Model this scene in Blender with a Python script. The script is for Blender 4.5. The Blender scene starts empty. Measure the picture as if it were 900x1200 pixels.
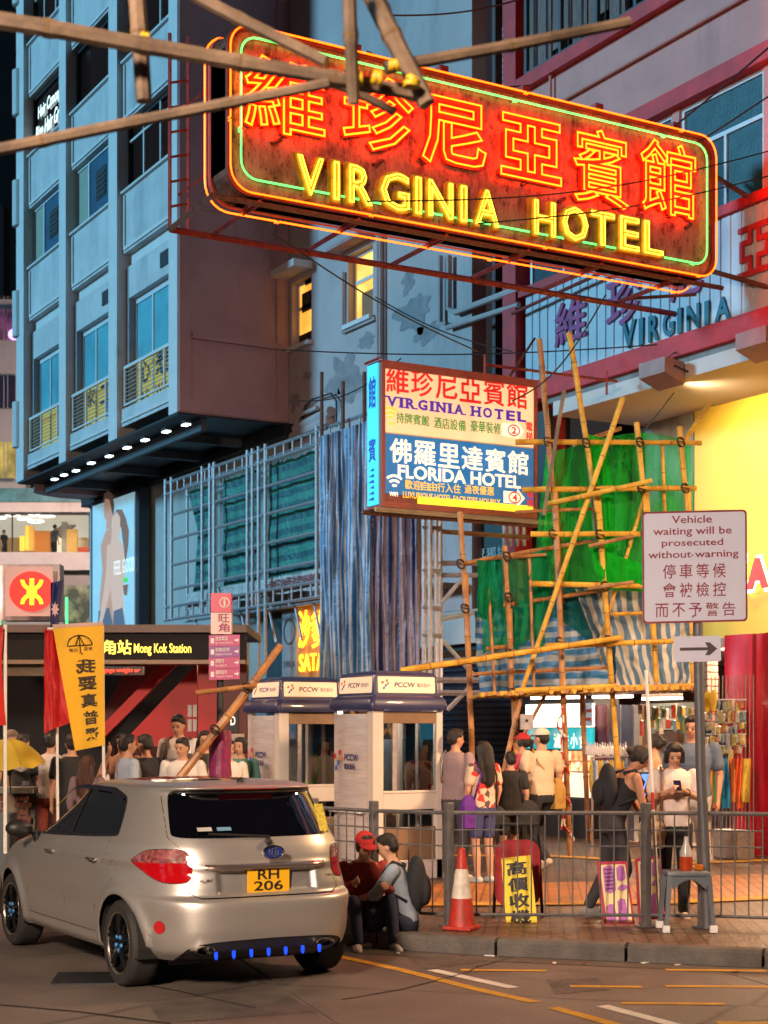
import bpy, bmesh, math, random
from mathutils import Vector, Matrix, noise
random.seed(7)
PI = math.pi
R_ = math.radians
scene = bpy.context.scene
col = scene.collection

# ------------------------------------------------------------------ camera, world, light
# World axes follow the street: +X runs along the street towards the viewer's right, +Y points into the buildings.
F, CX, HY, CH = 1882.0, 450.0, 856.0, 1.85
RT = Vector((0.5012, 0.8654, 0.0))
FW = Vector((-0.8654, 0.5012, 0.0))
THETA = math.atan2(0.8654, 0.5012)
cam_d = bpy.data.cameras.new('camera')
cam = bpy.data.objects.new('camera', cam_d)
col.objects.link(cam)
scene.camera = cam
cam.location = (0, 0, CH)
cam.rotation_euler = (PI / 2, 0, THETA)
cam_d.sensor_fit = 'HORIZONTAL'
cam_d.sensor_width = 36
cam_d.lens = F / 900 * 36
cam_d.shift_y = 256 / 900
cam_d.clip_end = 2000
cam_d.dof.use_dof = True
cam_d.dof.focus_distance = 15.5
cam_d.dof.aperture_fstop = 4.5

world = bpy.data.worlds.new("World")
scene.world = world
world.use_nodes = True
wn = world.node_tree.nodes
wl = world.node_tree.links
bg = wn['Background']
sky = wn.new('ShaderNodeTexSky')
sky.sky_type = 'NISHITA'
sky.sun_disc = False
sky.sun_elevation = R_(-2)
sky.sun_rotation = R_(250)
wl.new(sky.outputs[0], bg.inputs[0])
bg.inputs[1].default_value = 0.05
# the glow of the lit city in the haze overhead
glow = wn.new('ShaderNodeBackground'); glow.inputs[0].default_value = (.80, .62, .78, 1); glow.inputs[1].default_value = .018
adds = wn.new('ShaderNodeAddShader')
wl.new(bg.outputs[0], adds.inputs[0]); wl.new(glow.outputs[0], adds.inputs[1]); wl.new(adds.outputs[0], wn['World Output'].inputs[0])

def lamp(name, kind, loc, energy, color, target=None, **kw):
    d = bpy.data.lights.new(name, kind)
    d.energy = energy
    d.color = color
    for k, v in kw.items():
        setattr(d, k, v)
    o = bpy.data.objects.new(name, d)
    col.objects.link(o)
    o.location = loc
    if target is not None:
        v = Vector(target) - Vector(loc)
        o.rotation_euler = v.to_track_quat('-Z', 'Y').to_euler()
    return o

# sun lamp added in place of unseen LED screens, throwing blue across the facades
lamp('sun', 'SUN', (-40, -20, 20), 3.9, (0.21, 0.60, 0.89), target=(-35.5, -10.0, 17.4), angle=R_(10))
# street lamps over the carriageway (sodium) and the light of the shop row behind the photographer
lamp('street_light_near', 'AREA', (3.0, -9.0, 9.0), 1150, (1.0, 0.74, 0.55), target=(-11, 5.5, 0), shape='DISK', size=2.4, spread=R_(70))
lamp('street_light_far', 'AREA', (-24.0, 1.5, 8.0), 420, (1.0, 0.60, 0.38), target=(-22, 8, 0), shape='DISK', size=1.2, spread=R_(95))
lamp('street_light_corner', 'AREA', (-9.0, 13.0, 6.4), 600, (1.0, 0.58, 0.30), target=(-15, 10, 0), shape='DISK', size=1.0, spread=R_(120))

scene.view_settings.view_transform = 'Standard'
scene.view_settings.look = 'None'
scene.view_settings.exposure = 0
scene.view_settings.gamma = 1
scene.cycles.use_denoising = True
scene.cycles.max_bounces = 6
scene.cycles.diffuse_bounces = 3
scene.cycles.glossy_bounces = 3
scene.cycles.transmission_bounces = 4
scene.cycles.transparent_max_bounces = 12
scene.cycles.caustics_reflective = False
scene.cycles.caustics_refractive = False
scene.cycles.sample_clamp_indirect = 6

# ------------------------------------------------------------------ where a measured point of the place lies
def at(x, y, D):
    r = (x - CX) / F
    return RT * (r * D) + FW * D + Vector((0, 0, CH + (HY - y) / F * D))
def on_y(x, y, c):                       # on a plane parallel to the street front, Y = c
    r = (x - CX) / F
    return at(x, y, c / (0.8654 * r + 0.5012))
def on_x(x, y, s):                       # on a plane square to the street, X = s
    r = (x - CX) / F
    return at(x, y, s / (0.5012 * r - 0.8654))
def on_z(x, y, z):
    return at(x, y, (CH - z) * F / (y - HY))

# ------------------------------------------------------------------ helpers
class MB:
    def __init__(self):
        self.v = []; self.f = []; self.m = []; self.mat = 0
    def add(self, vs, fs):
        b = len(self.v)
        self.v.extend([tuple(p) for p in vs])
        self.f.extend([tuple(i + b for i in q) for q in fs])
        self.m.extend([self.mat] * len(fs))
        return self
    def box(self, x0, x1, y0, y1, z0, z1, M=None):
        vs = [Vector((x, y, z)) for z in (z0, z1) for y in (y0, y1) for x in (x0, x1)]
        if M is not None: vs = [M @ p for p in vs]
        return self.add(vs, [(0, 2, 3, 1), (4, 5, 7, 6), (0, 1, 5, 4), (2, 6, 7, 3), (0, 4, 6, 2), (1, 3, 7, 5)])
    def bbox(self, x0, x1, y0, y1, z0, z1, b=0.01, M=None):       # box with chamfered edges
        bm = bmesh.new()
        bmesh.ops.create_cube(bm, size=1)
        for q in bm.verts:
            q.co = Vector((x0 + (q.co.x + .5) * (x1 - x0), y0 + (q.co.y + .5) * (y1 - y0), z0 + (q.co.z + .5) * (z1 - z0)))
        bmesh.ops.bevel(bm, geom=bm.edges[:], offset=b, segments=2, profile=0.5, affect='EDGES')
        return self.bm(bm, M)
    def bm(self, bm, M=None):
        bm.verts.index_update()
        vs = [(M @ q.co) if M is not None else q.co.copy() for q in bm.verts]
        fs = [[w.index for w in f.verts] for f in bm.faces]
        bm.free()
        return self.add(vs, fs)
    def tube(self, pts, r, seg=8, closed=False, caps=True):
        pts = [Vector(p) for p in pts]; n = len(pts)
        rs = r if isinstance(r, (list, tuple)) else [r] * n
        vs = []; nrm = None
        for i, p in enumerate(pts):
            if closed: t = pts[(i + 1) % n] - pts[i - 1]
            else: t = pts[min(i + 1, n - 1)] - pts[max(i - 1, 0)]
            if t.length < 1e-9: t = Vector((0, 0, 1))
            t.normalize()
            if nrm is None:
                nrm = t.cross(Vector((0, 0, 1)))
                if nrm.length < .05: nrm = t.cross(Vector((1, 0, 0)))
            nrm = (nrm - t * nrm.dot(t)).normalized()
            bn = t.cross(nrm)
            for k in range(seg):
                a = 2 * PI * k / seg
                vs.append(p + (nrm * math.cos(a) + bn * math.sin(a)) * rs[i])
        fs = []
        for i in range(n if closed else n - 1):
            a = i * seg; b = ((i + 1) % n) * seg
            for k in range(seg):
                k2 = (k + 1) % seg
                fs.append((a + k, b + k, b + k2, a + k2))
        if caps and not closed:
            fs.append(tuple(range(seg))); fs.append(tuple((n - 1) * seg + k for k in reversed(range(seg))))
        return self.add(vs, fs)
    def prism(self, poly, d0, d1, M):     # poly in the local xy plane of M, thickness along local z
        n = len(poly)
        vs = [M @ Vector((x, y, d0)) for x, y in poly] + [M @ Vector((x, y, d1)) for x, y in poly]
        fs = [tuple(reversed(range(n))), tuple(range(n, 2 * n))]
        fs += [(i, (i + 1) % n, (i + 1) % n + n, i + n) for i in range(n)]
        return self.add(vs, fs)
    def grid(self, rows, closed=False):   # rows of equally many points
        n = len(rows[0]); vs = [p for r in rows for p in r]; fs = []
        for i in range(len(rows) - 1):
            for j in range(n if closed else n - 1):
                j2 = (j + 1) % n
                fs.append((i * n + j, i * n + j2, (i + 1) * n + j2, (i + 1) * n + j))
        return self.add(vs, fs)
    def lathe(self, prof, c, seg=16, M=None):
        rows = []
        for r, z in prof:
            rows.append([Vector((c[0] + r * math.cos(2 * PI * k / seg), c[1] + r * math.sin(2 * PI * k / seg), c[2] + z)) for k in range(seg)])
        if M is not None: rows = [[M @ p for p in r] for r in rows]
        self.grid(rows, True)
        return self
    def ball(self, c, r, seg=10, rings=7, M=None):
        if not isinstance(r, (tuple, list)): r = (r, r, r)
        rows = []
        for i in range(rings + 1):
            a = -PI / 2 + PI * i / rings
            ca = max(math.cos(a), .001)
            rows.append([Vector((c[0] + r[0] * ca * math.cos(2 * PI * k / seg), c[1] + r[1] * ca * math.sin(2 * PI * k / seg), c[2] + r[2] * math.sin(a))) for k in range(seg)])
        if M is not None: rows = [[M @ p for p in q] for q in rows]
        return self.grid(rows, True)
    def mesh_data(self, me, M=None):
        return self.add([(M @ q.co) if M is not None else q.co.copy() for q in me.vertices], [tuple(p.vertices) for p in me.polygons])
    def build(self, name, mats, parent=None, smooth=False, local=False):
        me = bpy.data.meshes.new(name)
        vs = self.v
        if parent is not None and not local:
            Mi = world_of(parent).inverted()
            vs = [Mi @ Vector(p) for p in vs]
        me.from_pydata([tuple(p) for p in vs], [], self.f)
        if not isinstance(mats, (list, tuple)): mats = [mats]
        for m in mats: me.materials.append(m)
        if len(mats) > 1: me.polygons.foreach_set('material_index', self.m)
        if smooth:
            me.polygons.foreach_set('use_smooth', [True] * len(me.polygons))
            if smooth != 'all':
                try: me.set_sharp_from_angle(angle=R_(40))
                except Exception: pass
        me.update()
        o = bpy.data.objects.new(name, me)
        col.objects.link(o)
        if parent is not None: o.parent = parent
        return o

def world_of(o):
    M = Matrix.LocRotScale(o.location, o.rotation_euler, o.scale)
    return (world_of(o.parent) @ M) if o.parent is not None else M

def thing(name, label, cat, loc=(0, 0, 0), rot=0, group=None):
    o = bpy.data.objects.new(name, None)
    o.empty_display_size = .3
    col.objects.link(o)
    o.location = loc
    o.rotation_euler = (0, 0, rot)
    o['label'] = label; o['category'] = cat
    if group: o['group'] = group
    return o
def tag(o, label, cat, group=None, kind=None):
    if label: o['label'] = label
    if cat: o['category'] = cat
    if group: o['group'] = group
    if kind: o['kind'] = kind
    return o
def struct(o, label=None):
    o['kind'] = 'structure'
    if label: o['label'] = label
    return o
KIDS = {}
def copy_tree(o, parent=None):
    c = o.copy(); col.objects.link(c)
    if parent is not None: c.parent = parent
    for k in [x for x in o.children]:
        copy_tree(k, c)
    return c
def dup(root, loc, rot, label=None, group=None):
    c = copy_tree(root)
    c.location = loc
    c.rotation_euler = rot if isinstance(rot, (tuple, list)) else (0, 0, rot)
    if label: c['label'] = label
    if group: c['group'] = group
    return c

def frame(o, ux, uy):                     # matrix whose xy plane is (ux, uy) at o
    ux = Vector(ux).normalized(); uy = Vector(uy).normalized(); uz = ux.cross(uy)
    return Matrix(((ux.x, uy.x, uz.x, o[0]), (ux.y, uy.y, uz.y, o[1]), (ux.z, uy.z, uz.z, o[2]), (0, 0, 0, 1)))
def rrect(x0, x1, y0, y1, r, n=6):
    out = []
    for cx, cy, a0 in ((x1 - r, y0 + r, -PI / 2), (x1 - r, y1 - r, 0), (x0 + r, y1 - r, PI / 2), (x0 + r, y0 + r, PI)):
        for k in range(n + 1):
            a = a0 + PI / 2 * k / n
            out.append((cx + r * math.cos(a), cy + r * math.sin(a)))
    return out

# lettering: a word cut to its box (x0..x1, y0..y1 of frame M), standing `depth` proud
def glyphs(s, bold=0.0, res=3, outline=0.0, spacing=1.0):
    c = bpy.data.curves.new('lettering', 'FONT')
    c.body = s; c.resolution_u = res; c.offset = bold; c.space_character = spacing
    if outline:
        c.fill_mode = 'NONE'; c.bevel_depth = outline; c.bevel_resolution = 1
    o = bpy.data.objects.new('lettering', c)
    me = bpy.data.meshes.new_from_object(o)
    bpy.data.objects.remove(o); bpy.data.curves.remove(c)
    return me
def put_text(mb, s, M, x0, x1, y0, y1, z=0.004, bold=0.0, depth=0.0, res=3, mirror=False, slant=0.0):
    if bold > .008 and s and ord(s[0]) > 0x2e80:      # thicken dense characters by laying shifted copies over one another
        n = len(s) * .9; e = bold * (x1 - x0) / n * 1.1; f = bold * (y1 - y0) * 1.1
        for i, (a, b) in enumerate(((1, 0), (-1, 0), (0, 1), (0, -1))):
            put_text(mb, s, M, x0 + e * (1 + a), x1 - e * (1 - a), y0 + f * (1 + b), y1 - f * (1 - b), z + .0007 * i, 0, depth, res, mirror, slant)
        return
    me = glyphs(s, bold, res)
    if not me.vertices: return
    xs = [q.co.x for q in me.vertices]; ys = [q.co.y for q in me.vertices]
    ax, bx, ay, by = min(xs), max(xs), min(ys), max(ys)
    sx = (x1 - x0) / max(bx - ax, 1e-6); sy = (y1 - y0) / max(by - ay, 1e-6)
    def tr(q, zz):
        u = (q.x - ax) * sx + x0 + slant * ((q.y - ay) * sy)
        if mirror: u = x0 + x1 - u
        return M @ Vector((u, (q.y - ay) * sy + y0, zz))
    vs = [tr(q.co, z + depth) for q in me.vertices]
    fs = [tuple(p.vertices) for p in me.polygons]
    if mirror: fs = [tuple(reversed(f)) for f in fs]
    mb.add(vs, fs)
    if depth > 0:                          # side walls along open edges
        cnt = {}
        for f in fs:
            for i in range(len(f)):
                a, b = f[i], f[(i + 1) % len(f)]
                cnt[(a, b)] = 1
        for (a, b) in list(cnt):
            if (b, a) not in cnt:
                p, q = me.vertices[a].co, me.vertices[b].co
                mb.add([tr(p, z), tr(q, z), tr(q, z + depth), tr(p, z + depth)], [(0, 1, 2, 3)])
    bpy.data.meshes.remove(me)
def put_chars(mb, s, M, x0, x1, y0, y1, gap=.08, vertical=False, **k):   # one character to each cell
    n = len(s)
    for i, ch in enumerate(s):
        if ch == ' ': continue
        if vertical:
            h = (y1 - y0) / n
            put_text(mb, ch, M, x0, x1, y1 - (i + 1) * h + gap * h / 2, y1 - i * h - gap * h / 2, **k)
        else:
            w = (x1 - x0) / n
            put_text(mb, ch, M, x0 + i * w + gap * w / 2, x0 + (i + 1) * w - gap * w / 2, y0, y1, **k)

# ------------------------------------------------------------------ materials
MATS = {}
def nt(name):
    m = bpy.data.materials.new(name); m.use_nodes = True
    return m, m.node_tree.nodes, m.node_tree.links, m.node_tree.nodes['Principled BSDF']
def pm(name, c, rough=.6, metal=0., var=.18, scale=4., bump=.15, dirt=0., dirtc=(.05, .04, .035), coat=0., spec=.5, stretch=(1, 1, 1), bscale=None, brick=0):
    if name in MATS: return MATS[name]
    m, N, L, b = nt(name)
    tc = N.new('ShaderNodeTexCoord'); mp = N.new('ShaderNodeMapping')
    mp.inputs['Scale'].default_value = stretch
    L.new(tc.outputs['Object'], mp.inputs[0])
    n1 = N.new('ShaderNodeTexNoise'); n1.inputs['Scale'].default_value = scale; n1.inputs['Detail'].default_value = 5; n1.inputs['Roughness'].default_value = .6
    L.new(mp.outputs[0], n1.inputs[0])
    rp = N.new('ShaderNodeValToRGB')
    rp.color_ramp.elements[0].position = .3; rp.color_ramp.elements[1].position = .72
    rp.color_ramp.elements[0].color = tuple(x * (1 - var) for x in c) + (1,)
    rp.color_ramp.elements[1].color = tuple(min(1, x * (1 + var * .6)) for x in c) + (1,)
    L.new(n1.outputs[0], rp.inputs[0])
    out = rp.outputs[0]
    if dirt > 0:
        n2 = N.new('ShaderNodeTexNoise'); n2.inputs['Scale'].default_value = scale * .45; n2.inputs['Detail'].default_value = 8; n2.inputs['Roughness'].default_value = .72
        mp2 = N.new('ShaderNodeMapping'); mp2.inputs['Scale'].default_value = (1.6, 1.6, .45); mp2.inputs['Location'].default_value = (3.3, 1.7, .4)
        L.new(tc.outputs['Object'], mp2.inputs[0]); L.new(mp2.outputs[0], n2.inputs[0])
        r2 = N.new('ShaderNodeValToRGB'); r2.color_ramp.elements[0].position = .62 - .22 * dirt; r2.color_ramp.elements[1].position = .80 - .1 * dirt
        L.new(n2.outputs[0], r2.inputs[0])
        mu = N.new('ShaderNodeMath'); mu.operation = 'MULTIPLY'; mu.inputs[1].default_value = min(1, .35 + dirt * .6)
        L.new(r2.outputs[0], mu.inputs[0])
        mx = N.new('ShaderNodeMixRGB'); mx.inputs[2].default_value = dirtc + (1,)
        L.new(mu.outputs[0], mx.inputs[0]); L.new(out, mx.inputs[1]); out = mx.outputs[0]
    if brick:
        bt = N.new('ShaderNodeTexBrick'); bt.inputs['Scale'].default_value = brick; bt.inputs['Color1'].default_value = (1, 1, 1, 1); bt.inputs['Color2'].default_value = (.62, .62, .62, 1); bt.inputs['Mortar'].default_value = (.25, .25, .25, 1); bt.inputs['Mortar Size'].default_value = .025
        mpb = N.new('ShaderNodeMapping'); mpb.inputs['Rotation'].default_value = (0, 0, .62); L.new(tc.outputs['Object'], mpb.inputs[0]); L.new(mpb.outputs[0], bt.inputs[0])
        mb_ = N.new('ShaderNodeMixRGB'); mb_.blend_type = 'MULTIPLY'; mb_.inputs[0].default_value = .8; L.new(out, mb_.inputs[1]); L.new(bt.outputs[0], mb_.inputs[2]); out = mb_.outputs[0]
    L.new(out, b.inputs['Base Color'])
    b.inputs['Roughness'].default_value = rough; b.inputs['Metallic'].default_value = metal
    b.inputs['Coat Weight'].default_value = coat; b.inputs['Coat Roughness'].default_value = .06
    b.inputs['Specular IOR Level'].default_value = spec
    if bump > 0:
        n3 = N.new('ShaderNodeTexNoise'); n3.inputs['Scale'].default_value = bscale or scale * 7; n3.inputs['Detail'].default_value = 4
        L.new(mp.outputs[0], n3.inputs[0])
        bp = N.new('ShaderNodeBump'); bp.inputs['Strength'].default_value = bump; bp.inputs['Distance'].default_value = .02
        L.new(n3.outputs[0], bp.inputs['Height']); L.new(bp.outputs[0], b.inputs['Normal'])
    MATS[name] = m
    return m
def em(name, c, s, base=(.5, .5, .5)):
    if name in MATS: return MATS[name]
    m, N, L, b = nt(name)
    b.inputs['Base Color'].default_value = tuple(min(1, x) for x in c) + (1,)
    b.inputs['Roughness'].default_value = .4
    b.inputs['Emission Color'].default_value = tuple(c) + (1,)
    b.inputs['Emission Strength'].default_value = s
    MATS[name] = m
    return m
def em_noise(name, c1, c2, s, scale=3., detail=3., pos=(.35, .65)):    # unevenly lit box, interiors seen small
    if name in MATS: return MATS[name]
    m, N, L, b = nt(name)
    tc = N.new('ShaderNodeTexCoord'); n1 = N.new('ShaderNodeTexNoise'); n1.inputs['Scale'].default_value = scale; n1.inputs['Detail'].default_value = detail
    L.new(tc.outputs['Object'], n1.inputs[0])
    rp = N.new('ShaderNodeValToRGB'); rp.color_ramp.elements[0].color = c1 + (1,); rp.color_ramp.elements[1].color = c2 + (1,)
    rp.color_ramp.elements[0].position, rp.color_ramp.elements[1].position = pos
    L.new(n1.outputs[0], rp.inputs[0]); L.new(rp.outputs[0], b.inputs['Emission Color']); L.new(rp.outputs[0], b.inputs['Base Color'])
    b.inputs['Emission Strength'].default_value = s
    MATS[name] = m
    return m
def glass(name, tint=(.8, .9, .95), clear=.75, rough=.03):
    if name in MATS: return MATS[name]
    m, N, L, b = nt(name)
    N.remove(b)
    out = N['Material Output']
    tr = N.new('ShaderNodeBsdfTransparent'); tr.inputs[0].default_value = tint + (1,)
    gl = N.new('ShaderNodeBsdfGlossy'); gl.inputs['Roughness'].default_value = rough; gl.inputs[0].default_value = (.9, .9, .9, 1)
    fr = N.new('ShaderNodeFresnel'); fr.inputs[0].default_value = 1.5
    mr = N.new('ShaderNodeMapRange'); mr.inputs['To Min'].default_value = 1 - clear; mr.inputs['To Max'].default_value = 1
    L.new(fr.outputs[0], mr.inputs[0])
    mx = N.new('ShaderNodeMixShader')
    L.new(mr.outputs[0], mx.inputs[0]); L.new(tr.outputs[0], mx.inputs[1]); L.new(gl.outputs[0], mx.inputs[2]); L.new(mx.outputs[0], out.inputs[0])
    MATS[name] = m
    return m
def net(name, c, cover=.6, scale=60., trans=.5):        # woven netting that lets part of the light through
    if name in MATS: return MATS[name]
    m, N, L, b = nt(name)
    N.remove(b); out = N['Material Output']
    d = N.new('ShaderNodeBsdfDiffuse'); t = N.new('ShaderNodeBsdfTranslucent'); tr = N.new('ShaderNodeBsdfTransparent')
    d.inputs[0].default_value = c + (1,); t.inputs[0].default_value = c + (1,)
    tr.inputs[0].default_value = tuple(.45 + .55 * x / max(c) for x in c) + (1,)
    m1 = N.new('ShaderNodeMixShader'); m1.inputs[0].default_value = trans
    L.new(d.outputs[0], m1.inputs[1]); L.new(t.outputs[0], m1.inputs[2])
    tc = N.new('ShaderNodeTexCoord'); n1 = N.new('ShaderNodeTexNoise'); n1.inputs['Scale'].default_value = 5; n1.inputs['Detail'].default_value = 5; n1.inputs['Distortion'].default_value = .6
    mp = N.new('ShaderNodeMapping'); mp.inputs['Scale'].default_value = (1, 1, .22); mp.inputs['Rotation'].default_value = (0, .35, 0)
    L.new(tc.outputs['Object'], mp.inputs[0]); L.new(mp.outputs[0], n1.inputs[0])
    mr = N.new('ShaderNodeMapRange'); mr.inputs['From Min'].default_value = .35; mr.inputs['From Max'].default_value = .65
    mr.inputs['To Min'].default_value = cover - .25; mr.inputs['To Max'].default_value = min(1, cover + .35)
    L.new(n1.outputs[0], mr.inputs[0])
    mx = N.new('ShaderNodeMixShader'); L.new(mr.outputs[0], mx.inputs[0]); L.new(tr.outputs[0], mx.inputs[1]); L.new(m1.outputs[0], mx.inputs[2])
    L.new(mx.outputs[0], out.inputs[0])
    MATS[name] = m
    return m
def striped(name, c1, c2, axis, period, duty=.5, rough=.35, trans=.25, warp=.02, uv=True):    # woven plastic sheet in two colours, by object coordinate
    if name in MATS: return MATS[name]
    m, N, L, b = nt(name)
    tc = N.new('ShaderNodeTexCoord'); sp = N.new('ShaderNodeSeparateXYZ'); L.new(tc.outputs['UV' if uv else 'Object'], sp.inputs[0])
    if uv and axis == 2: axis = 1
    n1 = N.new('ShaderNodeTexNoise'); n1.inputs['Scale'].default_value = 2.0; L.new(tc.outputs['Object'], n1.inputs[0])
    a = N.new('ShaderNodeMath'); a.operation = 'MULTIPLY_ADD'; a.inputs[1].default_value = warp * 2; L.new(n1.outputs[0], a.inputs[0]); L.new(sp.outputs[axis], a.inputs[2])
    d = N.new('ShaderNodeMath'); d.operation = 'MULTIPLY'; d.inputs[1].default_value = 1 / period; L.new(a.outputs[0], d.inputs[0])
    fr = N.new('ShaderNodeMath'); fr.operation = 'FRACT'; L.new(d.outputs[0], fr.inputs[0])
    rp = N.new('ShaderNodeValToRGB'); e = rp.color_ramp.elements
    e[0].position = 0; e[0].color = c1 + (1,); e[1].position = duty; e[1].color = c2 + (1,)
    e2 = e.new(max(0, duty - .06)); e2.color = c1 + (1,)
    e3 = e.new(.96); e3.color = c2 + (1,); e4 = e.new(1.0); e4.color = c1 + (1,)
    L.new(fr.outputs[0], rp.inputs[0])
    n2 = N.new('ShaderNodeTexNoise'); n2.inputs['Scale'].default_value = 1.5; n2.inputs['Detail'].default_value = 7; L.new(tc.outputs['Object'], n2.inputs[0])
    mr = N.new('ShaderNodeMapRange'); mr.inputs['From Min'].default_value = .3; mr.inputs['From Max'].default_value = .7; mr.inputs['To Min'].default_value = .62; mr.inputs['To Max'].default_value = 1.1
    L.new(n2.outputs[0], mr.inputs[0])
    mx = N.new('ShaderNodeMixRGB'); mx.blend_type = 'MULTIPLY'; mx.inputs[0].default_value = 1
    L.new(rp.outputs[0], mx.inputs[1]); L.new(mr.outputs[0], mx.inputs[2]); L.new(mx.outputs[0], b.inputs['Base Color'])
    b.inputs['Roughness'].default_value = rough
    n3 = N.new('ShaderNodeTexNoise'); n3.inputs['Scale'].default_value = 9; n3.inputs['Detail'].default_value = 6; L.new(tc.outputs['Object'], n3.inputs[0])
    bp = N.new('ShaderNodeBump'); bp.inputs['Strength'].default_value = .9; bp.inputs['Distance'].default_value = .05; L.new(n3.outputs[0], bp.inputs['Height']); L.new(bp.outputs[0], b.inputs['Normal'])
    t = N.new('ShaderNodeBsdfTranslucent'); L.new(mx.outputs[0], t.inputs[0])
    ms = N.new('ShaderNodeMixShader'); ms.inputs[0].default_value = trans
    L.new(b.outputs[0], ms.inputs[1]); L.new(t.outputs[0], ms.inputs[2]); L.new(ms.outputs[0], N['Material Output'].inputs[0])
    MATS[name] = m
    return m

BLUEWALL = pm('painted_concrete', (.60, .56, .55), .75, var=.16, scale=1.2, dirt=.55, dirtc=(.24, .26, .27), bump=.12)
BLUETRIM = pm('painted_concrete_trim', (.68, .63, .61), .7, var=.08, scale=2, dirt=.15, dirtc=(.12, .12, .12), bump=.08)
BROWNWALL = pm('mauve_render', (.48, .27, .27), .85, var=.16, scale=1.0, dirt=.45, dirtc=(.07, .05, .05), bump=.3)
GREYWALL = pm('grey_render', (.48, .38, .37), .85, var=.14, scale=.8, dirt=.35, dirtc=(.10, .10, .105), bump=.25)
PATCH = pm('bare_cement', (.30, .25, .25), .9, var=.3, scale=4, bump=.4)
PINKWALL = pm('pink_render', (.62, .27, .23), .85, var=.14, scale=1.1, dirt=.2, dirtc=(.18, .13, .14), bump=.3)
REDBEAM = pm('red_painted_beam', (.58, .02, .022), .6, var=.3, scale=3, dirt=.2)
REDSTEEL = pm('red_painted_steel', (.34, .04, .03), .5, metal=.2, var=.45, scale=9, dirt=.4, dirtc=(.06, .02, .015))
RUST = pm('rusty_steel', (.20, .08, .05), .7, metal=.4, var=.4, scale=12, dirt=.3)
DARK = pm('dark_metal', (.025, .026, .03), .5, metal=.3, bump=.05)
BLACK = pm('black_plastic', (.012, .012, .014), .5, bump=.0)
GREYMETAL = pm('galvanised_steel', (.40, .36, .37), .45, metal=.4, var=.25, scale=14, dirt=.2, dirtc=(.12, .1, .09))
RAILPAINT = pm('railing_paint', (.16, .155, .16), .5, metal=.4, var=.3, scale=14, dirt=.25)
WHITEFRAME = pm('white_frame', (.62, .66, .68), .5, var=.1, bump=.04)
WHITE = pm('white_paint', (.75, .75, .73), .6, var=.08, bump=.03)
CREAM = pm('cream_panel', (.62, .55, .44), .55, var=.08, bump=.03)
DARKIN = pm('dark_interior', (.018, .018, .022), .8, bump=0)
CONCRETE = pm('concrete', (.22, .21, .20), .85, var=.25, scale=3, dirt=.4, bump=.4)
CABLE = pm('black_cable', (.010, .010, .011), .6, bump=0)
PANEGLASS = glass('window_glass', (.55, .7, .75), .72)
CLEARGLASS = glass('clear_glass', (.93, .96, .96), .88)
# ------------------------------------------------------------------ ground
def ground_mat():
    m, N, L, b = nt('asphalt_and_concrete')
    tc = N.new('ShaderNodeTexCoord')
    n1 = N.new('ShaderNodeTexNoise'); n1.inputs['Scale'].default_value = .5; n1.inputs['Detail'].default_value = 9; n1.inputs['Roughness'].default_value = .65
    L.new(tc.outputs['Object'], n1.inputs[0])
    rp = N.new('ShaderNodeValToRGB'); rp.color_ramp.elements[0].position = .3; rp.color_ramp.elements[1].position = .7
    rp.color_ramp.elements[0].color = (.060, .048, .042, 1); rp.color_ramp.elements[1].color = (.19, .155, .130, 1)
    L.new(n1.outputs[0], rp.inputs[0])
    v = N.new('ShaderNodeTexVoronoi'); v.feature = 'DISTANCE_TO_EDGE'; v.inputs['Scale'].default_value = .35; v.inputs['Randomness'].default_value = 1
    nz = N.new('ShaderNodeTexNoise'); nz.inputs['Scale'].default_value = 2.2; nz.inputs['Detail'].default_value = 5; L.new(tc.outputs['Object'], nz.inputs[0])
    mv = N.new('ShaderNodeMixRGB'); mv.inputs[0].default_value = .12; L.new(tc.outputs['Object'], mv.inputs[1]); L.new(nz.outputs[1], mv.inputs[2])
    L.new(mv.outputs[0], v.inputs[0])
    cr = N.new('ShaderNodeMapRange'); cr.inputs['From Min'].default_value = .0; cr.inputs['From Max'].default_value = .012; cr.inputs['To Min'].default_value = .45; cr.inputs['To Max'].default_value = 1
    L.new(v.outputs[0], cr.inputs[0])
    mx = N.new('ShaderNodeMixRGB'); mx.blend_type = 'MULTIPLY'; mx.inputs[0].default_value = 1; L.new(rp.outputs[0], mx.inputs[1]); L.new(cr.outputs[0], mx.inputs[2])
    n2 = N.new('ShaderNodeTexNoise'); n2.inputs['Scale'].default_value = 60; n2.inputs['Detail'].default_value = 3; L.new(tc.outputs['Object'], n2.inputs[0])
    m2 = N.new('ShaderNodeMapRange'); m2.inputs['To Min'].default_value = .35; m2.inputs['To Max'].default_value = 1.6; L.new(n2.outputs[0], m2.inputs[0])
    mx2 = N.new('ShaderNodeMixRGB'); mx2.blend_type = 'MULTIPLY'; mx2.inputs[0].default_value = 1; L.new(mx.outputs[0], mx2.inputs[1]); L.new(m2.outputs[0], mx2.inputs[2])
    L.new(mx2.outputs[0], b.inputs['Base Color'])
    rr = N.new('ShaderNodeMapRange'); rr.inputs['To Min'].default_value = .35; rr.inputs['To Max'].default_value = .8; L.new(n1.outputs[0], rr.inputs[0]); L.new(rr.outputs[0], b.inputs['Roughness'])
    bp = N.new('ShaderNodeBump'); bp.inputs['Strength'].default_value = .35; bp.inputs['Distance'].default_value = .01; L.new(n2.outputs[0], bp.inputs['Height']); L.new(bp.outputs[0], b.inputs['Normal'])
    return m
mb = MB(); mb.add([(-400, -400, -.02), (400, -400, -.02), (400, 400, -.02), (-400, 400, -.02)], [(0, 1, 2, 3)])
struct(mb.build('ground', pm('far_ground', (.05, .045, .04), .9)))
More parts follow.
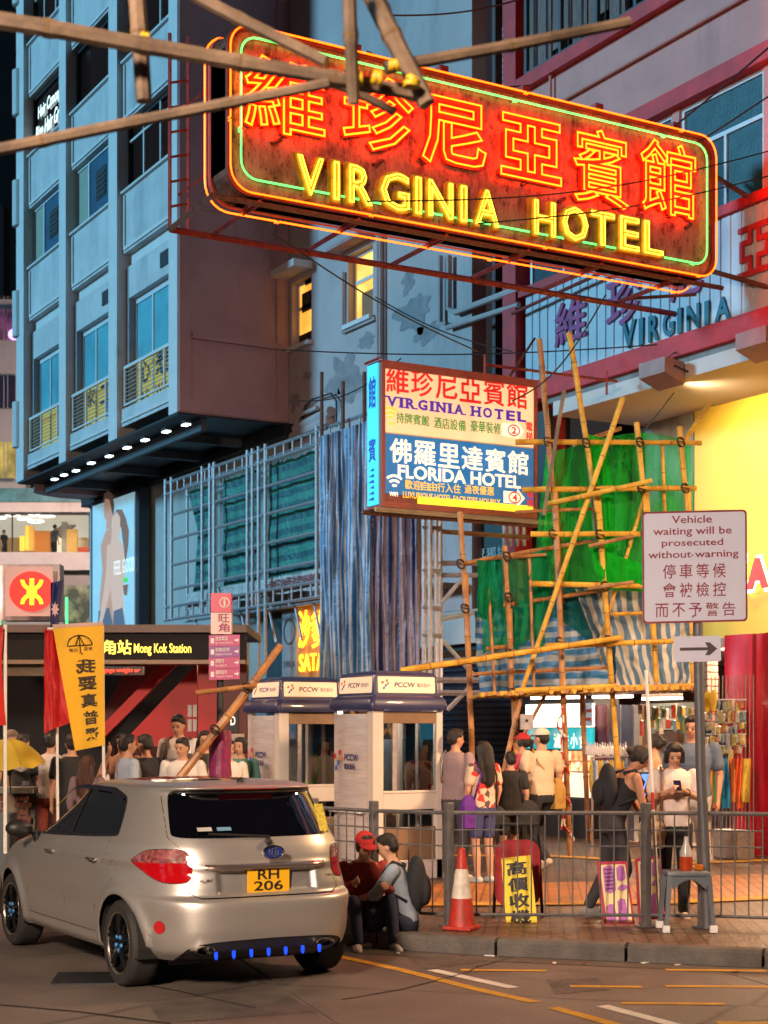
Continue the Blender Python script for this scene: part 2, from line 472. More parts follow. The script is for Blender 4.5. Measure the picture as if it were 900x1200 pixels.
# carriageway in cast slabs, a joint every few metres, laid as one sheet of separate slabs
GM = ground_mat()
road = struct(MB().add([(-60, -12, -.012), (14, -12, -.012), (14, 16, -.012), (-60, 16, -.012)], [(0, 1, 2, 3)]).build('road', pm('joint_tar', (.02, .017, .015), .7)))
def wpt(l, D, z=0): return RT * l + FW * D + Vector((0, 0, z))
for i in range(-3, 6):
    for j in range(0, 6):
        l0, l1 = i * 3.4 - 1.2, (i + 1) * 3.4 - 1.2 - .016
        d0, d1 = 5.4 + j * 4.35, 5.4 + (j + 1) * 4.35 - .016
        A = R_(17)
        def q(l, d): return wpt(l * math.cos(A) - (d - 12) * math.sin(A) + .4, 12 + l * math.sin(A) + (d - 12) * math.cos(A))
        t = random.uniform(-.001, .001)
        m = MB(); P = [q(l0, d0), q(l1, d0), q(l1, d1), q(l0, d1)]
        m.add([p + Vector((0, 0, -.01)) for p in P] + [p + Vector((0, 0, 0)) for p in P], [(4, 5, 6, 7), (0, 1, 5, 4), (1, 2, 6, 5), (2, 3, 7, 6), (3, 0, 4, 7)])
        o = m.build('slab', GM, road)

# kerb line: points (lateral, distance)
KERB = [(7.5, 9.7), (5.4, 11.0), (3.2, 12.42), (2.2, 12.75), (1.2, 13.05), (.24, 13.42), (-.7, 13.95), (-1.7, 14.9), (-2.6, 16.2), (-3.7, 18.2), (-5.4, 21.4), (-9.5, 29.0), (-16, 41)]
def kerb_pts(step):
    out = []; acc = 0
    P = [Vector((a, b, 0)) for a, b in KERB]
    seg = [(P[i], P[i + 1]) for i in range(len(P) - 1)]
    tot = sum((b - a).length for a, b in seg)
    n = int(tot / step); s = 0
    for k in range(n + 1):
        d = k * step; c = 0
        for a, b in seg:
            l = (b - a).length
            if d <= c + l + 1e-6:
                t = (d - c) / l; out.append(a.lerp(b, t)); break
            c += l
    return out
KP = kerb_pts(1.07)
PZ = .14
# pavement
pv = MB()
edge = [wpt(p.x, p.y + .0, PZ) for p in KP]
inner = [wpt(p.x + 0, p.y + 26, PZ) for p in KP]
inn = []
for i, p in enumerate(KP):
    a = KP[max(i - 1, 0)]; b = KP[min(i + 1, len(KP) - 1)]
    t = (b - a).normalized(); nn = Vector((-t.y, t.x, 0))
    if nn.y < 0: nn = -nn
    inn.append((p, nn))
def off(i, d, z): 
    p, nn = inn[i]; return wpt(p.x + nn.x * d, p.y + nn.y * d, z)
pv.grid([[off(i, .15, PZ - .004) for i in range(len(KP))], [wpt(KP[i].x * .9 + 2, max(KP[i].y + 1, 55), PZ - .004) for i in range(len(KP))]])
pave = struct(pv.build('pavement', pm('pavement_blocks', (.15, .085, .05), .5, var=.35, scale=2.2, dirt=.45, dirtc=(.06, .045, .035), bump=.5, bscale=30, brick=2.2)))
kerb = struct(thing('kerb', '', '', (0, 0, 0)))
del kerb['category']; del kerb['label']
KM = pm('kerb_granite', (.11, .098, .09), .8, var=.3, scale=5, dirt=.6, dirtc=(.045, .04, .035), bump=.5)
for i in range(len(KP) - 1):
    j = i + 1
    def lerpo(i, j, t, d, z): return off(i, d, z).lerp(off(j, d, z), t)
    rows = []
    for d, z in ((0, -.02), (0.0, PZ - .03), (.012, PZ - .008), (.04, PZ), (.15, PZ), (.15, -.02)):
        rows.append([lerpo(i, j, .012, d, z), lerpo(i, j, .988, d, z)])
    m = MB(); m.grid(rows)
    n = len(m.v)
    m.add([m.v[k] for k in range(0, 12, 2)], [tuple(range(6))]); m.add([m.v[k] for k in range(1, 12, 2)], [tuple(reversed(range(6)))])
    m.build('kerbstone', KM, kerb)
# dirty gutter strip along the kerb
m = MB(); m.grid([[off(i, -.0, .003) for i in range(len(KP))], [off(i, -.30, .004) for i in range(len(KP))]])
struct(m.build('gutter', pm('gutter_concrete', (.10, .085, .07), .7, var=.4, scale=3, dirt=.7, bump=.4)))

# orange and yellow bands in the paving (tactile strips)
YEL = pm('yellow_road_paint', (.52, .27, .02), .7, var=.3, scale=6, dirt=.5, dirtc=(.14, .09, .05), bump=.2)
WHI = pm('white_road_paint', (.62, .58, .52), .7, var=.25, scale=6, dirt=.4, dirtc=(.2, .17, .14), bump=.2)
def band(name, pts, w, mat, z):
    pts = [Vector(p) for p in pts]
    a = []; b = []
    for i, p in enumerate(pts):
        t = (pts[min(i + 1, len(pts) - 1)] - pts[max(i - 1, 0)]); t.z = 0; t.normalize(); n = Vector((-t.y, t.x, 0))
        a.append(Vector((p.x, p.y, z)) + n * w / 2); b.append(Vector((p.x, p.y, z)) - n * w / 2)
    m = MB(); m.grid([a, b]); return struct(m.build(name, mat))
ORB = pm('orange_paving', (.46, .17, .03), .5, var=.4, scale=3, dirt=.4, dirtc=(.12, .06, .03), bump=.4, bscale=60, brick=2.2)
# wide orange paved band (from the left people group to the right edge)
band('paving_band', [at(380, 1040, 0), ] and [on_z(300, 1052, PZ), on_z(520, 1048, PZ), on_z(700, 1046, PZ), on_z(960, 1034, PZ)], 2.3, ORB, PZ + .002)
band('tactile_strip', [on_z(300, 1003, PZ), on_z(640, 1003, PZ), on_z(800, 1012, PZ), on_z(960, 1006, PZ)], .3, YEL, PZ + .006)
band('tactile_strip', [on_z(300, 1062, PZ), on_z(560, 1060, PZ), on_z(780, 1058, PZ), on_z(960, 1050, PZ)], .3, YEL, PZ + .010)
# road markings
band('road_line', [on_z(392, 1120, 0), on_z(470, 1137, 0), on_z(560, 1160, 0), on_z(628, 1175, 0)], .10, YEL, .004)
band('road_line', [on_z(648, 1181, 0), on_z(760, 1212, 0)], .10, YEL, .004)
for a, b in (((506, 1137), (602, 1158)), ((706, 1179), (800, 1204))):
    band('road_dash', [on_z(a[0], a[1], 0), on_z(b[0], b[1], 0)], .10, WHI, .004)
for x0, x1, y in ((540, 640, 1137), (780, 898, 1137), (668, 752, 1156), (780, 900, 1156), (728, 850, 1176), (840, 960, 1199)):
    band('road_dash', [on_z(x0, y, 0), on_z(x1, y + 1, 0)], .09, YEL, .004)
for pts in ([(0, 1178), (90, 1186), (200, 1200)],):
    band('road_crack', [on_z(x, y, 0) for x, y in pts], .03, pm('crack_tar', (.025, .02, .018), .6, bump=.1), .005)
for pts in ([(602, 1122), (560, 1133), (548, 1140), (470, 1160), (400, 1172)], [(90, 1140), (200, 1160), (300, 1182)]):
    band('road_crack', [on_z(x, y, 0) for x, y in pts], .022, MATS['crack_tar'], .0045)
MATS['old_patch'] = pm('old_patch', (.085, .072, .062), .6, var=.5, scale=3, dirt=.4, bump=.5)
for P_ in ([(470, 1118), (548, 1113), (590, 1124), (500, 1136)], [(170, 1172), (330, 1162), (372, 1186), (190, 1199)], [(640, 1148), (700, 1146), (716, 1160), (650, 1165)]):
    m = MB(); m.add([on_z(x, y, .0025) for x, y in P_], [(0, 3, 2, 1)]); struct(m.build('road_patch', MATS['old_patch']))
lr = random.Random(4)
for i in range(9):
    x = 430 + i * 52 + lr.uniform(-18, 18); p = on_z(x, 1113 + (x - 480) * .047 + lr.uniform(2, 9), .006); a = lr.uniform(0, 3); w = lr.uniform(.02, .045)
    o = MB().box(-w, w, -.015, .015, 0, .006, Matrix.Translation(p) @ Matrix.Rotation(a, 4, 'Z')).build('litter_scrap', (WHITE, CREAM, RUST)[i % 3]); tag(o, 'small scrap of litter in the gutter along the kerb', 'litter', 'litter scraps in the gutter')
# drain cover by the car's wheel
dc = tag(MB().box(-.34, .34, -.28, .28, 0, .012, Matrix.Translation(on_z(118, 1147, 0)) @ Matrix.Rotation(THETA + .1, 4, 'Z')).build('drain_cover', DARK), 'dark iron drain cover in the road beside the rear wheel', 'drain cover')

# unseen building added across the road to keep the blue lamp off the carriageway
ob = thing('opposite_light_blocker', 'plain unseen building added across the road to block the blue light', 'building', (-25, -14, 0))
MB().box(-75, 12, -16, -14, 0, 10.0).build('wall', pm('blocker_wall', (.10, .09, .09), .8), ob)
for k in range(14):
    for j in range(3): MB().box(-60 + k * 4.6, -57.6 + k * 4.6, -14.0, -13.9, 1.2 + j * 3, 3.0 + j * 3).build('window', (DARKIN, em('added_warm_glow', (1, .6, .3), .9), em('added_cyan_glow', (.1, .6, .85), 1.0))[(k * 5 + j * 3) % 3], ob)  # glowing windows added out of view for the car glass to reflect
# ------------------------------------------------------------------ corner building with blue-lit front
CB_Y = 13.0; P2 = 15.58; P3 = 17.28; SOF = 8.47
def X1(px_, c=CB_Y): return on_y(px_, 500, c).x
bl = thing('corner_building', 'blue-lit corner building with mauve side wall overhanging the pavement', 'building', (X1(208), CB_Y, 0))
TOP = 24.0
xl, xr = X1(20), X1(207.5)
piers = [(X1(19), X1(27.5)), (X1(69), X1(77)), (X1(127), X1(137)), (X1(197.5), X1(207.5))]
for a, b in piers:
    MB().box(a, b, CB_Y, CB_Y + .45, SOF, TOP).build('pier', BLUETRIM, bl)
bays = [(piers[i][1], piers[i + 1][0]) for i in range(3)]
rng = random.Random(3)
YP = CB_Y + .14                                       # panel plane
def spandrel(a, b, z0, z1):
    p = MB().box(a + .005, b - .005, YP, YP + .25, z0, z1).build('spandrel', BLUEWALL, bl)
    t = .07
    r = MB()
    for bx in ((a + .12, b - .06, z0 + .06, z0 + .06 + t), (a + .12, a + .12 + t, z0 + .06 + t, z1 - .1)):
        r.box(bx[0], bx[1], YP - .035, YP + .001, bx[2], bx[3])
    r.box(a + .02, b - .02, YP - .07, YP + .001, z1 - .05, z1 - .002)
    r.build('moulding', BLUETRIM, p)
PANECY = pm('cyan_pane_reflection', (.10, .42, .50), .35, var=.25, scale=1.5, bump=.03, spec=.8)  # cyan reflection in the door panes, put into their base colour
PANEDK = pm('dark_blue_blind', (.03, .12, .20), .3, var=.3, scale=1.5, bump=.03, spec=.8)
YPOST = em('yellow_poster', (.46, .34, .05), .55)
CRM = pm('cream_curtain', (.30, .32, .24), .7, var=.1, scale=3)
def window(a, b, z0, z1, kind):
    fy = YP + .16
    w = MB()
    t = .07
    for bx in ((a, a + t, z0, z1), (b - t, b, z0, z1), (a + t, b - t, z1 - t, z1), (a + t, b - t, z0, z0 + t)):
        w.box(bx[0], bx[1], fy - .03, fy + .06, bx[2], bx[3])
    fr = w.build('window', WHITEFRAME if kind in ('blue',) else DARK, bl)
    if kind == 'blue':
        s = a + (b - a) * .30
        MB().box(s - .04, s + .04, fy - .03, fy + .06, z0 + t, z1 - t).build('mullion', WHITEFRAME, fr)
        MB().box(a + t, s - .04, fy + .0, fy + .03, z0 + t, z1 - t).build('pane', CRM, fr)
        MB().box(s + .04, b - t, fy + .0, fy + .03, z0 + t, z1 - t).build('pane', PANEDK, fr)
        v = MB(); cx = s + (b - s) * .38
        v.box(cx - .3, cx + .35, fy - .02, fy - .001, z0 + .45, z1 - .40)
        for k in range(5): v.box(cx - .27, cx + .32, fy - .035, fy - .02, z0 + .5 + k * .12, z0 + .55 + k * .12)
        v.build('vent', DARK, fr)
    elif kind in ('bars', 'plain', 'hair'):
        MB().box(a + t, b - t, fy + .9, fy + .95, z0, z1).build('room', DARKIN, fr)
        MB().box(a + t, b - t, fy + .02, fy + .03, z0 + t, z1 - t).build('pane', PANEGLASS, fr)
        if kind == 'bars':
            for k in (.30, .62, .88): MB().box(a + (b - a) * k - .03, a + (b - a) * k + .03, fy - .02, fy + .05, z0 + t, z1 - t).build('mullion', BLUETRIM, fr)
            MB().box(a + t, b - t, fy - .025, fy + .045, z1 - .42, z1 - .37).build('mullion', BLUETRIM, fr)
            MB().box(a + (b - a) * .5, a + (b - a) * .64, fy + .3, fy + .35, z0 + .05, z0 + .45).build('carton', CREAM, fr)
        elif kind == 'plain':
            m = MB()
            for k in range(7):
                x = a + .4 + k * (b - a - .8) / 6; m.box(x, x + .10 + .1 * rng.random(), fy + .4, fy + .5, z0 + t, z0 + .25 + .5 * rng.random())
            m.build('shelf_goods', pm('pale_goods', (.10, .13, .15), .6, var=.6, scale=8), fr)
    return fr
floors = [(15.6, 14.05), (18.55, 17.0), (21.5, 19.95)]
for bi, (a, b) in enumerate(bays):
    spandrel(a, b, 12.65, 14.05); spandrel(a, b, 15.6, 17.0); spandrel(a, b, 18.55, 19.95); spandrel(a, b, 21.5, 24)
    window(a, b, 14.05, 15.6, ('blue', 'blue', 'bars')[bi])
    window(a, b, 17.0, 18.55, ('hair', 'plain', 'bars')[bi])
    window(a, b, 19.95, 21.5, 'bars')
    # tall balcony door floor
    rec = CB_Y + .40
    MB().box(a + .0, b - .0, CB_Y + .30, CB_Y + .5, 12.35, 12.649).build('lintel', BLUETRIM, bl)
    hd = MB().box(a + .18, b, CB_Y + .22, rec + .1, 11.63, 12.35).build('header', BLUEWALL, bl)
    if bi:
        v = MB(); x1 = b - .35
        v.box(x1 - .6, x1, CB_Y + .19, CB_Y + .219, 11.83, 12.15)
        v.build('vent', DARK, hd)
    MB().box(a, a + .18, CB_Y + .22, rec + .1, 9.0, 12.35).build('jamb', pm('grey_jamb', (.30, .29, .31), .8, dirt=.3), bl)
    dfr = MB(); t = .07; A = a + .18
    for bx in ((A, A + t, 9.0, 11.63), (b - t, b, 9.0, 11.63), (A + t, b - t, 11.50, 11.63), (A + t, b - t, 9.0, 9.1)):
        dfr.box(bx[0], bx[1], rec - .03, rec + .06, bx[2], bx[3])
    df = dfr.build('balcony_door', WHITEFRAME, bl)
    cuts = [A + t + (b - t - A - t) * k for k in ((0, .33, .80, 1), (0, .33, .80, 1), (0, .36, .86, 1))[bi]]
    for k in range(3):
        c0, c1 = cuts[k] + (.035 if k else 0), cuts[k + 1] - (.035 if k < 2 else 0)
        if k < 2: MB().box(cuts[k + 1] - .034, cuts[k + 1] + .034, rec - .03, rec + .06, 9.1, 11.5).build('mullion', WHITEFRAME, df)
        MB().box(c0, c1, rec, rec + .02, 10.25, 11.5).build('pane', em('lit_yellow_room', (1, .45, .08), .5) if (bi == 2 and k == 2) else PANECY, df)
        MB().box(c0, c1, rec, rec + .02, 9.1, 10.25).build('poster', YPOST, df)
    M = frame((A, rec - .002, 9.1), (1, 0, 0), (0, 0, 1)); W = b - A
    ink = MB()
    if bi == 2:
        put_text(ink, '心', M, W * .08, W * .30, .55, 1.05, .01, .02); put_text(ink, '想', M, W * .40, W * .78, .55, 1.12, .01, .03); put_text(ink, 'AR', M, W * .08, W * .3, .1, .38, .01, .01); put_text(ink, 'WING', M, W * .40, W * .80, .1, .38, .01, .01)
    elif bi == 1:
        put_text(ink, '家', M, W * .06, W * .3, .62, 1.05, .01, .02); put_text(ink, '工', M, W * .42, W * .75, .55, .98, .01, .03); put_text(ink, 'NG', M, W * .08, W * .27, .05, .3, .01, .01)
    else:
        for k in range(24):
            a0, a1 = 2 * PI * k / 24, 2 * PI * (k + 1) / 24
            ink.prism([(W * .62 + .3 * math.cos(a0), .65 + .36 * math.sin(a0)), (W * .62 + .3 * math.cos(a1), .65 + .36 * math.sin(a1)), (W * .62 + .25 * math.cos(a1), .65 + .31 * math.sin(a1)), (W * .62 + .25 * math.cos(a0), .65 + .31 * math.sin(a0))], .008, .012, M)
        put_text(ink, '‿', M, W * .55, W * .7, .5, .58, .01, .02)
    ink.build('lettering', BLACK, df)
    if bi: 
        cdisc = MB(); cc = W * (.62 if bi == 1 else .88)
        cdisc.prism([(cc + .2 * math.cos(q * PI / 8), .33 + .19 * math.sin(q * PI / 8)) for q in range(16)], .006, .012, M)
        cdisc.build('badge', pm('blue_print', (.03, .12, .40), .5, bump=0), df)
    # railing
    rl = MB(); ry = CB_Y + .16
    rl.box(a, b, ry - .03, ry + .03, 10.02, 10.09); rl.box(a, b, ry - .02, ry + .02, 9.2, 9.24)
    rb = rl.build('balcony_railing', BLUETRIM, bl)
    for k in (0.03, .35, .8, .97): MB().box(a + (b - a) * k - .03, a + (b - a) * k + .03, ry - .02, ry + .02, 9.24, 10.02).build('post', BLUETRIM, rb)
    bars = MB()
    for k in range(8): bars.box(a, b, ry - .008, ry + .008, 9.31 + k * .09, 9.325 + k * .09)
    bars.build('rail_wire', GREYMETAL, rb)
    MB().box(a, b, CB_Y + .1, CB_Y + .9, 8.72, 9.12).build('balcony_base', BLUEWALL, bl)
    MB().box(a + .12, b - .06, CB_Y + .06, CB_Y + .099, 8.80, 8.86).build('moulding', BLUETRIM, bl)
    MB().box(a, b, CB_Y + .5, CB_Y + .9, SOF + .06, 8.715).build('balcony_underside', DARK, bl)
# hair salon sign in the window of bay one
a, b = bays[0]
M = frame((a, YP + .14, 17.0), (1, 0, 0), (0, 0, 1)); W = b - a
hs = thing('window_sign', 'small white neon hair salon lettering in dark window at upper left', 'window sign', (a, YP, 17.0))
t = MB(); put_text(t, 'Hair Concept', M, W * .12, W * .80, .80, 1.22, .0, .012, slant=.12); put_text(t, 'Bize Hair Gro', M, W * .06, W * .78, .34, .74, .0, .012, slant=.12)
t.build('lettering', em('white_neon', (.85, 1, .95), 1.6), hs)
MB().box(a + .08, b - .08, YP + .33, YP + .36, 17.05, 18.45).build('backing', pm('sign_green_black', (.02, .05, .045), .5), hs)
# core, side wall, soffit
MB().box(xl, xr - .3, CB_Y + 1.2, P2 + 3, SOF + .3, TOP).build('core_wall', DARKIN, bl)
SX = X1(208)
sw = MB(); sw.box(SX - .25, SX, CB_Y + .001, P2, SOF, TOP).build('side_wall', BROWNWALL, bl)
for y0, y1, z0, z1, d in ((CB_Y + .02, CB_Y + .30, SOF + .02, TOP, .05), (CB_Y + .30, P2 - .02, 10.02, 10.14, .09), (CB_Y + .30, P2 - .02, SOF + .02, SOF + .22, .04), (P2 - .30, P2 - .02, SOF + .22, 10.02, .04), (P2 - .30, P2 - .02, 10.14, TOP, .04), (CB_Y + .30, P2 - .3, 12.75, 12.80, .03)):
    MB().box(SX, SX + d, y0, y1, z0, z1).build('moulding', BROWNWALL, bl)
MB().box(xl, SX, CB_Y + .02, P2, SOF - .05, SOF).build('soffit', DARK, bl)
for q in (-40.6, -37.8, -35.2, -33.0): MB().box(q, q + .16, CB_Y + .9, P2, SOF - .25, SOF - .052).build('soffit_beam', pm('soffit_steel', (.06, .065, .075), .6), bl)
MB().box(xl + .4, SX - .2, CB_Y + .62, CB_Y + .74, SOF - .30, SOF - .052).build('soffit_beam', MATS['soffit_steel'], bl)
# rounded stair end at the far corner
for z0, z1, r in ((SOF - .25, SOF - .02, 1.55), (SOF, TOP, .85)):
    m = MB(); m.prism([(xl + .35 + r * math.cos(q) * .6, CB_Y + .35 + 0 + r + -r * math.sin(q)) for q in [PI / 2 + PI * k / 12 for k in range(13)]] + [(xl + .35, CB_Y + .35 + 2 * r)], z0, z1, Matrix.Identity(4))
    m.build('rounded_end', BLUEWALL if z0 > SOF - .1 else BROWNWALL, bl)
for k in range(5):
    m = MB(); z = 9.4 + k * 2.95
    m.prism([(xl - .02 + .24 * math.cos(q) + .02, CB_Y + .12 + .24 * math.sin(q)) for q in [PI * 2 * k2 / 14 for k2 in range(14)]], z, z + 1.2, Matrix.Identity(4)); m.build('round_balcony', BLUETRIM, bl)
# downlights under the overhang
for i, (x, y) in enumerate(((218, 497), (195, 505), (170, 515), (149, 524), (128, 534), (107, 542), (89, 551), (75, 556), (64, 561))):
    p = on_z(x, y, SOF - .33)
    t = thing('downlight', 'small white downlight under the blue building overhang, %s from the mauve corner' % ('nearest', 'second', 'third', 'fourth', 'fifth', 'sixth', 'seventh', 'eighth', 'farthest')[i], 'downlight', (p.x, p.y, SOF - .33), group='downlights under the overhang')
    MB().box(-.12, .12, -.07, .07, .0, .06, Matrix.Identity(4)).build('housing', DARK, t, local=True)
    MB().box(-.11, .11, -.06, .06, -.03, -.002).build('lens', em('downlight_white', (.85, .95, 1), 4), t, local=True)

# ------------------------------------------------------------------ grey rear building with lit windows
XB = on_y(553, 500, P2).x; XA = SX
gb = thing('grey_building', 'grey rendered building with two lit yellow windows behind the neon sign', 'building', (XA, P2, 0))
wins = [(on_y(342, 400, P2).x, on_y(365, 400, P2).x, on_y(353, 404, P2).z, on_y(353, 327, P2).z), (on_y(408, 400, P2).x, on_y(437, 400, P2).x, on_y(421, 376, P2).z, on_y(421, 293, P2).z)]
segs = MB()
(w1a, w1b, w1z0, w1z1), (w2a, w2b, w2z0, w2z1) = wins
def wall_with_holes(name, x0, x1, z0, z1, y0, y1, holes, mat, parent):
    xs = sorted(set([x0, x1] + [h[0] for h in holes] + [h[1] for h in holes])); m = MB()
    for i in range(len(xs) - 1):
        a, b = xs[i], xs[i + 1]; zz = z0
        for h in sorted([h for h in holes if h[0] <= a + 1e-6 and h[1] >= b - 1e-6], key=lambda h: h[2]):
            m.box(a, b, y0, y1, zz, h[2]); zz = h[3]
        m.box(a, b, y0, y1, zz, z1)
    return m.build(name, mat, parent)
wall_with_holes('wall', SX + .01, XB, 4.0, TOP, P2, P2 + .3, wins, GREYWALL, gb)
YLIT = em_noise('lit_room', (1, .33, .02), (1, .62, .12), 1.15, 1.2, 2)
for i, (a, b, z0, z1) in enumerate(wins):
    fr = MB(); t = .06; y = P2 + .14
    for bx in ((a, a + t, z0, z1), (b - t, b, z0, z1), (a + t, b - t, z1 - t, z1), (a + t, b - t, z0, z0 + t), (a + t, b - t, z0 + (z1 - z0) * .58, z0 + (z1 - z0) * .58 + .07)):
        fr.box(bx[0], bx[1], y, y + .08, bx[2], bx[3])
    f = fr.build('window', BLUETRIM, gb)
    MB().box(a + t, b - t, y + .03, y + .04, z0 + t, z0 + (z1 - z0) * .58).build('pane', YLIT, f)
    MB().box(a + t, b - t, y + .03, y + .04, z0 + (z1 - z0) * .58 + .07, z1 - t).build('pane', YLIT, f)
    MB().box(a - .05, b + .05, P2 - .12, P2 + .1, z0 - .09, z0 - .002).build('sill', BLUETRIM, f)
    if i == 0:
        hb = MB(); hb.box(a - .25, b + .05, P2 - .45, P2 - .001, z1 + .1, z1 + .25); hb.build('hood', BLUETRIM, f)
        k = MB(); k.box(a + .2, b - t, y + .0, y + .028, z0 + .75, z0 + 1.15); k.box(a + .35, b - t, y + .0, y + .028, z0 + 1.3, z0 + 1.55, Matrix.Identity(4)); k.box(a + t, b - t, y + .0, y + .028, z0 + t, z0 + .28); k.build('air_conditioner', DARK, f)
    else:
        k = MB()
        for s in range(0, 9):
            q = 2 * PI * s / 24 + 2.2
        k.box(a + .3, b - t, y + .01, y + .028, z0 + t, z0 + .6); k.build('shelf', pm('amber_shelf', (.35, .12, .03), .6), f)
        MB().tube([(a - .12, P2 - .05, z1 - .3), (a - .12, P2 - .05, z0 - .12), (b + .18, P2 - .05, z0 - .12)], .035, 6).build('conduit', GREYWALL, f)
        MB().box(a - .3, b + .0, P2 - .35, P2 - .002, z1 + .1, z1 + .17).build('hood', BROWNWALL, f)
# bare patches of plaster
pr = random.Random(11)
for x, y, w, h in ((405, 440, 46, 55), (360, 440, 12, 12), (345, 470, 14, 22), (478, 330, 14, 30), (487, 368, 40, 40), (500, 390, 30, 22), (398, 470, 10, 24), (430, 400, 20, 20)):
    p = on_y(x, y, P2); s = p.length / F
    pts = []
    for k in range(56):
        q = 2 * PI * k / 56; rr = .9 + .7 * noise.noise(Vector((math.cos(q) * 1.8 + x, math.sin(q) * 1.8 + y, 0))) + .12 * noise.noise(Vector((math.cos(q) * 5 + x, math.sin(q) * 6, y)))
        pts.append((w / 2 * s * 1.9 * rr * math.cos(q), h / 2 * s * rr * math.sin(q)))
    MB().prism(pts, -.002, .006, frame((p.x, P2, p.z), (1, 0, 0), (0, 0, 1))).build('bare_patch', PATCH, gb)
# pipes
def pipe(parent, pts, r=.05, mat=GREYWALL, name='pipe', seg=8):
    MB().tube(pts, r, seg).build(name, mat, parent, smooth=True)
g = lambda x, y, c=P2 - .1: on_y(x, y, c)
pipe(gb, [g(443, 240), g(443, 420)], .04)
pipe(gb, [g(446, 240), g(446, 420)], .04)
pipe(gb, [g(516, 300), g(516, 378), g(524, 380)], .05); pipe(gb, [g(526, 300), g(526, 362), g(534, 366), g(608, 338)], .06); pipe(gb, [g(524, 384), g(608, 357)], .05)
pipe(gb, [g(347, 503), g(388, 482)], .11); pipe(gb, [g(343, 512), g(386, 492)], .10); pipe(gb, [g(354, 490), g(358, 475), g(366, 468), g(388, 461), g(394, 470), g(394, 500)], .02, DARK); pipe(gb, [g(346, 500), g(352, 486), g(372, 478)], .05)
for x, y0, y1 in ((377, 436, 500), (402, 447, 500), (427, 436, 495)):
    t = thing('steel_bar', 'rusty upright bar rising above the tarpaulin edge, %s' % {377: 'left one', 402: 'middle one', 427: 'right one beside the box sign'}[x], 'bar', on_y(x, y1, P2 - 1.3), group='rusty bars over the tarpaulin')
    MB().tube([on_y(x, y1 + 10, P2 - 1.3), on_y(x, y0, P2 - 1.3)], .04, 6).build('rod', RUST, t)
# lower, recessed shopfront wall of the left block with billboard
lw = MB(); lw.box(on_y(105, 600, P2).x, SX + .1, P2, P2 + .3, 0, SOF - .06); lw.box(SX + .1, on_y(640, 600, P2).x, P2 + .02, P2 + .3, 3.4, 4.0)
tag(lw.build('lower_wall', pm('slate_blue_wall', (.46, .43, .40), .7, var=.1, scale=1, dirt=.25)), 'slate blue wall below the overhang behind the billboard', 'wall')
ledge = MB().box(on_y(105, 600, P2).x, SX + .3, P2 - .25, P2 - .002, SOF - .32, SOF - .06).build('wall_ledge', DARK)
tag(ledge, 'dark ledge along the top of the slate wall', 'ledge')
# ------------------------------------------------------------------ hotel building
hx = lambda p, c=P2: on_y(p, 500, c).x
hz = lambda x, y, c=P2: on_y(x, y, c).z
XE = -7.5
ht = thing('hotel_building', 'old hotel block with pink render, red beams and teal windows', 'building', (hx(553), P2, 0))
HX0 = hx(612)
MB().box(XB + .01, HX0, P2 + .9, P2 + 1.0, 3.3, TOP).build('recess_wall', DARKIN, ht)
MB().box(hx(597), HX0, P2 - .14, P2 + .9, 4.0, TOP).build('red_column', REDBEAM, ht)
for x, w in ((560, .10), (572, .16), (583, .08)): MB().box(hx(x), hx(x) + w, P2 + .3, P2 + .5, 4.0, TOP).build('downpipe', pm('brown_pipe', (.09, .05, .05), .7, dirt=.4), ht)
lv = MB().box(hx(583), hx(583) + .5, P2 + .1, P2 + .29, 12.2, 14.0).build('louvre_box', WHITEFRAME, ht)
for k in range(16): MB().box(hx(583) + .06, hx(583) + .44, P2 + .06, P2 + .099, 12.28 + k * .105, 12.33 + k * .105).build('louvre', DARK, lv)
MB().box(HX0 + .01, XE, P2, P2 + .3, 11.26, 12.55).build('wall', PINKWALL, ht)
MB().box(HX0 + .01, XE, P2, P2 + .3, 15.6, TOP).build('wall', PINKWALL, ht)
for z0, z1, d in ((11.0, 11.25, .12), (9.12, 9.26, .10), (12.56, 12.78, .14), (15.3, 15.59, .12)):
    MB().box(HX0 + .01, XE, P2 - d, P2 + .3, z0, z1).build('beam', REDBEAM, ht)
TEAL = pm('teal_textured_glass', (.012, .07, .085), .4, var=.35, scale=5, bump=.25, bscale=40, spec=.4)
TEALD = pm('teal_dark_glass', (.005, .03, .045), .4, var=.35, scale=5, bump=.25, bscale=40, spec=.4)
# teal windows
ww = 1.75; x = HX0 + .15; k = 0
while x < XE - .5:
    f = MB(); t = .06
    for a in (x, x + ww - t): f.box(a, a + t, P2 + .06, P2 + .14, 9.27, 10.99)
    for z in (9.27, 10.32, 10.99 - t): f.box(x + t, x + ww - t, P2 + .06, P2 + .14, z, z + t)
    w_ = f.build('window', WHITEFRAME, ht)
    MB().box(x + ww * .52, x + ww * .52 + .05, P2 + .06, P2 + .14, 9.33, 10.32).build('mullion', WHITEFRAME, w_)
    MB().box(x + t, x + ww - t, P2 + .09, P2 + .11, 10.38, 10.93).build('pane', TEAL, w_)
    MB().box(x + t, x + ww * .52, P2 + .09, P2 + .11, 9.33, 10.32).build('pane', TEALD, w_)
    MB().box(x + ww * .52 + .05, x + ww - t, P2 + .09, P2 + .11, 9.33, 10.32).build('pane', TEAL, w_)
    MB().box(x + ww, x + ww + .16, P2 + .02, P2 + .3, 9.27, 10.99).build('pier', PINKWALL, ht)
    x += ww + .17; k += 1
